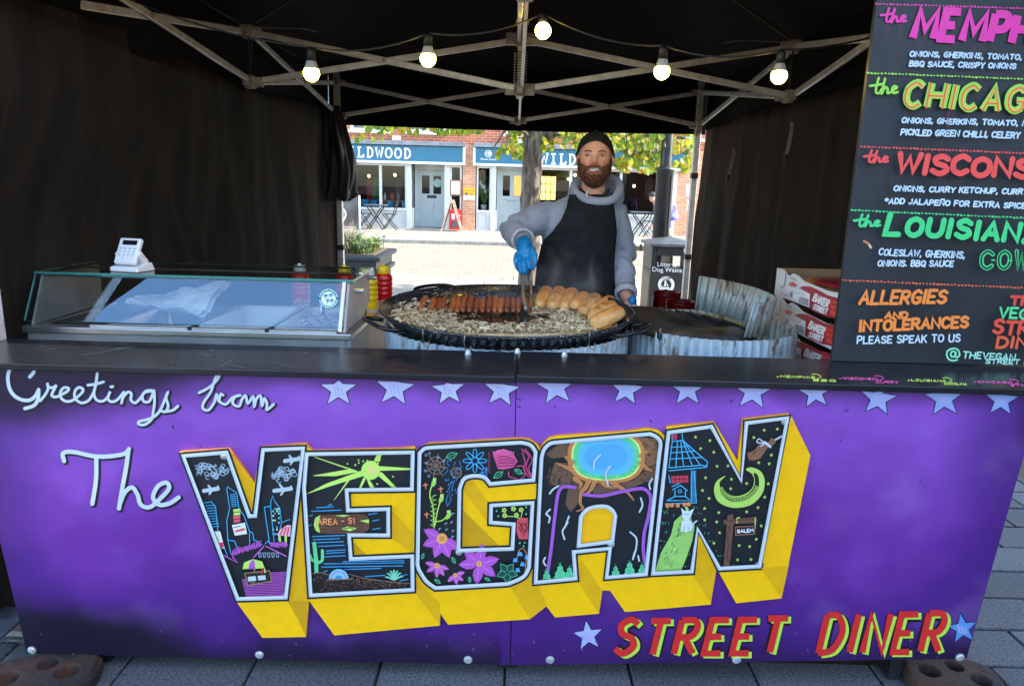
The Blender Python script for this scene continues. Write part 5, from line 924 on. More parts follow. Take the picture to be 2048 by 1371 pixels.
# ------------------------------------------------------------------ corrugated drums
M_corr = mat('galvanised_corrugated', H('9aadb3'), .5, .25, .15, 5, .12, 40, col2=H('b4c0c2'), stretch=(1, 1, .5))
def rusty(m):
    n = m.node_tree.nodes; L = m.node_tree.links; b = n['Principled BSDF']; src = b.inputs['Base Color'].links[0].from_socket; tc = n.new('ShaderNodeTexCoord'); mp = n.new('ShaderNodeMapping'); mp.inputs['Scale'].default_value = (1, 1, .35); L.new(tc.outputs['Object'], mp.inputs[0])
    nz = n.new('ShaderNodeTexNoise'); nz.inputs['Scale'].default_value = 22; nz.inputs['Detail'].default_value = 8; nz.inputs['Roughness'].default_value = .7; L.new(mp.outputs[0], nz.inputs[0]); mr = n.new('ShaderNodeMapRange'); mr.inputs[1].default_value = .53; mr.inputs[2].default_value = .64; L.new(nz.outputs[0], mr.inputs[0])
    mx = n.new('ShaderNodeMix'); mx.data_type = 'RGBA'; mx.inputs[7].default_value = (.10, .05, .025, 1); L.new(mr.outputs[0], mx.inputs[0]); L.new(src, mx.inputs[6]); L.new(mx.outputs[2], b.inputs['Base Color'])
rusty(M_corr)
def corr_cyl(c, R, z0, z1, nw, amp=.006, n=None):
    n = n or nw*6; b = MB(); pr = []
    def P(k, z, t): a = 2*PI*k/n; r = R+t+amp*math.sin(nw*a); return (c[0]+r*math.cos(a), c[1]+r*math.sin(a), z)
    zs = (z0, z1)
    b.add([P(k, z, 0) for z in zs for k in range(n)]+[P(k, z, -.003) for z in zs for k in range(n)], [(k, (k+1) % n, n+(k+1) % n, n+k) for k in range(n)]+[(2*n+(k+1) % n, 2*n+k, 3*n+k, 3*n+(k+1) % n) for k in range(n)]+[(n+k, n+(k+1) % n, 3*n+(k+1) % n, 3*n+k) for k in range(n)]); return b
PC = Vector((-.03, .725, 1.062)); PR = .47; TL_ = math.radians(1.95); RX = Matrix.Rotation(TL_, 3, 'X'); PT = lambda x, y, z: RX @ Vector((x, y, z))+PC
d1_ = corr_cyl((-.03, .735), .45, .0, 1.0, 84).build('corrugated_drum', M_corr, smooth=True); tag(d1_, 'pale corrugated metal drum burner under the big pan', 'drum', 'corrugated drums')
d2_ = corr_cyl((.742, .76), .308, .0, 1.016, 58).build('corrugated_drum', M_corr, smooth=True); tag(d2_, 'corrugated metal drum right of the pan, holding a ribbed griddle', 'drum', 'corrugated drums')
# ribbed griddle plate tilted inside the second drum
M_grid = mat('black_ribbed_iron', (.010, .0095, .009), .5, .2, .3, 14, .2, 60, col2=(.02, .015, .011)); GC = Vector((.65, .79, .997)); GR = .268; RG = Matrix.Rotation(math.radians(2), 3, 'X') @ Matrix.Rotation(math.radians(6), 3, 'Y')
b = MB(); nr = 40
for k in range(-8, 9):
    x = k*.031; h = math.sqrt(max(0, GR**2-x*x)); a = math.radians(38)
    if h > .02:
        dv = lambda s, z=0.: RG @ Vector((x*math.cos(a)-s*math.sin(a), x*math.sin(a)+s*math.cos(a), z))+GC
        b.m = 1; b.tube([dv(-h, .006), dv(0, -.014), dv(h, .006)], .0085, 6); b.m = 0
b.lathe([(GR, .012), (GR+.006, .012), (GR+.004, -.01), (GR*.6, -.022), (0, -.026), (0, -.022), (GR*.6, -.018), (GR, -.004), (GR, .012)], 48, GC, R=RG); tag(b.build('griddle_plate', [M_grid, mat('griddle_rib', (.10, .105, .11), .35, .6, .4, 12, col2=(.03, .028, .026))], smooth=True), 'round black ribbed griddle plate tilted in the right drum', 'griddle')
# corrugated collar standing in the drum
def coll(pt, pb, nw, ns=90):
    T = crom([tuple(at(u, v, Y)) for u, v, Y in pt], 12); B_ = crom([tuple(at(u, v, Y)) for u, v, Y in pb], 12); n = ns; b = MB()
    def smp(P, t): x = t*(len(P)-1); i = min(int(x), len(P)-2); return Vector(P[i]).lerp(Vector(P[i+1]), x-i)
    vs = []
    for k in range(n+1):
        t = k/n; a, c = smp(T, t), smp(B_, t); e = (smp(T, min(1, t+.01))-smp(T, max(0, t-.01))).normalized(); nn = e.cross((a-c).normalized()).normalized(); o = nn*.0055*math.sin(2*PI*nw*t); vs += [c+o, a+o, c+o+nn*.0035, a+o+nn*.0035]
    fs = []
    for k in range(n):
        i = 4*k; fs += [(i, i+4, i+5, i+1), (i+6, i+2, i+3, i+7), (i+1, i+5, i+7, i+3), (i+4, i, i+2, i+6)]
    fs += [(0, 1, 3, 2), (4*n, 4*n+2, 4*n+3, 4*n+1)]; b.add(vs, fs); return b
M_corr2 = mat('rusty_corrugated', H('93a6aa'), .5, .25, .15, 5, .12, 40, col2=H('9a9a92'), stretch=(1, 1, .5)); rusty(M_corr2)
b = coll([(1398, 551, .95), (1450, 560, .93), (1505, 573, .87), (1543, 588, .77), (1552, 598, .68), (1538, 604, .6), (1508, 605, .55)], [(1389, 617, .95), (1432, 627, .93), (1478, 641, .87), (1522, 655, .77), (1533, 666, .68), (1520, 673, .6), (1488, 674, .55)], 19, 170)
co = b.build('corrugated_collar', M_corr2, smooth=True); tag(co, 'curved corrugated metal collar leaning inside the right drum', 'collar')
M_hook = mat('steel_hook', (.3, .29, .28), .35, .9, .2, 30)
def hook(u, v, Y, lab, s=1.):
    p = at(u, v, Y); q = [(0, 0, .0), (.0, -.012, .010), (0, -.02, 0), (0, -.014, -.02), (.002, -.01, -.035), (.012, -.012, -.046), (.02, -.012, -.036), (.018, -.012, -.026)]
    o = MB().tube([p+Vector((a*s, b_*s, c*s)) for a, b_, c in crom(q, 4)], .0022*s, 6).build('s_hook', M_hook, smooth=True); tag(o, lab, 'hook', 'steel hooks')
for u, v, Y, lab in ((847, 664, .34, 'steel hook on the pan rim by the front left handle'), (930, 674, .255, 'steel hook on the front rim of the pan, left of centre'), (1178, 668, .29, 'steel hook on the front rim of the pan by the right handle'), (1254, 640, .55, 'steel hook on the right rim of the pan above its handle'), (1318, 660, .43, 'steel hook on the front of the right corrugated drum'), (1464, 566, .90, 'steel hook on the leaning corrugated collar')): hook(u, v, Y-.005, lab)
# ------------------------------------------------------------------ paella pan
def enamel():
    m = mat('speckled_black_enamel', (.012, .013, .017), .28, 0, .2, 10, 0, coat=.3); n = m.node_tree.nodes; L = m.node_tree.links; b = n['Principled BSDF']; src = b.inputs['Base Color'].links[0].from_socket
    tc = n.new('ShaderNodeTexCoord'); vo = n.new('ShaderNodeTexVoronoi'); vo.inputs['Scale'].default_value = 150; L.new(tc.outputs['Object'], vo.inputs[0]); nz = n.new('ShaderNodeTexNoise'); nz.inputs['Scale'].default_value = 90; L.new(tc.outputs['Object'], nz.inputs[0])
    ad = n.new('ShaderNodeMath'); ad.operation = 'ADD'; sub = n.new('ShaderNodeMath'); sub.operation = 'MULTIPLY'; sub.inputs[1].default_value = .55; L.new(nz.outputs[0], sub.inputs[0]); L.new(vo.outputs[0], ad.inputs[0]); L.new(sub.outputs[0], ad.inputs[1])
    mr = n.new('ShaderNodeMapRange'); mr.inputs[1].default_value = .48; mr.inputs[2].default_value = .44; L.new(ad.outputs[0], mr.inputs[0]); mx = n.new('ShaderNodeMix'); mx.data_type = 'RGBA'; mx.inputs[7].default_value = (.55, .57, .6, 1); L.new(mr.outputs[0], mx.inputs[0]); L.new(src, mx.inputs[6]); L.new(mx.outputs[2], b.inputs['Base Color']); return m
M_en = enamel(); M_oil = mat('oily_pan_base', (.035, .022, .014), .22, 0, .3, 9, .15, 50, col2=(.010, .009, .010), coat=.5)
pe = empty('paella_pan', PC-Vector((0, 0, .09)), 'huge speckled black paella pan frying sausages, onions and buns', 'pan')
b = MB(); b.lathe([(.40, -.084), (PR-.012, -.012), (PR, -.006), (PR+.004, .002), (PR, .007), (PR-.007, .003), (PR-.015, -.008), (.395, -.079), (.395, -.0835)], 96, PC, R=RX); b.build('pan_wall', M_en, pe, smooth=True)
b = MB(); b.lathe([(.3955, -.0788), (.25, -.081), (0, -.082)], 64, PC, R=RX); b.build('pan_base', M_oil, pe, smooth=True)
def handle(a, sp_=.2, out=.075):
    p = lambda ang, r, z: PT(r*math.cos(ang), r*math.sin(ang), z); q = [p(a-sp_, PR-.004, -.02), p(a-sp_*.98, PR+out*.55, -.012), p(a-sp_*.7, PR+out*.95, -.004), p(a, PR+out, 0), p(a+sp_*.7, PR+out*.95, -.004), p(a+sp_*.98, PR+out*.55, -.012), p(a+sp_, PR-.004, -.02)]
    MB().tube(crom([tuple(v) for v in q], 6), .0075, 8).build('handle', mat('black_handle', (.02, .021, .025), .25, .5, .2, 20), pe, smooth=True)
for a in (math.radians(213), math.radians(329), math.radians(128), math.radians(48)): handle(a)
pfl = plane(PT(0, 0, -.079), -(RX @ Vector((0, 0, -1))))
# sausages
M_sau = [mat('sausage_%d' % i, H(c), .3, 0, .3, 38, .35, 70, col2=H(c2), coat=.3, stretch=(1, .6, 1), lo=.42, hi=.66) for i, (c, c2) in enumerate((('b96a3c', '7a3f24'), ('ad5f36', '5e2c18'), ('c0733f', '8a4828'), ('9c5538', '4e2415')))]
xn = [835, 858.6, 874, 886.5, 901, 913.6, 926, 938.5, 951.7, 965.6, 977.3, 989, 1001.5, 1013.2, 1026.4, 1038.3, 1056]; xf = [852.8, 867.4, 877.7, 891, 905.5, 916.5, 930.4, 942, 954, 968.5, 978, 992, 1003.7, 1014, 1025, 1037, 1056]
rs2 = random.Random(8); ordn = ['first', 'second', 'third', 'fourth', 'fifth', 'sixth', 'seventh', 'eighth', 'ninth', 'tenth', 'eleventh', 'twelfth', 'thirteenth', 'fourteenth', 'fifteenth', 'sixteenth', 'seventeenth']
for k in range(17):
    a = pfl(xn[k], 627-2.5*(k > 3)+rs2.uniform(-1, 1), .011); c = at(xf[k]+rs2.uniform(-2, 2), 594+rs2.uniform(-3, 3)+(2 if k < 4 else 0), a.y+.115); r = .0128*rs2.uniform(.9, 1.08)
    d = c-a; pts = []; rr = []
    for i in range(15):
        t = i/14; p = a.lerp(c, t); p.x += .004*math.sin(PI*t)*(1 if k % 3 else -1); p.z += .003*math.sin(PI*t); e = min(t, 1-t)*14; rr.append(r*math.sqrt(max(.02, 1-(1-min(1, e/1.6))**2))*(1+.03*math.sin(t*17+k))); pts.append(p)
    lab = {0: 'leftmost fried sausage, lying askew at the end of the row in the pan', 16: 'lone fried sausage under the tongs, rightmost of the row'}.get(k, ordn[k]+' fried sausage from the left in the row across the pan')
    tag(MB().tube(pts, rr, 12).build('sausage', M_sau[rs2.randrange(4)], smooth=True), lab, 'sausage', 'sausages in the pan')
# buns
def bunmat():
    m = mat('golden_bun', H('e8b673'), .5, 0, .2, 14, .12, 90, col2=H('cc8a46')); n = m.node_tree.nodes; L = m.node_tree.links; b = n['Principled BSDF']; src = b.inputs['Base Color'].links[0].from_socket; a = n.new('ShaderNodeAttribute'); a.attribute_name = 'bun'
    mx = n.new('ShaderNodeMix'); mx.data_type = 'RGBA'; mx.blend_type = 'MULTIPLY'; mx.inputs[0].default_value = 1; L.new(src, mx.inputs[6]); L.new(a.outputs[0], mx.inputs[7]); L.new(mx.outputs[2], b.inputs['Base Color']); return m
M_bun = bunmat()
def bun(pn, pf, dY, r, lab, grill=0, cut=False, lift=0.):
    a = pfl(*pn, r*.8+lift); c = at(*pf, a.y+dY); ax = (c-a); L_ = ax.length; ax.normalize(); up = Vector((0, 0, 1)); sx = ax.cross(up).normalized(); uz = sx.cross(ax).normalized(); b = MB(); n, m_ = 40, 44; cols = []; vs = []
    for i in range(m_+1):
        t = .5-.5*math.cos(PI*i/m_); s = t*2-1; kr = (1-abs(s)**4.6)**.5 if abs(s) < 1 else 0.; kr = max(kr, .03); p = a+ax*(L_*t+0)
        for k in range(n):
            th = 2*PI*k/n; z = math.sin(th); hz = (1.0 if z > 0 else .72); q = p+sx*(r*kr*math.cos(th)*1.04)+uz*(r*kr*z*hz); q += (sx*math.cos(th)+uz*z)*(.0016*fbm((t*3, th, L_*50), 1.2)); vs.append(q)
            v = Vector((1, 1, 1)); edge = smooth(-.05, -.45, z); v = v.lerp(Vector((.66, .46, .30)), (.75+.5*fbm((t*4, th*1.5, L_*90), 1.3))*smooth(.15, .95, z)*smooth(1., .6, abs(s))); v = v.lerp(Vector((1.2, 1.38, 1.6)), edge); v = v.lerp(Vector((1.12, 1.1, 1.05)), .5*smooth(.75, 1., abs(s)))
            if grill and z > .02:
                g_ = max(0, math.sin(t*PI*grill))**8*smooth(.75, .35, abs(th-1.5)) if grill < 9 else smooth(.30, .08, abs(th-2.0))*(.55+.45*math.sin(t*55)); v = v.lerp(Vector((.10, .06, .05)), min(.9, g_)*smooth(1, .5, abs(s)))
            if cut and -.1 < z < .35 and math.cos(th) < 0: v = Vector((1.4, 1.7, 2.2))
            cols.append(v)
    b.add(vs, [(i*n+k, (i+1)*n+k, (i+1)*n+(k+1) % n, i*n+(k+1) % n) for i in range(m_) for k in range(n)]+[tuple(range(n)), tuple(m_*n+k for k in range(n-1, -1, -1))])
    o = b.build('hot_dog_bun', M_bun, smooth=True); at_ = o.data.color_attributes.new('bun', 'FLOAT_COLOR', 'POINT')
    for i, c_ in enumerate(cols): at_.data[i].color = (*c_, 1)
    tag(o, lab, 'bun', 'hot dog buns in the pan')
bun((1076, 613), (1096, 576), .115, .029, 'leftmost toasted bun, standing beside the lone sausage'); bun((1103.5, 615), (1122, 577), .115, .031, 'second bun from the left, with two toast marks on its far end', 5); bun((1127, 618), (1147, 580), .115, .030, 'third bun from the left, plain golden top'); bun((1147, 614), (1172, 588), .10, .027, 'fourth bun from the left, turned to show its pale sliced side', 0, True, .02)
bun((1163, 626), (1197, 592), .10, .030, 'fifth bun from the left, with brown scorch marks on top', 4); bun((1185, 622), (1226, 598), .085, .029, 'pale bun behind the two grill-marked ones at the right rim', 0, False, .012); bun((1181, 640), (1231, 610), .075, .036, 'bun with thin dark grill lines, second from the front', 8, False, .004); bun((1183, 650), (1247, 622), .06, .034, 'frontmost big golden bun with a dark grilled crease', 99, False, .008)
# onions
def on_region():
    while True:
        u, v = rf.uniform(785, 1190), rf.uniform(608, 672)
        p = pfl(u, v); q = RX.transposed() @ (p-PC); r = math.hypot(q.x, q.y)
        if r > .43: continue
        if u < 905 and v < 615+0.10*max(0, 860-u): continue
        if ((u-1002)/102)**2+((v-639)/18)**2 < 1+.2*math.sin(u*.11): continue
        if 900 <= u < 1060 and v < 634: continue
        if u > 1170 and v < 645: continue
        return u, v, q, r
def px_of(P): d = P-CAM; z = d.dot(FW); return UC+FPX*d.dot(RT)/z, VC+FPX*d.dot(DN)/z
def on_ok(u, v, r):
    return not (r > .425 or (u < 905 and v < 615+.10*max(0, 860-u)) or ((u-1002)/106)**2+((v-639)/19)**2 < 1+.2*math.sin(u*.11) or (900 <= u < 1060 and v < 634) or (u > 1175 and v < 647) or v < 612)
b = MB(); NG = 84; vid = {}; gv = []; gf = []
for j in range(NG+1):
    for i in range(NG+1):
        x, y = -.44+.88*i/NG, -.44+.88*j/NG; r = math.hypot(x, y); nz_ = fbm((x*60, y*60, 2), 1, 3); P = PT(x, y, -.070+.006*nz_+max(0, r-.385)*.95); vid[i, j] = (len(gv), on_ok(*px_of(P), r+.02*nz_)); gv.append(P)
for j in range(NG):
    for i in range(NG):
        q = [vid[i, j], vid[i+1, j], vid[i+1, j+1], vid[i, j+1]]
        if sum(k[1] for k in q) >= 3: gf.append([k[0] for k in q])
b.m = 3; b.add(gv, gf)
for k in range(1700):
    u, v, q, r = on_region(); z = -.066+rf.uniform(0, .014)*(.5+.5*rf.random())+max(0, r-.385)*.95; p = PT(q.x, q.y, z); a = rf.uniform(0, 6.3); L_ = rf.uniform(.008, .019); w_ = rf.uniform(.0028, .0058); tx = Vector((math.cos(a), math.sin(a), rf.uniform(-.3, .4))); sd_ = Vector((-math.sin(a), math.cos(a), rf.uniform(-.6, .6))).normalized(); cv = rf.uniform(.3, .8)*L_; b.m = 0 if rf.random() < .62 else (1 if rf.random() < .8 else 2); vs = []
    for i in range(5): t = i/2-1; c = p+tx*L_*t+sd_*(-cv*t*t)+Vector((0, 0, .004*(1-t*t))); vs += [c-sd_*w_*.8, c+Vector((0, 0, w_*.35))+sd_*w_*.8]
    b.add(vs, [(2*i, 2*i+1, 2*i+3, 2*i+2) for i in range(4)])
for k in range(700): u, v, q, r = on_region(); b.m = 0 if k % 2 else 1; p = PT(q.x, q.y, -.079+max(0, r-.385)*.95); b.sphere(p, (rf.uniform(.012, .026), rf.uniform(.012, .026), .006), 6)
for k in range(70):
    u, v = rf.choice([(rf.uniform(900, 960), rf.uniform(624, 634)), (rf.uniform(1060, 1100), rf.uniform(618, 630)), (rf.uniform(1000, 1040), rf.uniform(620, 626))]); p = pfl(u, v, .004); b.m = 2; b.sphere(p, (.009, .005, .003), 6, Matrix.Rotation(rf.uniform(0, 3), 3, 'Z'))
tag(b.build('fried_onions', [mat('onion_cream', (.95, .85, .6), .3, 0, .2, 60, coat=.4), mat('onion_golden', (.9, .74, .45), .3, 0, .3, 60, coat=.4), mat('onion_brown', (.4, .22, .1), .35, 0, .3, 60, coat=.3), mat('soft_onion_bed', (.86, .72, .46), .35, 0, .3, 26, .8, 60, col2=(.5, .33, .16), coat=.4, lo=.45, hi=.75)], smooth=True), 'sliced onions frying across the front of the pan', 'onions', kind='stuff')
# ------------------------------------------------------------------ bread boxes
M_card = mat('white_card', (.74, .74, .76), .6, 0, .04, 5); M_brown = mat('brown_card', H('a58463'), .8, 0, .1, 8)
def bxp(i): return plane((1.09-.0*i, .75, 0), (-1, -.05, 0))
BH = .113
for i in range(3):
    zt = 1.205-i*BH; zb_ = zt-BH+.002; sh = (.0, .012, .02)[i]; e = empty('bread_box', (1.26+sh, .76-sh, zb_), ('top white bread box of the stack, open with rolls inside', 'middle white bread box of the stack behind the menu board', 'bottom white bread box of the stack, mostly hidden by the counter')[i], 'box', 'stacked bread boxes')
    def LP(x, y, z): return Vector((1.09+x-.05*(y-.75), y+.05*x, z))
    y0, y1 = .47-sh, 1.03-sh; b = MB(); X1_ = .36
    b.m = 0
    sidep = [(y1, zb_), (y1, zt), (y1-.06, zt), (y1-.1, zt-.016), (y1-.13, zt-.016), (y1-.15, zt-.004), (y1-.19, zt-.006), (y1-.25, zt-.022), (y0+.12, zt-.03), (y0+.05, zt-.026), (y0+.03, zt-.01), (y0, zt-.01), (y0, zb_)]
    b.prism([LP(0, y, z) for y, z in sidep], [LP(.006, y, z) for y, z in sidep]); b.prism([LP(X1_, y, z) for y, z in sidep], [LP(X1_+.006, y, z) for y, z in sidep])
    b.m = 1; b.prism([LP(.006, y1, zb_), LP(X1_, y1, zb_), LP(X1_, y1, zt), LP(.006, y1, zt)], [LP(.006, y1-.006, zb_), LP(X1_, y1-.006, zb_), LP(X1_, y1-.006, zt), LP(.006, y1-.006, zt)])
    b.prism([LP(.006, y0, zb_), LP(X1_, y0, zb_), LP(X1_, y0, zt-.01), LP(.006, y0, zt-.01)], [LP(.006, y0+.006, zb_), LP(X1_, y0+.006, zb_), LP(X1_, y0+.006, zt-.01), LP(.006, y0+.006, zt-.01)])
    b.m = 1; b.add([LP(.006, y0, zb_+.003), LP(X1_, y0, zb_+.003), LP(X1_, y1, zb_+.003), LP(.006, y1, zb_+.003)], [(0, 1, 2, 3)]); b.add([LP(.0065, y, z) for y, z in sidep], [tuple(range(len(sidep)))])
    b.build('box_wall', [M_card, M_brown], e)
    if i == 0:
        for k in range(5): MB().sphere(LP(.18, y0+.07+.1*k, zb_+.05), (.13, .045, .04), 14).build('roll', mat('pale_roll', H('c98e4e'), .5, 0, .2, 9), e, smooth=True)
        MB().sphere(LP(.2, .75, zb_+.085), (.16, .24, .008), 12).build('wrapper', mat('clear_red_wrap', H('9a2a3a'), .2), e, smooth=True)
    P_ = Paint(plane(LP(0, .75, 0), (-1, -.05, 0)), .0008, .00006); du, dv = -8.8*i, 55*i; z5 = lambda q: [(1250+x/4.551+du, 530+y/4.551+dv) for x, y in q]
    P_.fill(z5([(1690, 195), (1760, 225), (1850, 275), (1948, 300), (1925, 485), (1840, 470), (1730, 425), (1672, 385), (1668, 300), (1680, 260), (1600, 215), (1620, 190)]), '#a8283a')
    q = z5([(1592, 208), (1622, 200), (1640, 205)]); P_.stroke(q, 3, '#a8283a')
    q0, q1 = z5([(1697, 322), (1845, 392)]); P_.text('BAKER', q0, q1, 17, 3.4, '#f2f0ee', jit=.02, gap=1.4); q0, q1 = z5([(1702, 402), (1836, 452)]); P_.text('STREET', q0, q1, 12, 2.6, '#f2f0ee', jit=.02, gap=1.4)
    for k, t in enumerate(('LAW', 'HOT', 'ROLLS')): q0, q1 = z5([(1862, 340+52*k), (1925, 366+52*k)]); P_.text(t, q0, q1, 9, 2.2, '#e8503c', jit=.02)
    q0, q1 = z5([(1488, 182), (1552, 208)]); P_.text('NEW', q0, q1, 8.4, 2.1, '#e03a34', jit=.03)
    P_.fill(z5([(1500, 210), (1685, 262), (1676, 385), (1492, 302)]), '#eef0f4')
    for k in range(11): x = 1592+k*7.6; P_.stroke(z5([(x, 285+.3*(x-1592)), (x-4, 345+.33*(x-1592))]), .8 if k % 3 else 1.3, '#4a5260', cap=False)
    for k in range(5): x = 1504+k*5.4; P_.stroke(z5([(x, 238+.3*(x-1500)), (x-4, 288+.3*(x-1500))]), .7, '#6a7280', cap=False)
    for k in range(2): P_.stroke(z5([(1506, 222+k*14), (1640, 268+k*14)]), .7, '#8a929c', cap=False)
    for x, y in ((1428, 255), (1464, 268)): star_ = [(x+(11 if k % 2 == 0 else 5)*math.sin(PI*k/5), y-(12 if k % 2 == 0 else 5)*math.cos(PI*k/5)) for k in range(10)]; P_.fill(z5(star_), '#d83a4a')
    P_.stroke(z5([(1462, 75), (1450, 175), (1430, 200), (1406, 188)]), 1.2, '#50545c', True); P_.stroke(z5([(1502, 110), (1556, 140)]), 1.6, '#7a8088')
    P_.build('box_print', e)
# ------------------------------------------------------------------ gas cylinders behind the drum
M_gas = mat('red_cylinder_paint', H('a01418'), .4, 0, .15, 5)
for u, lab in ((1334, 'red gas cylinder nearer the man, with its round guard ring'), (1362, 'red gas cylinder right behind the griddle drum, its guard ring half hidden')):
    Y = 3.0 if u < 1350 else 2.75; p = at(u, 583 if u < 1350 else 601, Y); e = empty('gas_cylinder', (p.x, Y, 0), lab, 'gas cylinder', 'red gas cylinders'); zt = p.z; c = (p.x, Y, 0)
    MB().lathe([(0, .02), (.13, .02), (.15, .05), (.15, zt-.26), (.13, zt-.17), (.08, zt-.12), (0, zt-.11)], 28, c).build('body', M_gas, e, smooth=True); MB().lathe([(.03, zt-.12), (.03, zt-.05), (.012, zt-.04), (.012, zt-.02), (0, zt-.02)], 12, c).build('valve', mat('brass', H('b08a3c'), .35, .8), e, smooth=True)
    MB().lathe([(.096, zt-.14), (.092, zt-.03), (.098, zt-.006), (.094, zt), (.088, zt-.004), (.086, zt-.03), (.09, zt-.14)], 30, c, a0=-2.4, a1=3.2).build('guard_ring', M_gas, e, smooth=True)
# ------------------------------------------------------------------ the cook
man = empty('person', (.3, 1.58, 0), 'smiling bearded person in grey hoodie, black apron and backward cap, holding tongs', 'person')
M_skin = mat('skin', H('e9b096'), .5, 0, .06, 40, .05, 200); M_hood = mat('grey_marl_fleece', H('9ca5b8'), .95, 0, .04, 60, .05, 300, sheen=.3, spec=.2); M_apr = mat('black_apron_cloth', (.013, .017, .022), .8, 0, .2, 30, .1, 240, spec=.25)
M_glove = mat('blue_nitrile', H('1284c4'), .35, 0, .12, 30, .2, 70); M_beard = mat('auburn_beard', H('7d5038'), .75, 0, .25, 60, .8, 160, col2=H('4a2e1f'), island=.35); M_cap_ = mat('black_cap_cloth', (.014, .013, .013), .85, 0, .2, 40, .2, 200); M_trou = mat('dark_trousers', (.02, .021, .026), .85, 0, .2, 20)
HC = at(1190, 316, 1.5); HR = Matrix.Rotation(math.radians(-7), 3, 'Z'); HX, HY, HZ = .077, .094, .108; G_ = lambda a, s: math.exp(-(a/s)**2)
def head(th, ph):                                            # th from the crown, ph = 0 at the face
    x, y, z = HX*math.sin(th)*math.sin(ph), -HY*math.sin(th)*math.cos(ph), HZ*math.cos(th)
    if z < 0: k = (-z/HZ)**2; x *= 1-.16*k; y = y*(1-.10*k)-.010*k
    fr = max(0, -y/HY)
    if z > 0: y += .008*fr*(z/HZ)**2
    d = 0.
    d += .026*G_(x, .0105)*G_(z+.020, .013)+.016*G_(x, .010)*G_(z+.004, .018)+.008*G_(abs(x)-.012, .007)*G_(z+.024, .008)
    d -= .010*G_(abs(x)-.033, .015)*G_(z-.008, .010); d += .006*G_(abs(x)-.032, .02)*G_(z-.027, .008); d += .007*G_(abs(x)-.042, .016)*G_(z+.024, .014); d += .006*G_(x, .022)*G_(z+.056, .012); d -= .004*G_(x, .02)*G_(z+.055, .005); d += .008*G_(x, .022)*G_(z+.096, .016)
    y -= d*fr; x += .004*math.copysign(1, x)*G_(abs(x)-.06, .02)*G_(z+.02, .02)*fr
    return Vector((x, y, z))
def hw(p): return HR @ Vector(p)+HC
b = MB(); nt_, np_ = 56, 72
b.add([hw(head(PI*(i+.02)/(nt_+.04), 2*PI*k/np_)) for i in range(nt_+1) for k in range(np_)], [(i*np_+k, (i+1)*np_+k, (i+1)*np_+(k+1) % np_, i*np_+(k+1) % np_) for i in range(nt_) for k in range(np_)]+[tuple(range(np_)), tuple(nt_*np_+k for k in range(np_-1, -1, -1))])
for s in (-1, 1): b.sphere(hw((s*.081, .012, -.006)), (.008, .017, .030), 12, HR @ Matrix.Rotation(s*.35, 3, 'Z')); b.sphere(hw((s*.079, .008, -.024)), (.008, .011, .012), 10)
NB = at(1184, 398, 1.56); b.tube([hw((0, .018, -.05)), (hw((0, .018, -.05))+NB)/2, NB, NB-Vector((0, -.01, .08))], [.057, .056, .062, .085], 24)
# trunk, arms and legs under the clothes
E1 = at(1031, 463, 1.42); S1 = at(1090, 428, 1.56); W1 = at(1046, 480, 1.20); S2 = at(1236, 430, 1.56); E2 = at(1246, 515, 1.58); W2 = at(1252, 592, 1.36); H2 = at(1262, 606, 1.29); HIP = Vector((.27, 1.58, .93))
b.tube([NB-Vector((0, 0, .05)), Vector((.30, 1.58, 1.3)), Vector((.285, 1.58, 1.1)), HIP], [.1, .13, .12, .13], 20); b.tube([S1, E1, W1, W1.lerp(at(1051, 505, 1.12), .5)], [.045, .04, .027, .024], 14); b.tube([S2, E2, W2, H2], [.045, .04, .028, .026], 14)
for s in (-1, 1): b.tube([HIP+Vector((s*.075, 0, 0)), Vector((.27+s*.1, 1.56, .5)), Vector((.27+s*.115, 1.6, .09))], [.085, .06, .042], 16); b.tube([Vector((.27+s*.115, 1.63, .05)), Vector((.27+s*.125, 1.5, .045)), Vector((.27+s*.13, 1.40, .035))], [.045, .045, .03], 12)
for k in range(4): u0 = 1256+k*4.5; b.tube([H2, at(u0+2, 612+k % 2, 1.25), at(u0+1, 620, 1.24)], [.016, .011, .009], 8)
b.tube([H2, at(1252, 606, 1.25), at(1249, 612, 1.23)], [.015, .011, .009], 8)
body = b.build('body', M_skin, man); remesh(body, .005, 1)
# colour of the skin: warmer cheeks, nose and lips
ca = body.data.color_attributes.new('tone', 'FLOAT_COLOR', 'POINT'); HI = HR.transposed(); off_ = Vector(man.location)
for i, v in enumerate(body.data.vertices):
    p = HI @ (v.co+off_-HC); c = Vector((1, 1, 1))
    if p.z > -.15 and p.y < 0:
        r_ = .55*G_(abs(p.x)-.04, .018)*G_(p.z+.024, .016)+.5*G_(p.x, .012)*G_(p.z+.022, .012)+.3*G_(p.z+.03, .02); c = c.lerp(Vector((1.02, .74, .66)), min(.8, r_)); c = c.lerp(Vector((.85, .5, .48)), G_(p.x/2.2, .012)*G_(p.z+.066, .006)); c = c.lerp(Vector((.62, .5, .46)), .55*G_(abs(p.x)-.033, .014)*G_(p.z-.012, .007)); c = c.lerp(Vector((1.07, 1.05, 1.03)), .6*G_(p.z-.055, .025))
    ca.data[i].color = (*c, 1)
n = M_skin.node_tree.nodes; L = M_skin.node_tree.links; bs = n['Principled BSDF']; src = bs.inputs['Base Color'].links[0].from_socket; a_ = n.new('ShaderNodeAttribute'); a_.attribute_name = 'tone'; mx = n.new('ShaderNodeMix'); mx.data_type = 'RGBA'; mx.blend_type = 'MULTIPLY'; mx.inputs[0].default_value = 1; L.new(src, mx.inputs[6]); L.new(a_.outputs[0], mx.inputs[7]); L.new(mx.outputs[2], bs.inputs['Base Color'])
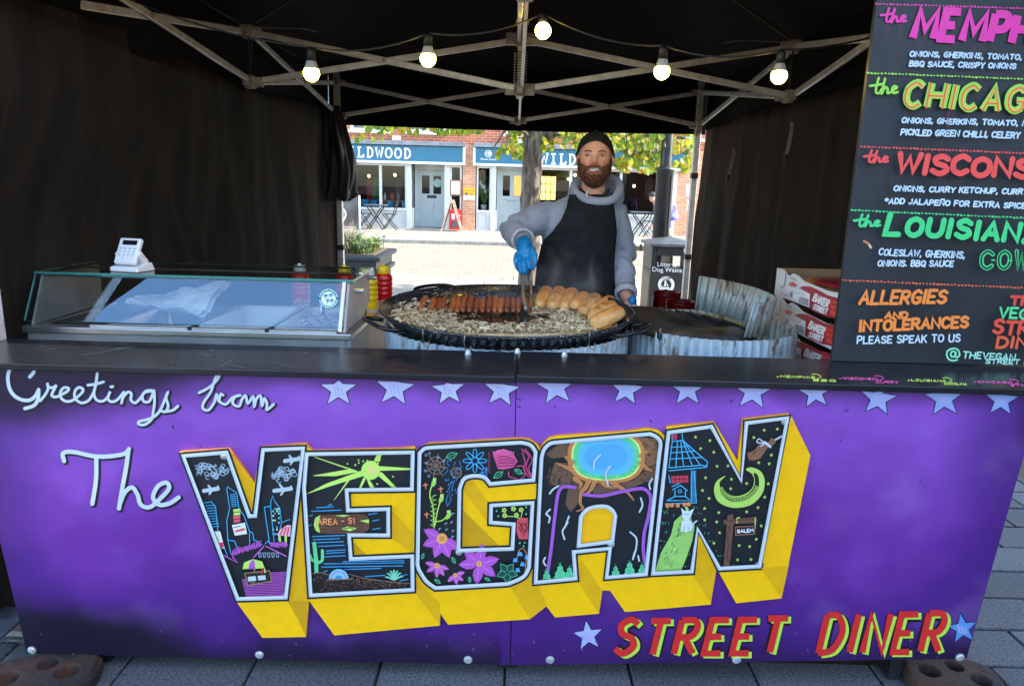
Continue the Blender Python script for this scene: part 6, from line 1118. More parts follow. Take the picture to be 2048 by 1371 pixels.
bs.inputs['Subsurface Weight'].default_value = .12; bs.inputs['Subsurface Radius'].default_value = (.01, .004, .002)
def fy(x, z):                                                # surface of the face at x, z
    best = min(((head(PI*i/60, 2*PI*k/120)-Vector((x, 0, z))) for i in range(8, 58) for k in list(range(0, 26))+list(range(95, 120))), key=lambda q: q.x**2+q.z**2); return best.y
M_eye = mat('eye_white', (.5, .47, .45), .2); M_iris = mat('grey_blue_iris', H('3c4c54'), .2); M_brow = mat('brown_brow', H('6a4430'), .85)
for s in (-1, 1):
    y = fy(s*.033, .008); ey = MB().sphere(hw((s*.033, y+.0035, .0075)), (.0110, .0075, .0050), 14, HR).build('eye', M_eye, man, smooth=True); MB().sphere(hw((s*.033-.001, y-.0025, .0075)), (.0050, .003, .0048), 10, HR).build('iris', M_iris, ey, smooth=True); MB().sphere(hw((s*.033-.001, y-.0045, .0075)), (.0022, .0015, .0022), 8, HR).build('pupil', M_black, ey)
    lid = [hw((s*.033+q, fy(s*.033+q, .014)-.0006, .0135-6.5*abs(q)**1.6)) for q in (-.014, -.007, 0, .007, .014)]; MB().tube(lid, .0017, 6).build('eyelid', mat('eyelid_skin', H('a8705c'), .5), man, smooth=True)
    br_ = [hw((s*x, fy(s*x, z)-.001, z)) for x, z in ((.014, .0245), (.024, .0275), (.036, .029), (.048, .0245))]; MB().tube(br_, [.0026, .0034, .0032, .0014], 6).build('eyebrow', M_brow, man, smooth=True)
mo_ = MB(); mo_.add([hw((x, fy(x, z)-.0015, z)) for x, z in [(-.029, -.047), (-.018, -.0488), (0, -.0496), (.018, -.0488), (.029, -.047), (.022, -.0565), (.010, -.0625), (0, -.064), (-.010, -.0625), (-.022, -.0565)]], [tuple(range(10))]); mo_.build('mouth', mat('mouth_dark', (.12, .03, .03), .5), man)
te = MB(); tops = [(-.024, -.0488), (-.012, -.0495), (0, -.0500), (.012, -.0495), (.024, -.0488)]; lows = [(.021, -.0545), (.011, -.0588), (0, -.0600), (-.011, -.0588), (-.021, -.0545)]; te.add([hw((x, fy(x, z)-.0028, z)) for x, z in tops+lows], [tuple(range(10))]); te.build('teeth', mat('teeth', (.78, .75, .7), .25), man)
lp = [hw((x, fy(x, z)-.0018, z)) for x, z in ((-.027, -.0525), (-.014, -.0625), (0, -.0655), (.014, -.0625), (.027, -.0525))]; MB().tube(lp, [.001, .0032, .0038, .0032, .001], 8).build('lower_lip', mat('lip', H('b8665c'), .4), man, smooth=True)
# beard: a full shell of hair over jaw and upper lip
def bmask(p):
    ax = abs(p.x); m = smooth(-.034, -.05, p.z-.55*max(0, ax-.035)); m = max(m, smooth(.062, .073, ax)*smooth(.004, -.02, p.z)*smooth(.03, .0, p.y)); m = max(m, .75*G_(ax-.013, .016)*G_(p.z+.0395, .0055)); m *= 1-smooth(1.25, .85, (p.x/.030)**2+((p.z+.0555)/.0115)**2)
    return m*smooth(.05, .02, p.y)
b = MB(); idx = {}; vs = []; fs = []; N1, N2 = 90, 120; rb_ = random.Random(4); hairs = []
for i in range(N1+1):
    for k in range(N2):
        p = head(PI*(.3+.69*i/N1), 2*PI*k/N2); m = bmask(p)
        if m > .12:
            nn = Vector((p.x/HX**2, p.y/HY**2, p.z/HZ**2)).normalized(); t = .0125*m*smooth(-.02, -.07, p.z)+.0035*m; t += .003*m*smooth(-.075, -.11, p.z); q = p+nn*t*(1+.25*fbm(p, 160)); q.z -= .003*m*smooth(-.07, -.11, p.z); idx[i, k] = len(vs); vs.append(hw(q)); hairs.append((q, nn, m))
for i in range(N1):
    for k in range(N2):
        c = [(i, k), (i+1, k), (i+1, (k+1) % N2), (i, (k+1) % N2)]
        if all(x in idx for x in c): fs.append([idx[x] for x in c])
b.add(vs, fs)
for q, nn, m in hairs:
    if rb_.random() < .55:
        d = (nn*.6+Vector((rb_.uniform(-.4, .4), -.1, -.9+rb_.uniform(-.3, .3)))).normalized()*rb_.uniform(.006, .013)*(.4+m*.6); s_ = Vector((rb_.uniform(-1, 1), rb_.uniform(-1, 1), 0)).normalized()*.0011; q = q-nn*.001; b.add([hw(q-s_), hw(q+s_), hw(q+d)], [(0, 1, 2)])
b.build('beard', M_beard, man, smooth=True)
# cap worn backwards: dome with a high front edge, peak at the back
b = MB(); nr, na = 18, 64
def capp(t, a):
    d = Vector((math.sin(a), -math.cos(a), 0)); zc_ = .076*math.cos(a) if math.cos(a) > 0 else .014*math.cos(a); zl = zc_ if math.cos(a) > -2 else 0; th = t*math.acos(max(-1, min(1, zl/(HZ+.012)))); k = 1.10
    return Vector((HX*k*math.sin(th)**.85*math.sin(a)*1.04, -HY*k*math.sin(th)*math.cos(a)+.004, (HZ+.008)*math.cos(th)+.002))
b.add([hw(capp(max(t, .02)/nr, 2*PI*k/na)) for t in range(nr+1) for k in range(na)], [(t*na+k, (t+1)*na+k, (t+1)*na+(k+1) % na, t*na+(k+1) % na) for t in range(nr) for k in range(na)]+[tuple(range(na))])
b.tube([hw(capp(1, 2*PI*k/na)*1.004) for k in range(na+1)], .0032, 6, cap=False); b.sphere(hw((0, .004, HZ+.0145)), (.008, .008, .004), 8)
b.grid(lambda u, v: hw(((u-.5)*.13*(1-.25*v*v), HY*1.05+.012+.06*v-.05*(2*u-1)**2, .004-.02*v+.012*(1-(2*u-1)**2))), 12, 5); b.build('cap', M_cap_, man, smooth=True)
# hoodie
def ring_(c, a, d, n_=28, ex=2.5):
    out_ = []
    for k in range(n_):
        t = 2*PI*k/n_; cc, ss = math.cos(t), math.sin(t); out_.append(Vector((c.x+a*math.copysign(abs(cc)**(2/ex), cc), c.y+d*math.copysign(abs(ss)**(2/ex), ss), c.z)))
    return out_
b = MB(); rows = [(700, 1150, 84, .13), (620, 1150, 84, .13), (580, 1152, 80, .132), (540, 1153, 78, .135), (500, 1158, 76, .135), (470, 1163, 78, .135), (445, 1166, 82, .13), (425, 1168, 84, .12), (410, 1172, 72, .105), (398, 1178, 52, .09), (388, 1184, 38, .075)]
rr = []
for v, u, hw_, dp in rows: c = at(u, v, 1.57); rr.append(ring_(c, (at(u+hw_, v, 1.57)-c).length, dp))
b.loft(rr); CU1 = W1.lerp(E1, .06); CU2 = W2.lerp(E2, .10)
b.tube([S1+Vector((.08, .0, -.03)), S1+Vector((.01, 0, -.012)), S1.lerp(E1, .5)+Vector((-.006, 0, .004)), E1+Vector((-.012, .01, .0)), E1.lerp(CU1, .5)+Vector((-.008, 0, -.006)), CU1], [.075, .078, .070, .064, .056, .047], 20)
b.tube([S2-Vector((.08, 0, .03)), S2-Vector((.01, 0, .012)), S2.lerp(E2, .5), E2, E2.lerp(CU2, .5), CU2], [.074, .074, .066, .060, .052, .046], 20)
ho = [(1198, 352, 1.655), (1160, 362, 1.60), (1147, 374, 1.53), (1158, 391, 1.465), (1186, 403, 1.435), (1216, 403, 1.44), (1236, 391, 1.48), (1240, 374, 1.54), (1228, 359, 1.61)]
hp = crom([tuple(at(*q)) for q in ho], 5, True); hp.append(hp[0]); b.tube(hp, .022, 14, cap=False)
hp2 = [Vector(p)+Vector((0, .03, -.026)) for p in hp]; b.tube(hp2, .026, 12, cap=False)
hd = b.build('hoodie', M_hood, man); remesh(hd, .007, 4, .006, 11.)
bm = bmesh.new(); bm.from_mesh(hd.data); bm.normal_update()
for v in bm.verts:                                           # creases at elbow, armpit and waist
    p = v.co+off_; e1 = (p-E1).length; w_ = G_(e1, .11)+G_((p-E2).length, .09)+.8*G_((p-S1+Vector((-.03, 0, .07))).length, .07)+.5*G_(p.z-1.16, .07); v.co += v.normal*.009*w_*math.sin(70*(p.z*.8+.5*p.x+.25*p.y)+3*fbm(p, 8))
bm.to_mesh(hd.data); bm.free()
for c, d, r in ((CU1, (W1-E1).normalized(), .047), (CU2, (W2-E2).normalized(), .047)): R_ = d.to_track_quat('Z', 'Y').to_matrix(); MB().lathe([(r*.86, -.012), (r*1.08, -.016), (r*1.14, .002), (r*1.08, .022), (r*.94, .026), (r*.84, .016), (r*.80, -.02)], 26, c, R=R_).build('turned_cuff', mat('pale_fleece_inside', H('b4bac8'), .95, 0, .1, 60, .2, 200), hd, smooth=True)
for q in ([(1176, 381, 1.405), (1173, 388, 1.395), (1175, 396, 1.395)],): MB().tube([at(*k) for k in q], .005, 8).build('drawcord', mat('white_cord', (.62, .65, .7), .8), hd, smooth=True)
sh_ = crom([tuple(at(*q)) for q in ((1160, 378, 1.47), (1172, 389, 1.452), (1190, 394.5, 1.45), (1208, 390, 1.456), (1217, 380, 1.475))], 4); MB().tube(sh_, .008, 8).build('shirt_collar', mat('black_tee', (.012, .013, .018), .9), man, smooth=True)
# apron
ar = [(389, 1139, 1224), (396, 1137, 1226), (415, 1133, 1228), (440, 1122, 1231), (462, 1106, 1233), (478, 1090, 1232), (490, 1083, 1231), (505, 1080, 1229), (530, 1074, 1228), (560, 1071, 1228), (600, 1068, 1230), (660, 1066, 1232), (740, 1064, 1232)]
def apf(s, t):
    x = t*(len(ar)-1); i = min(int(x), len(ar)-2); f = x-i; v, a, c = (ar[i][j]*(1-f)+ar[i+1][j]*f for j in range(3)); u = a+(c-a)*s; uc = 1160; e = (u-uc)/92; dep = .152*math.sqrt(max(.02, 1-min(.98, abs(e)**2.6))) if abs(e) < 1 else .02
    dep = min(dep, .152*(.60+.4*smooth(385, 430, v)) if v < 430 else .152); Y = 1.56-dep-.008-.006*fbm((s*3, t*6, 0), 1.4)-.006*math.sin(s*9+t*4)*smooth(.45, .8, t); return at(u, v, Y)
b = MB(); b.grid(apf, 36, 60); ao = b.build('apron', M_apr, man, smooth=True); sm_ = ao.modifiers.new('thick', 'SOLIDIFY'); sm_.thickness = .003
MB().tube([apf(.02, .5), apf(.3, .49), apf(.6, .495), apf(.98, .5)], .004, 6).build('apron_string', M_apr, ao)
# trousers and shoes
b = MB()
for s in (-1, 1): b.tube([HIP+Vector((s*.06, 0, .08)), HIP+Vector((s*.075, 0, 0)), Vector((.27+s*.1, 1.56, .5)), Vector((.27+s*.115, 1.6, .07))], [.11, .11, .08, .07], 16)
b.build('trousers', M_trou, man, smooth=True)
for s in (-1, 1): MB().tube([Vector((.27+s*.115, 1.68, .05)), Vector((.27+s*.12, 1.58, .062)), Vector((.27+s*.128, 1.46, .05)), Vector((.27+s*.132, 1.385, .038))], [.04, .056, .052, .034], 14).build('shoe', M_black, man, smooth=True)
# gloved right hand closed round the tongs
b = MB(); hq = lambda u, v, Y: at(u, v, Y)
b.tube([hq(1047, 481, 1.18), hq(1049, 490, 1.14), hq(1050, 505, 1.115), hq(1049, 518, 1.10)], [.029, .033, .035, .030], 16, flat=1.0)
for pts, r in (([(1035, 507, 1.10), (1031, 519, 1.07), (1034, 534, 1.06), (1042, 545, 1.08)], .0098), ([(1042, 514, 1.085), (1039, 528, 1.05), (1041, 541, 1.05), (1047, 549, 1.075)], .0102), ([(1050, 515, 1.085), (1048.5, 529, 1.052), (1050, 541, 1.052), (1053, 547, 1.075)], .0100), ([(1058, 512, 1.09), (1058.5, 524, 1.06), (1058.5, 534, 1.062), (1058, 540, 1.08)], .0092), ([(1063, 495, 1.12), (1070, 510, 1.09), (1070, 526, 1.075), (1064, 540, 1.08)], .0108)): b.tube([hq(*q) for q in pts], [r*1.2, r*1.1, r, r*.8], 10)
gl = b.build('glove', M_glove, man); remesh(gl, .0028, 1, .001, 60.)
MB().sphere(at(1264, 604, 1.262), (.022, .02, .03), 12).build('glove', M_glove, man, smooth=True)
# tongs
M_ton = mat('greasy_steel', (.30, .26, .22), .35, .9, .3, 30)
tg = empty('tongs', at(1052, 620, 1.0), 'steel kitchen tongs held upright over the lone sausage', 'tongs')
for q in ([(1052, 500, 1.11), (1047, 540, 1.075), (1046, 580, 1.03), (1050, 606, .99), (1052, 618, .975)], [(1052, 500, 1.12), (1058, 540, 1.105), (1062, 580, 1.06), (1061, 606, 1.02), (1059, 618, 1.0)]):
    pts = [at(*k) for k in crom(q, 4)]; MB().tube(pts, .0085, 8, flat=.35).build('arm', M_ton, tg, smooth=True); MB().sphere(pts[-1], (.012, .006, .016), 10).build('tip', M_ton, tg, smooth=True)
# ------------------------------------------------------------------ litter bin
M_bin = mat('dark_grey_bin', (.022, .025, .028), .4, .1, .15, 6, .05, 60); M_binr = mat('silver_bin_roof', (.11, .118, .125), .45, .3, .15, 8)
lb = empty('litter_bin', (1.78, 6.55, 0), 'dark grey litter and dog waste bin with sloping silver roof', 'litter bin'); bz = at(1335, 493, 6.3).z; bx0, bx1 = at(1303, 520, 6.3).x, at(1377, 520, 6.3).x+.08; by0, by1 = 6.3, 6.85; z0_, z1_ = at(1340, 541, 6.3).z, at(1340, 512, 6.3).z
b = MB(); b.bb(bx0, bx1, by0, by1, .03, z0_); b.bb(bx0, bx0+.05, by0, by1, z0_, bz); b.bb(bx1-.05, bx1, by0, by1, z0_, bz); b.bb(bx0+.05, bx1-.05, by0, by1, z1_, bz); b.bb(bx0+.22, bx0+.25, by0+.01, by1-.01, z0_, z1_); b.build('casing', M_bin, lb, bevel=.012)
b = MB(); ov = .035; cx, cy = (bx0+bx1)/2, (by0+by1)/2; b.add([(bx0-ov, by0-ov, bz), (bx1+ov, by0-ov, bz), (bx1+ov, by1+ov, bz), (bx0-ov, by1+ov, bz), (bx0-ov, by0-ov, bz+.03), (bx1+ov, by0-ov, bz+.03), (bx1+ov, by1+ov, bz+.03), (bx0-ov, by1+ov, bz+.03), (cx, cy, bz+.10)], [(3, 2, 1, 0), (0, 1, 5, 4), (1, 2, 6, 5), (2, 3, 7, 6), (3, 0, 4, 7), (4, 5, 8), (5, 6, 8), (6, 7, 8), (7, 4, 8)]); b.build('roof', M_binr, lb)
MB().bb(bx0-.004, bx0-.001, by0+.05, by1-.05, .1, z0_-.05).build('side_sheen', mat('tan_sheen', H('5a5248'), .4, .6, .1, 6), lb)  # tan sheet added to stand for sunlit ground mirrored in the bin's side
fb = plane((0, by0, 0), (0, -1, 0)); Mw = paint('#e8ecec'); bfont('Litter &', fb, 1315, 1354, 532.5, 533.5, 'bin_lettering', Mw, lb); bfont('Dog Waste', fb, 1305, 1364, 542.5, 544.5, 'bin_lettering', Mw, lb)
P_ = Paint(fb, .0015, .0003); P_.disc((1332.5, 569), 16.5, '#e8ecec', 28); P_.disc((1332.5, 569), 10.5, '#23272b', 24); P_.text('LITTER', (1323, 558.6), (1342, 558.8), 4.2, 1, '#23272b', jit=0)
P_.disc((1331, 562.5), 2, '#e8ecec', 10); P_.stroke([(1331, 565), (1330, 571)], 4, '#e8ecec'); P_.stroke([(1334, 568), (1336, 573)], 1.8, '#e8ecec'); P_.stroke([(1327, 576), (1337, 576)], 3.4, '#e8ecec'); P_.stroke([(1326, 574), (1324, 572)], 2, '#e8ecec'); [P_.stroke([(x, 577), (x, 581)], 1.6, '#e8ecec') for x in (1328, 1336)]
P_.build('bin_emblem', lb); P_ = Paint(fb, .0015, .0003); P_.fill([(1367, 497), (1373, 497), (1373, 505), (1367, 505)], '#c8d0d4'); P_.build('bin_sticker', lb)
# ------------------------------------------------------------------ planter
M_pl = mat('navy_planter_paint', H('1a222b'), .45, 0, .15, 5, .04, 60); px1 = -1.49; pe_ = empty('planter', (-2.2, 6.1, 0), 'square dark planter with moulded rim behind the left gazebo leg', 'planter'); b = MB(); pz = .73
b.bb(-2.9, px1+.03, 5.63, 6.57, .02, pz-.2); b.build('box', M_pl, pe_, bevel=.01); b = MB(); b.bb(-2.96, px1+.07, 5.57, 6.63, pz-.21, pz-.155); b.bb(-2.92, px1+.04, 5.61, 6.59, pz-.155, pz-.05); b.bb(-2.97, px1+.09, 5.56, 6.64, pz-.05, pz); b.build('rim', M_pl, pe_, bevel=.012, seg=3); MB().bb(-2.85, px1, 5.68, 6.5, pz, pz+.01).build('soil', M_joint, pe_)
M_grass = mat('planter_grass', H('5f7a3a'), .6, 0, .3, 3, island=.5); M_dry = mat('dry_grass', H('a08a72'), .8, 0, .3, 3, island=.4); M_pgl = mat('planter_leaf', H('6f9a3c'), .5, 0, .3, 5, island=.5); M_prd = mat('reddish_leaf', H('a8703c'), .5, 0, .3, 5, island=.5)
rg = random.Random(9); b = MB()
for k in range(1700):
    x, y = rg.uniform(-2.8, px1-.04), rg.uniform(5.7, 6.45); h = rg.uniform(.10, .24)*(1.1 if x < -1.75 else .7); b.m = 0 if rg.random() < .6 or x > -1.75 else 1; a = rg.uniform(0, 6.3); w_ = .004; d = Vector((math.cos(a), math.sin(a), 0)); p = Vector((x, y, pz)); q = p+Vector((0, 0, h*.7))+d*h*.25; r_ = p+Vector((0, 0, h))+d*h*.7; s_ = Vector((-d.y, d.x, 0))*w_
    b.add([p-s_, p+s_, q+s_, q-s_, r_], [(0, 1, 2, 3), (3, 2, 4)])
for k in range(260):
    x = rg.uniform(-1.95, px1-.02); y = rg.uniform(5.7, 6.45); z = pz+rg.uniform(.02, .17); b.m = 2 if rg.random() < .72 else 3; a = rg.uniform(0, 6.3); L_ = rg.uniform(.025, .05); d = Vector((math.cos(a), math.sin(a), rg.uniform(-.3, .5)))*L_; s_ = Vector((-math.sin(a), math.cos(a), rg.uniform(-.4, .4)))*L_*.4; p = Vector((x, y, z)); b.add([p-d, p+s_, p+d, p-s_], [(0, 1, 2, 3)])
for k in range(46):
    x = rg.uniform(-2.3, px1-.2); y = rg.uniform(5.75, 6.4); p = Vector((x, y, pz)); q = [p]
    for i in range(4): q.append(q[-1]+Vector((rg.uniform(-.03, .04), rg.uniform(-.03, .03), rg.uniform(.05, .10))))
    b.m = 1; b.tube(q, [.003, .0028, .0024, .002, .0012], 4)
tag(b.build('planter_plants', [M_grass, M_dry, M_pgl, M_prd]), 'mixed grasses and leafy bedding growing in the planter', 'plants', kind='stuff')
# ------------------------------------------------------------------ lamp post
px_ = at(1325, 420, 7.2); lp_ = empty('lamp_post', (px_.x, 7.2, 0), 'dark street lamp post with a slotted sleeve behind the litter bin', 'lamp post'); c = (px_.x, 7.2, 0); zs = at(1325, 337, 7.2).z
MB().lathe([(.106, 0), (.106, zs-.03), (.114, zs-.025), (.114, zs), (.07, zs+.03)], 26, c).build('sleeve', M_bin, lp_, smooth=True); MB().lathe([(.07, zs), (.06, 4.5), (.05, 6), (0, 6)], 20, c).build('column', M_bin, lp_, smooth=True)
for z in (.95, 1.35): MB().box((c[0]+.07, 7.2-.086, z), (.012, .012, .62 if z > 1 else .16), Matrix.Rotation(.6, 3, 'Z')).build('slot', M_black, lp_)
MB().tube([(c[0], 7.2, 5.9), (c[0]-.3, 7.2, 6.2), (c[0]-.8, 7.2, 6.25)], .035, 10).build('arm', M_bin, lp_, smooth=True); MB().box((c[0]-.95, 7.2, 6.24), (.45, .16, .08)).build('lantern', M_binr, lp_, bevel=.02)
# ------------------------------------------------------------------ street tree
M_bark = mat('grey_bark', H('75685c'), .95, 0, .3, 14, 1., 20, col2=H('352c26'), stretch=(1.5, 1.5, .35)); TY = 8.0
tree = empty('street_tree', (at(1062, 420, TY).x, TY, 0), 'street tree with grey trunk and yellow-green autumn leaves behind the stall', 'tree')
def limb(q, rr, name='branch', n_=12):
    pts = crom([tuple(p) for p in q], 6); k = len(pts)-1; rs_ = [rr[0]+(rr[1]-rr[0])*i/k for i in range(k+1)]; b = MB(); b.tube([Vector(p)+Vector((fbm(p, 5), fbm(Vector(p)+Vector((9, 0, 0)), 5), 0))*.02 for p in pts], rs_, n_); return b.build(name, M_bark, tree, smooth=True)
T = lambda u, v, dy=0.: at(u, v, TY+dy)
t0 = T(1064, 420); limb([Vector((t0.x-.02, TY, 0)), Vector((t0.x-.015, TY, .45)), T(1060, 430), T(1064, 340), T(1066, 280), T(1066, 262)], (.15, .125), 'trunk', 18)
limb([T(1066, 300), T(1062, 262), T(1045, 200, -.2), T(1000, 80, -.3)], (.11, .05)); limb([T(1068, 300), T(1085, 268), T(1120, 215, .3), T(1160, 110, .6)], (.10, .04)); limb([T(1070, 298), T(1095, 272), T(1125, 262, -.1), T(1180, 258, -.2), T(1240, 262, -.3), T(1310, 272, -.4), T(1372, 276, -.5)], (.075, .018)); limb([T(1068, 285), T(1075, 230), T(1090, 100), T(1080, -60)], (.09, .04)); limb([T(1062, 275), T(1030, 245, -.1), T(960, 235, -.3), T(860, 238, -.5), T(730, 240, -.6)], (.05, .012)); limb([T(1062, 280), T(1045, 262, -.2), T(1010, 262, -.35), T(985, 300, -.4)], (.03, .008))
LEAFC = [('c9cf3a', .9), ('a9c23a', .9), ('dfc83c', .9), ('7ea53a', .85), ('d8a83a', .85), ('5f8c34', .8)]
def leafmat(i, hx):
    m = mat('autumn_leaf_%d' % i, H(hx, .62), .5, 0, .2, 30); n = m.node_tree.nodes; L = m.node_tree.links; bs = n['Principled BSDF']; tr = n.new('ShaderNodeBsdfTranslucent'); tr.inputs[0].default_value = (*H(hx, .8), 1); mx = n.new('ShaderNodeMixShader'); mx.inputs[0].default_value = .5; o = [k for k in n if k.type == 'OUTPUT_MATERIAL'][0]; L.new(bs.outputs[0], mx.inputs[1]); L.new(tr.outputs[0], mx.inputs[2]); L.new(mx.outputs[0], o.inputs[0]); return m
LM_ = [leafmat(i, h) for i, (h, _) in enumerate(LEAFC)]
def leaf_geo(s): return [(0, -.5*s, 0), (.42*s, -.42*s, .06*s), (.5*s, -.05*s, .08*s), (.3*s, .35*s, .05*s), (0, .62*s, -.04*s), (-.3*s, .35*s, .05*s), (-.5*s, -.05*s, .08*s), (-.42*s, -.42*s, .06*s), (0, 0, 0)], [(8, i, (i+1) % 8) for i in range(8)]
lme = []
for i, m in enumerate(LM_):
    vs, fs = leaf_geo(1.); me = bpy.data.meshes.new('leaf'); me.from_pydata(vs, [], fs); me.materials.append(m); lme.append(me)
rl = random.Random(31)
def lrot(): return (math.radians(90)+rl.uniform(-.7, .7), rl.uniform(-.6, .6), rl.uniform(-.9, .9))
zones = [((1228, 1390), (266, 344), 150, (-.9, .2)), ((1240, 1330), (270, 335), 40, (-.9, .2)), ((1120, 1232), (256, 296), 34, (-.5, .4)), ((992, 1046), (252, 318), 34, (-.5, .3)), ((760, 965), (247, 268), 18, (-.7, -.2)), ((696, 780), (250, 282), 9, (-.8, -.4)), ((1086, 1122), (268, 300), 9, (-.3, .2))]
own = MB(); cnt = 0
for (u0, u1), (v0, v1), n_, (d0, d1) in zones:
    cl_ = [(rl.uniform(u0, u1), v0+(v1-v0)*rl.random()**1.3) for _ in range(max(3, n_//6))]
    for k in range(n_):
        c = rl.choice(cl_); u = min(max(c[0]+rl.gauss(0, 9), u0), u1); v = min(max(c[1]+rl.gauss(0, 8), v0-4), v1); p = T(u, v, rl.uniform(d0, d1)); s = rl.uniform(.05, .09); col_ = rl.choices(range(6), (5, 5, 3, 3, 2, 2))[0]
        o = put(lme[col_], 'leaf', p, tree); o.rotation_euler = lrot(); o.scale = (s, s, s); cnt += 1
b = MB()
for k in range(6500):                                        # the rest of the crown
    a = rl.uniform(0, 6.3); r = 2.6*math.sqrt(rl.random()); z = rl.uniform(0, 1); p = Vector((t0.x+r*math.cos(a)*1.05, TY+.3+r*math.sin(a), 2.75+2.9*z)); q = (p-Vector((t0.x, TY+.3, 3.9))); e = (q.x/2.8)**2+(q.y/2.6)**2+(q.z/2.1)**2
    if e > 1 or fbm(p, .9) < -.12: continue
    s = rl.uniform(.07, .12); vs, fs = leaf_geo(s); R_ = Matrix.Rotation(rl.uniform(0, 6.3), 3, 'Z') @ Matrix.Rotation(rl.uniform(-.4, 1.6), 3, 'X') @ Matrix.Rotation(rl.uniform(0, 6.3), 3, 'Z'); b.m = rl.choices(range(6), (5, 5, 3, 3, 2, 2))[0]; b.add([R_ @ Vector(v)+p for v in vs], fs)
for k in range(1700):                                         # drooping leaves low on the right and left, between the single ones
    (u0, u1), (v0, v1), n_, (d0, d1) = zones[rl.choices(range(7), (10, 6, 5, 4, 3, .6, .8))[0]]; u = rl.uniform(u0, u1); v = v0+(v1-v0)*rl.random()**1.15; fq = fbm((u/22, v/16, 0), 1, 3)
    if fq < -.02: continue
    p = T(u, v, rl.uniform(d0, d1)+.25); s = rl.uniform(.045, .085); vs, fs = leaf_geo(s); R_ = Matrix.Rotation(rl.uniform(-1, 1), 3, 'Z') @ Matrix.Rotation(1.57+rl.uniform(-.7, .7), 3, 'X') @ Matrix.Rotation(rl.uniform(-.7, .7), 3, 'Y'); b.m = rl.choices(range(6), (5, 5, 3, 3, 2, 2))[0]; b.add([R_ @ Vector(x)+p for x in vs], fs)
tag(b.build('crown', LM_, tree), kind='stuff')
for (u0, u1), (v0, v1), n_, (d0, d1) in zones[:4]:
    for k in range(max(2, n_//9)): u = rl.uniform(u0, u1); dd = rl.uniform(d0, d1); q = [T(u, 262+.02*(u-1200), dd), T(u+rl.uniform(-6, 6), 262+(v1-262)*.5, dd-.02), T(u+rl.uniform(-10, 10), v1-rl.uniform(4, 30), dd)]; limb(q, (.007, .003), 'twig', 5)
# ------------------------------------------------------------------ bistro sets outside the shop
M_bis = mat('charcoal_bistro_metal', (.012, .0125, .014), .5, .1, .15, 10)
def bistro_table(u, v, lab):
    p = at(u, 430, FY-v); e = empty('bistro_table', (p.x, p.y, PZ), lab, 'table', 'folding bistro tables'); x, y = p.x, p.y
    MB().box((x, y, PZ+.71), (.62, .58, .03)).build('table_top', mat('grey_table_top', H('5e666c'), .4, .2), e, bevel=.004)
    for s in (-1, 1):
        for a, c in ((-.24, .24), (.24, -.24)): MB().tube([(x+a, y+s*.24, PZ), (x+c, y+s*.24, PZ+.7)], .018, 6).build('leg', M_bis, e)
        MB().tube([(x+.0, y-.24, PZ+.35), (x, y+.24, PZ+.35)], .008, 5).build('stretcher', M_bis, e)
def bistro_chair(u, v, lab, rz=0.):
    p = at(u, 430, FY-v); e = empty('bistro_chair', (p.x, p.y, PZ), lab, 'chair', 'folding bistro chairs', rz); k = dict(world=False)
    for s in (-1, 1): MB().tube([(-.2, s*.19, 0), (.12, s*.19, .45), (.24, s*.19, .86)], .016, 6).build('leg', M_bis, e, **k); MB().tube([(.22, s*.19, 0), (-.18, s*.19, .45)], .016, 6).build('leg', M_bis, e, **k)
    for i in range(5): MB().box((-.16+.075*i, 0, .455), (.055, .4, .012)).build('seat_slat', M_bis, e, **k)
    for z in (.72, .82): MB().box((.2+.1*(z-.72), 0, z), (.012, .4, .06)).build('back_slat', M_bis, e, **k)
bistro_table(752, .55, 'folding bistro table in front of the left shop window'); bistro_chair(780, .7, 'folding bistro chair right of the left-hand bistro table, facing it', 0); bistro_chair(729, .6, 'folding bistro chair left of the left-hand bistro table', PI); bistro_table(1281, .6, 'folding bistro table in front of the right shop window'); bistro_chair(1297, .8, 'folding bistro chair by the right-hand bistro table', .2)
# banner barrier
p = atz(702, 461, PZ); bn = empty('banner_barrier', (p.x, p.y, PZ), 'dark grey fabric barrier with white curved logo beside the bistro table', 'barrier'); x1 = atz(718, 462, PZ); 
for x in (x1.x, x1.x-1.6): MB().tube([(x, p.y, PZ), (x, p.y, PZ+1.0)], .025, 10).build('post', M_white, bn, smooth=True); MB().lathe([(.16, 0), (.16, .03), (.03, .05)], 16, (x, p.y, PZ)).build('base', M_ss, bn)
MB().grid(lambda u, v: (x1.x-.03-1.54*u, p.y+.03*math.sin(u*9+v*5)*(1-v), PZ+.12+.84*v), 24, 8).build('banner', mat('grey_banner', (.09, .085, .09), .4, 0, .3, 2), bn, smooth=True)
P_ = Paint(plane((0, p.y-.05, 0), (0, -1, 0)), .0); P_.stroke([(685, 417), (690, 422), (691, 432), (686, 442)], 3, '#e8ecf0', True); P_.build('logo', bn)
# A-board and red sign by the door
def aboard(u, v, w_, h, m1, lab, fm):
    p = atz(u, v, PZ); e = empty('a_board', (p.x, p.y, PZ), lab, 'a-board', 'pavement boards'); x, y = p.x, p.y
    for s in (-1, 1):
        for q in (-1, 1): MB().bar((x+q*.30, y+s*w_/2, PZ), (x+q*.02, y+s*w_/2, PZ+h), .04, .05, (0, 1, 0)).build('leg', fm, e)
    for q in (-1, 1): MB().prism([(x+q*.285, y-w_/2+.02, PZ+.08), (x+q*.285, y+w_/2-.02, PZ+.08), (x+q*.05, y+w_/2-.02, PZ+h-.1), (x+q*.05, y-w_/2+.02, PZ+h-.1)], [(x+q*.27, y-w_/2+.02, PZ+.08), (x+q*.27, y+w_/2-.02, PZ+.08), (x+q*.04, y+w_/2-.02, PZ+h-.1), (x+q*.04, y-w_/2+.02, PZ+h-.1)]).build('panel', m1, e)
    return e
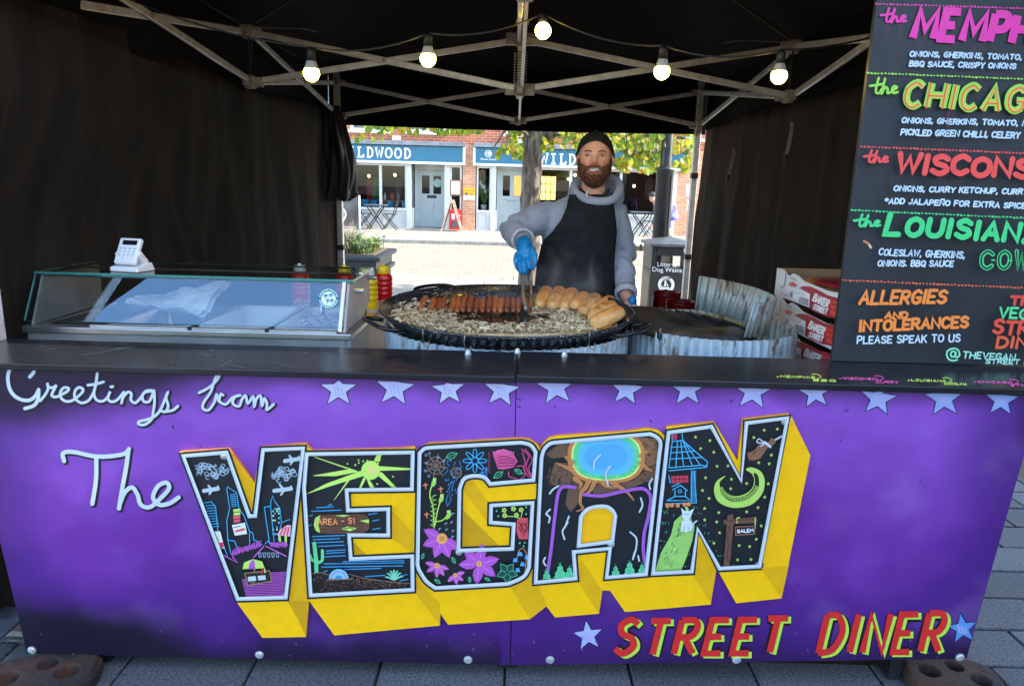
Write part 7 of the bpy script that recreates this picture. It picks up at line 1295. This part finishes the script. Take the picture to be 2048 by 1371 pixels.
M_oak = mat('pale_wood_frame', H('c6a48a'), .6, 0, .15, 12); aboard(904, 462, .5, .92, M_slate, 'wooden A-board standing sideways beside the brick pier', M_oak)
p = atz(910, 457, PZ); rs_ = empty('red_sign', (p.x+.04, FY-.09, PZ), 'red notice board leaning under the small shop window', 'sign'); x0, x1 = xs(899), xs(924); MB().bb(x0, x1, FY-.085, FY-.055, PZ+.01, PZ+.62).build('board', paint('#c8302a', .4), rs_, bevel=.01); P_ = Paint(plane((0, FY-.085, 0), (0, -1, 0)), .002, .0004); P_.fill([(902.5, 427), (910, 427), (910, 439), (902.5, 439)], '#e8c8d0'); P_.fill([(904, 443), (919, 443), (919, 455), (904, 455)], '#5a5a62'); P_.stroke([(912, 430), (921, 431)], 1.2, '#f0e0d0'); P_.stroke([(913, 436), (920, 436.5)], 1, '#f0e0d0'); P_.build('print', rs_)
p = atz(1372, 470, PZ); ab2 = empty('pavement_sign', (p.x, p.y, PZ), 'dark brown narrow pavement sign with pale lettering by the right gazebo leg', 'sign'); MB().box((p.x, p.y, PZ+.45), (.26, .05, .86), Matrix.Rotation(.06, 3, 'Y')).build('board', mat('brown_board', (.05, .03, .022), .5), ab2, bevel=.006); P_ = Paint(plane((0, p.y-.03, 0), (0, -1, 0)), .002, .0004); P_.stroke([(1371, 425), (1367, 435), (1371, 440), (1368, 446)], 1.4, '#d8ccc0', True); P_.text('PIE', (1364.5, 461), (1371, 461.5), 5, .9, '#b88a4a'); P_.build('lettering', ab2)
# sign post on the right
p = at(1384, 400, 15.5); sp_ = empty('sign_post', (p.x, 15.5, 0), 'thin dark street sign post with white plate by the right gazebo leg', 'sign post'); MB().tube([(p.x, 15.5, 0), (p.x, 15.5, 2.6)], .035, 10).build('post', M_bin, sp_, smooth=True); q = at(1381, 380, 15.42); MB().box((q.x, 15.44, q.z), (.2, .02, .3)).build('plate', M_white, sp_)
for dz in (-.28, -.42): MB().box((q.x, 15.44, q.z+dz), (.1, .02, .1)).build('small_plate', M_white, sp_)
# bench between lamp post and table
p = atz(1292, 500, 0); bh = empty('bench', (p.x, p.y, 0), 'low slatted pale bench beyond the litter bin', 'bench'); zb2 = at(1290, 484, p.y).z
for k in range(4): MB().bb(p.x-.75, p.x+.75, p.y-.2+.11*k, p.y-.11+.11*k, zb2-.04, zb2).build('slat', M_white, bh)
for k in range(9): MB().bb(p.x-.7+.17*k, p.x-.64+.17*k, p.y-.19, p.y-.15, .0, zb2-.042).build('upright', M_bin, bh)
# ------------------------------------------------------------------ dining furniture behind the left window
M_bch = mat('teal_chair_fabric', H('2f9ccc'), .7, 0, .1, 10); M_tab = mat('oak_table', H('9a6a48'), .5, 0, .15, 8)
def dtable(u, Y, lab, w_=1.3): x = at(u, 400, Y).x; e = empty('dining_table', (x, Y, PZ), lab, 'table', 'dining tables inside'); MB().box((x, Y, PZ+.80), (w_, .7, .04)).build('table_top', M_tab, e); [MB().box((x+s*w_*.35, Y, PZ+.40), (.07, .07, .76)).build('leg', M_black, e) for s in (-1, 1)]
def dchair(u, Y, rz, lab):
    x = at(u, 400, Y).x; e = empty('dining_chair', (x, Y, PZ), lab, 'chair', 'blue dining chairs inside', rz); k = dict(world=False)
    MB().box((0, 0, .45), (.46, .46, .09)).build('seat', M_bch, e, bevel=.03, **k); MB().lathe([(.26, .45), (.27, .62), (.29, .82), (.26, .83), (.235, .62), (.22, .47)], 14, a0=-1.5, a1=1.5).build('backrest', M_bch, e, smooth=True, **k)
    for sx in (-1, 1):
        for sy in (-1, 1): MB().tube([(sx*.18, sy*.18, .41), (sx*.22, sy*.22, 0)], .014, 6).build('leg', M_tab, e, **k)
dtable(787, FY+1.2, 'wooden dining table behind the right half of the left shop window', 1.7); dtable(712, FY+1.3, 'wooden dining table at the far left behind the shop window', 1.3)
for u, r_, lab in ((722, 0., 'blue tub chair at the far left table inside'), (704, PI, 'blue tub chair half hidden by the bunched curtain'), (758, PI, 'blue tub chair at the left end of the wooden table inside'), (770, .4, 'blue tub chair beside the window mullion inside'), (805, 0., 'blue tub chair at the right end of the wooden table inside')): dchair(u, FY+1.0, r_, lab)
rt_ = random.Random(2)
for u, c, lab in ((770, '#d8d4cc', 'white bottle on the dining table'), (782, '#c8402a', 'red sauce bottle on the dining table inside'), (786, '#d8622a', 'orange sauce bottle on the dining table inside'), (797, '#b8bcc0', 'pale bottle on the right end of the dining table inside')): p = at(u, 400, FY+1.2); tag(MB().lathe([(0, 0), (.04, 0), (.04, .14), (.015, .19), (.015, .23), (0, .23)], 12, (p.x, FY+1.2, PZ+.82)).build('table_bottle', paint(c), smooth=True), lab, 'bottle', 'bottles on the dining table')
p = at(800, 365, FY+2.2); 
# warm lit shelving and lamps inside the right window
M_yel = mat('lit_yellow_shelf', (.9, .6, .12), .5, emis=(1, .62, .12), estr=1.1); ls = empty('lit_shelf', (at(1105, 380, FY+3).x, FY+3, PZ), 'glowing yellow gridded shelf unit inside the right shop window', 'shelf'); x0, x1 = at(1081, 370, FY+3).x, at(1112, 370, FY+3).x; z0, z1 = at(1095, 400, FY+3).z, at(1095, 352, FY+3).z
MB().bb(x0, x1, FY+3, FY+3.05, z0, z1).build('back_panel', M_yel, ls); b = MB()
for k in range(4): x = x0+(x1-x0)*k/3; b.bb(x-.015, x+.015, FY+2.9, FY+3, z0, z1)
for k in range(4): z = z0+(z1-z0)*k/3; b.bb(x0, x1, FY+2.91, FY+2.99, z-.015, z+.015)
b.build('grid', M_black, ls)
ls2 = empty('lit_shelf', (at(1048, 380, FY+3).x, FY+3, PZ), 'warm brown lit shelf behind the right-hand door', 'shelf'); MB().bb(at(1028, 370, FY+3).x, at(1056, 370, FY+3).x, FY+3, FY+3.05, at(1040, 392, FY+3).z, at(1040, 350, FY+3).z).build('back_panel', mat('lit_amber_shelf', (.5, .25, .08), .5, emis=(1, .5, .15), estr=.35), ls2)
for u, v, lab in ((1075, 356, 'small warm pendant lamp just right of the tree trunk inside the shop'), (1137, 358, 'warm pendant lamp inside the shop beside the window bar left of the cook'), (1150, 350, 'warm pendant lamp inside the shop closest to the cook, half behind the hood'), (790, 350, 'warm pendant lamp in the right half of the left shop window'), (738, 352, 'warm pendant lamp in the left half of the left shop window'), (1268, 372, 'warm pendant lamp in the shop window between the cook and the lamp post')): p = at(u, v, FY+2.4); e = empty('pendant_lamp', p, lab, 'lamp', 'pendant lamps in the shop'); MB().sphere(p, .05, 10).build('bulb', mat('warm_pendant', (1, .6, .3), .5, emis=(1, .55, .2), estr=2.5), e, smooth=True); MB().tube([p+Vector((0, 0, .05)), Vector((p.x, p.y, 2.72))], .008, 5).build('cord', M_black, e)
for u, c, lab in ((742, '#b0303a', 'red jacket hanging inside the left shop window'), (750, '#5f8a54', 'green plant standing inside the left shop window'), (798, '#4a4038', 'dark coat hanging inside the left shop window'), (1215, '#3a6a8a', 'blue coat inside the right shop window'), (1300, '#6a5a4a', 'brown coat hanging inside the right shop window')):
    p = at(u, 375, FY+1.9); tag(MB().loft([ring_(Vector((p.x, p.y, p.z+z)), r_, r_*.6, 12) for z, r_ in ((-.4, .14), (-.2, .16), (.1, .17), (.25, .13), (.33, .05))]).build('hanging_item', paint(c), smooth=True), lab, 'clothes' if 'plant' not in lab else 'plant')
# flowers in the narrow window
p = at(967, 418, FY+.25); fw = empty('flower_vase', (p.x, FY+.25, ZW0), 'white pot of pale flowers and grass in the narrow shop window', 'plant'); MB().lathe([(0, 0), (.07, 0), (.09, .16), (.08, .16), (0, .14)], 14, (p.x, FY+.25, ZW0)).build('pot', M_white, fw, smooth=True); b = MB()
for k in range(60): a = rt_.uniform(-.35, .35); h = rt_.uniform(.3, .62); q = Vector((p.x, FY+.25, ZW0+.14)); b.tube([q, q+Vector((a*.3, rt_.uniform(-.05, .05), h*.6)), q+Vector((a*.6, 0, h))], .006, 4)
b.build('stems', M_pgl, fw)
for k in range(6): MB().sphere((p.x+rt_.uniform(-.2, .22), FY+.25, ZW0+rt_.uniform(.55, .85)), (.045, .04, .07), 10).build('bloom', M_white, fw, smooth=True)
for k in range(6): MB().sphere((p.x+rt_.choice((-.22, -.18, .2, .24)), FY+.25, ZW0+rt_.uniform(.2, .42)), .035, 8).build('bloom', paint('#c83a34'), fw, smooth=True)
# ------------------------------------------------------------------ passer-by
PY = 17.3; pw = lambda u, v, d=0.: at(u, v, PY+d); g0 = atz(1322, 497, PZ); pp_ = empty('person', (pw(1322, 430).x, PY, PZ), 'stooped passer-by in dark cap and navy coat with purple backpack, walking left', 'person'); b = MB()
b.sphere(pw(1305, 396), (.085, .09, .115), 14); b.tube([pw(1310, 402), pw(1318, 415), pw(1326, 440), pw(1328, 455)], [.06, .16, .17, .15], 16); hp_ = pw(1328, 455)
for s in (-1, 1): b.tube([hp_+Vector((0, s*.07, 0)), Vector((hp_.x+s*.12-.05, PY+s*.08, PZ+.42)), Vector((hp_.x+s*.28, PY+s*.08, PZ+.06))], [.1, .075, .05], 12); b.tube([Vector((hp_.x+s*.28+.04, PY+s*.08, PZ+.05)), Vector((hp_.x+s*.28-.16, PY+s*.08, PZ+.04))], [.05, .04], 10)
b.tube([pw(1316, 414, -.16), pw(1312, 435, -.2), pw(1304, 452, -.2)], [.07, .055, .045], 12); b.tube([pw(1316, 414, .16), pw(1314, 435, .2), pw(1309, 452, .2)], [.07, .055, .045], 12); b.sphere(pw(1302, 454, -.2), .05, 10)
bo_ = b.build('body', [mat('passer_skin', H('d09a86'), .6)], pp_); remesh(bo_, .018, 2)
b = MB(); b.tube([pw(1312, 406), pw(1319, 416), pw(1326, 440), pw(1329, 458)], [.1, .185, .195, .19], 18); b.tube([pw(1316, 414, -.16), pw(1312, 435, -.2), pw(1306, 449, -.2)], [.085, .07, .06], 12); b.tube([pw(1316, 414, .16), pw(1314, 435, .2), pw(1310, 449, .2)], [.085, .07, .06], 12); c_ = b.build('coat', [mat('navy_coat', H('2a3a66'), .85)], pp_); remesh(c_, .018, 2)
b = MB()
for s in (-1, 1): b.tube([hp_+Vector((0, s*.07, .02)), Vector((hp_.x+s*.12-.05, PY+s*.08, PZ+.42)), Vector((hp_.x+s*.27, PY+s*.08, PZ+.1))], [.12, .09, .07], 12)
b.build('trousers', mat('pale_trousers', H('b0a898'), .9), pp_, smooth=True); MB().lathe([(.098, 0), (.1, .03), (.085, .08), (.05, .115), (0, .125)], 18, pw(1305, 393)).build('cap', mat('charcoal_cap', (.03, .034, .04), .8), pp_, smooth=True)
b = MB(); b.box(pw(1344, 424), (.24, .32, .44), Matrix.Rotation(-.25, 3, 'Y')); b.build('backpack', mat('purple_backpack', H('4a3aa8'), .5, 0, .3, 6, col2=H('b8b4e0')), pp_, bevel=.06, seg=3)
# ------------------------------------------------------------------ steam over the pan
sv = bpy.data.materials.new('steam'); sv.use_nodes = True; n = sv.node_tree.nodes; L = sv.node_tree.links; n.remove(n['Principled BSDF']); pv_ = n.new('ShaderNodeVolumePrincipled'); pv_.inputs['Color'].default_value = (.95, .95, .95, 1); o = [k for k in n if k.type == 'OUTPUT_MATERIAL'][0]; tc = n.new('ShaderNodeTexCoord'); mp = n.new('ShaderNodeMapping'); mp.inputs['Scale'].default_value = (1, 1, .45); L.new(tc.outputs['Object'], mp.inputs[0]); nz = n.new('ShaderNodeTexNoise'); nz.inputs['Scale'].default_value = 9; nz.inputs['Detail'].default_value = 4; nz.inputs['Distortion'].default_value = 1.2; L.new(mp.outputs[0], nz.inputs[0])
mr = n.new('ShaderNodeMapRange'); mr.inputs[1].default_value = .54; mr.inputs[2].default_value = .78; mr.inputs[3].default_value = 0; mr.inputs[4].default_value = 8; L.new(nz.outputs[0], mr.inputs[0]); mp2 = n.new('ShaderNodeMapping'); mp2.inputs['Location'].default_value = (0, 0, -.7); mp2.inputs['Scale'].default_value = (3.7, 4.6, 5.2); L.new(tc.outputs['Object'], mp2.inputs[0]); gr = n.new('ShaderNodeTexGradient'); gr.gradient_type = 'SPHERICAL'; L.new(mp2.outputs[0], gr.inputs[0]); ml = n.new('ShaderNodeMath'); ml.operation = 'MULTIPLY'; L.new(mr.outputs[0], ml.inputs[0]); L.new(gr.outputs[0], ml.inputs[1]); L.new(ml.outputs[0], pv_.inputs['Density']); L.new(pv_.outputs[0], o.inputs['Volume'])
b = MB(); b.loft([[Vector((.12+rx*math.cos(2*PI*k/20), .86+ry*math.sin(2*PI*k/20), z)) for k in range(20)] for z, rx, ry in ((.99, .28, .22), (1.08, .29, .23), (1.2, .29, .23), (1.3, .24, .2), (1.36, .1, .08))]); so_ = b.build('steam', sv); tag(so_, 'thin steam rising from the onions in front of the apron', 'steam', kind='stuff')
sc.cycles.volume_step_rate = 1.0; sc.cycles.volume_max_steps = 128
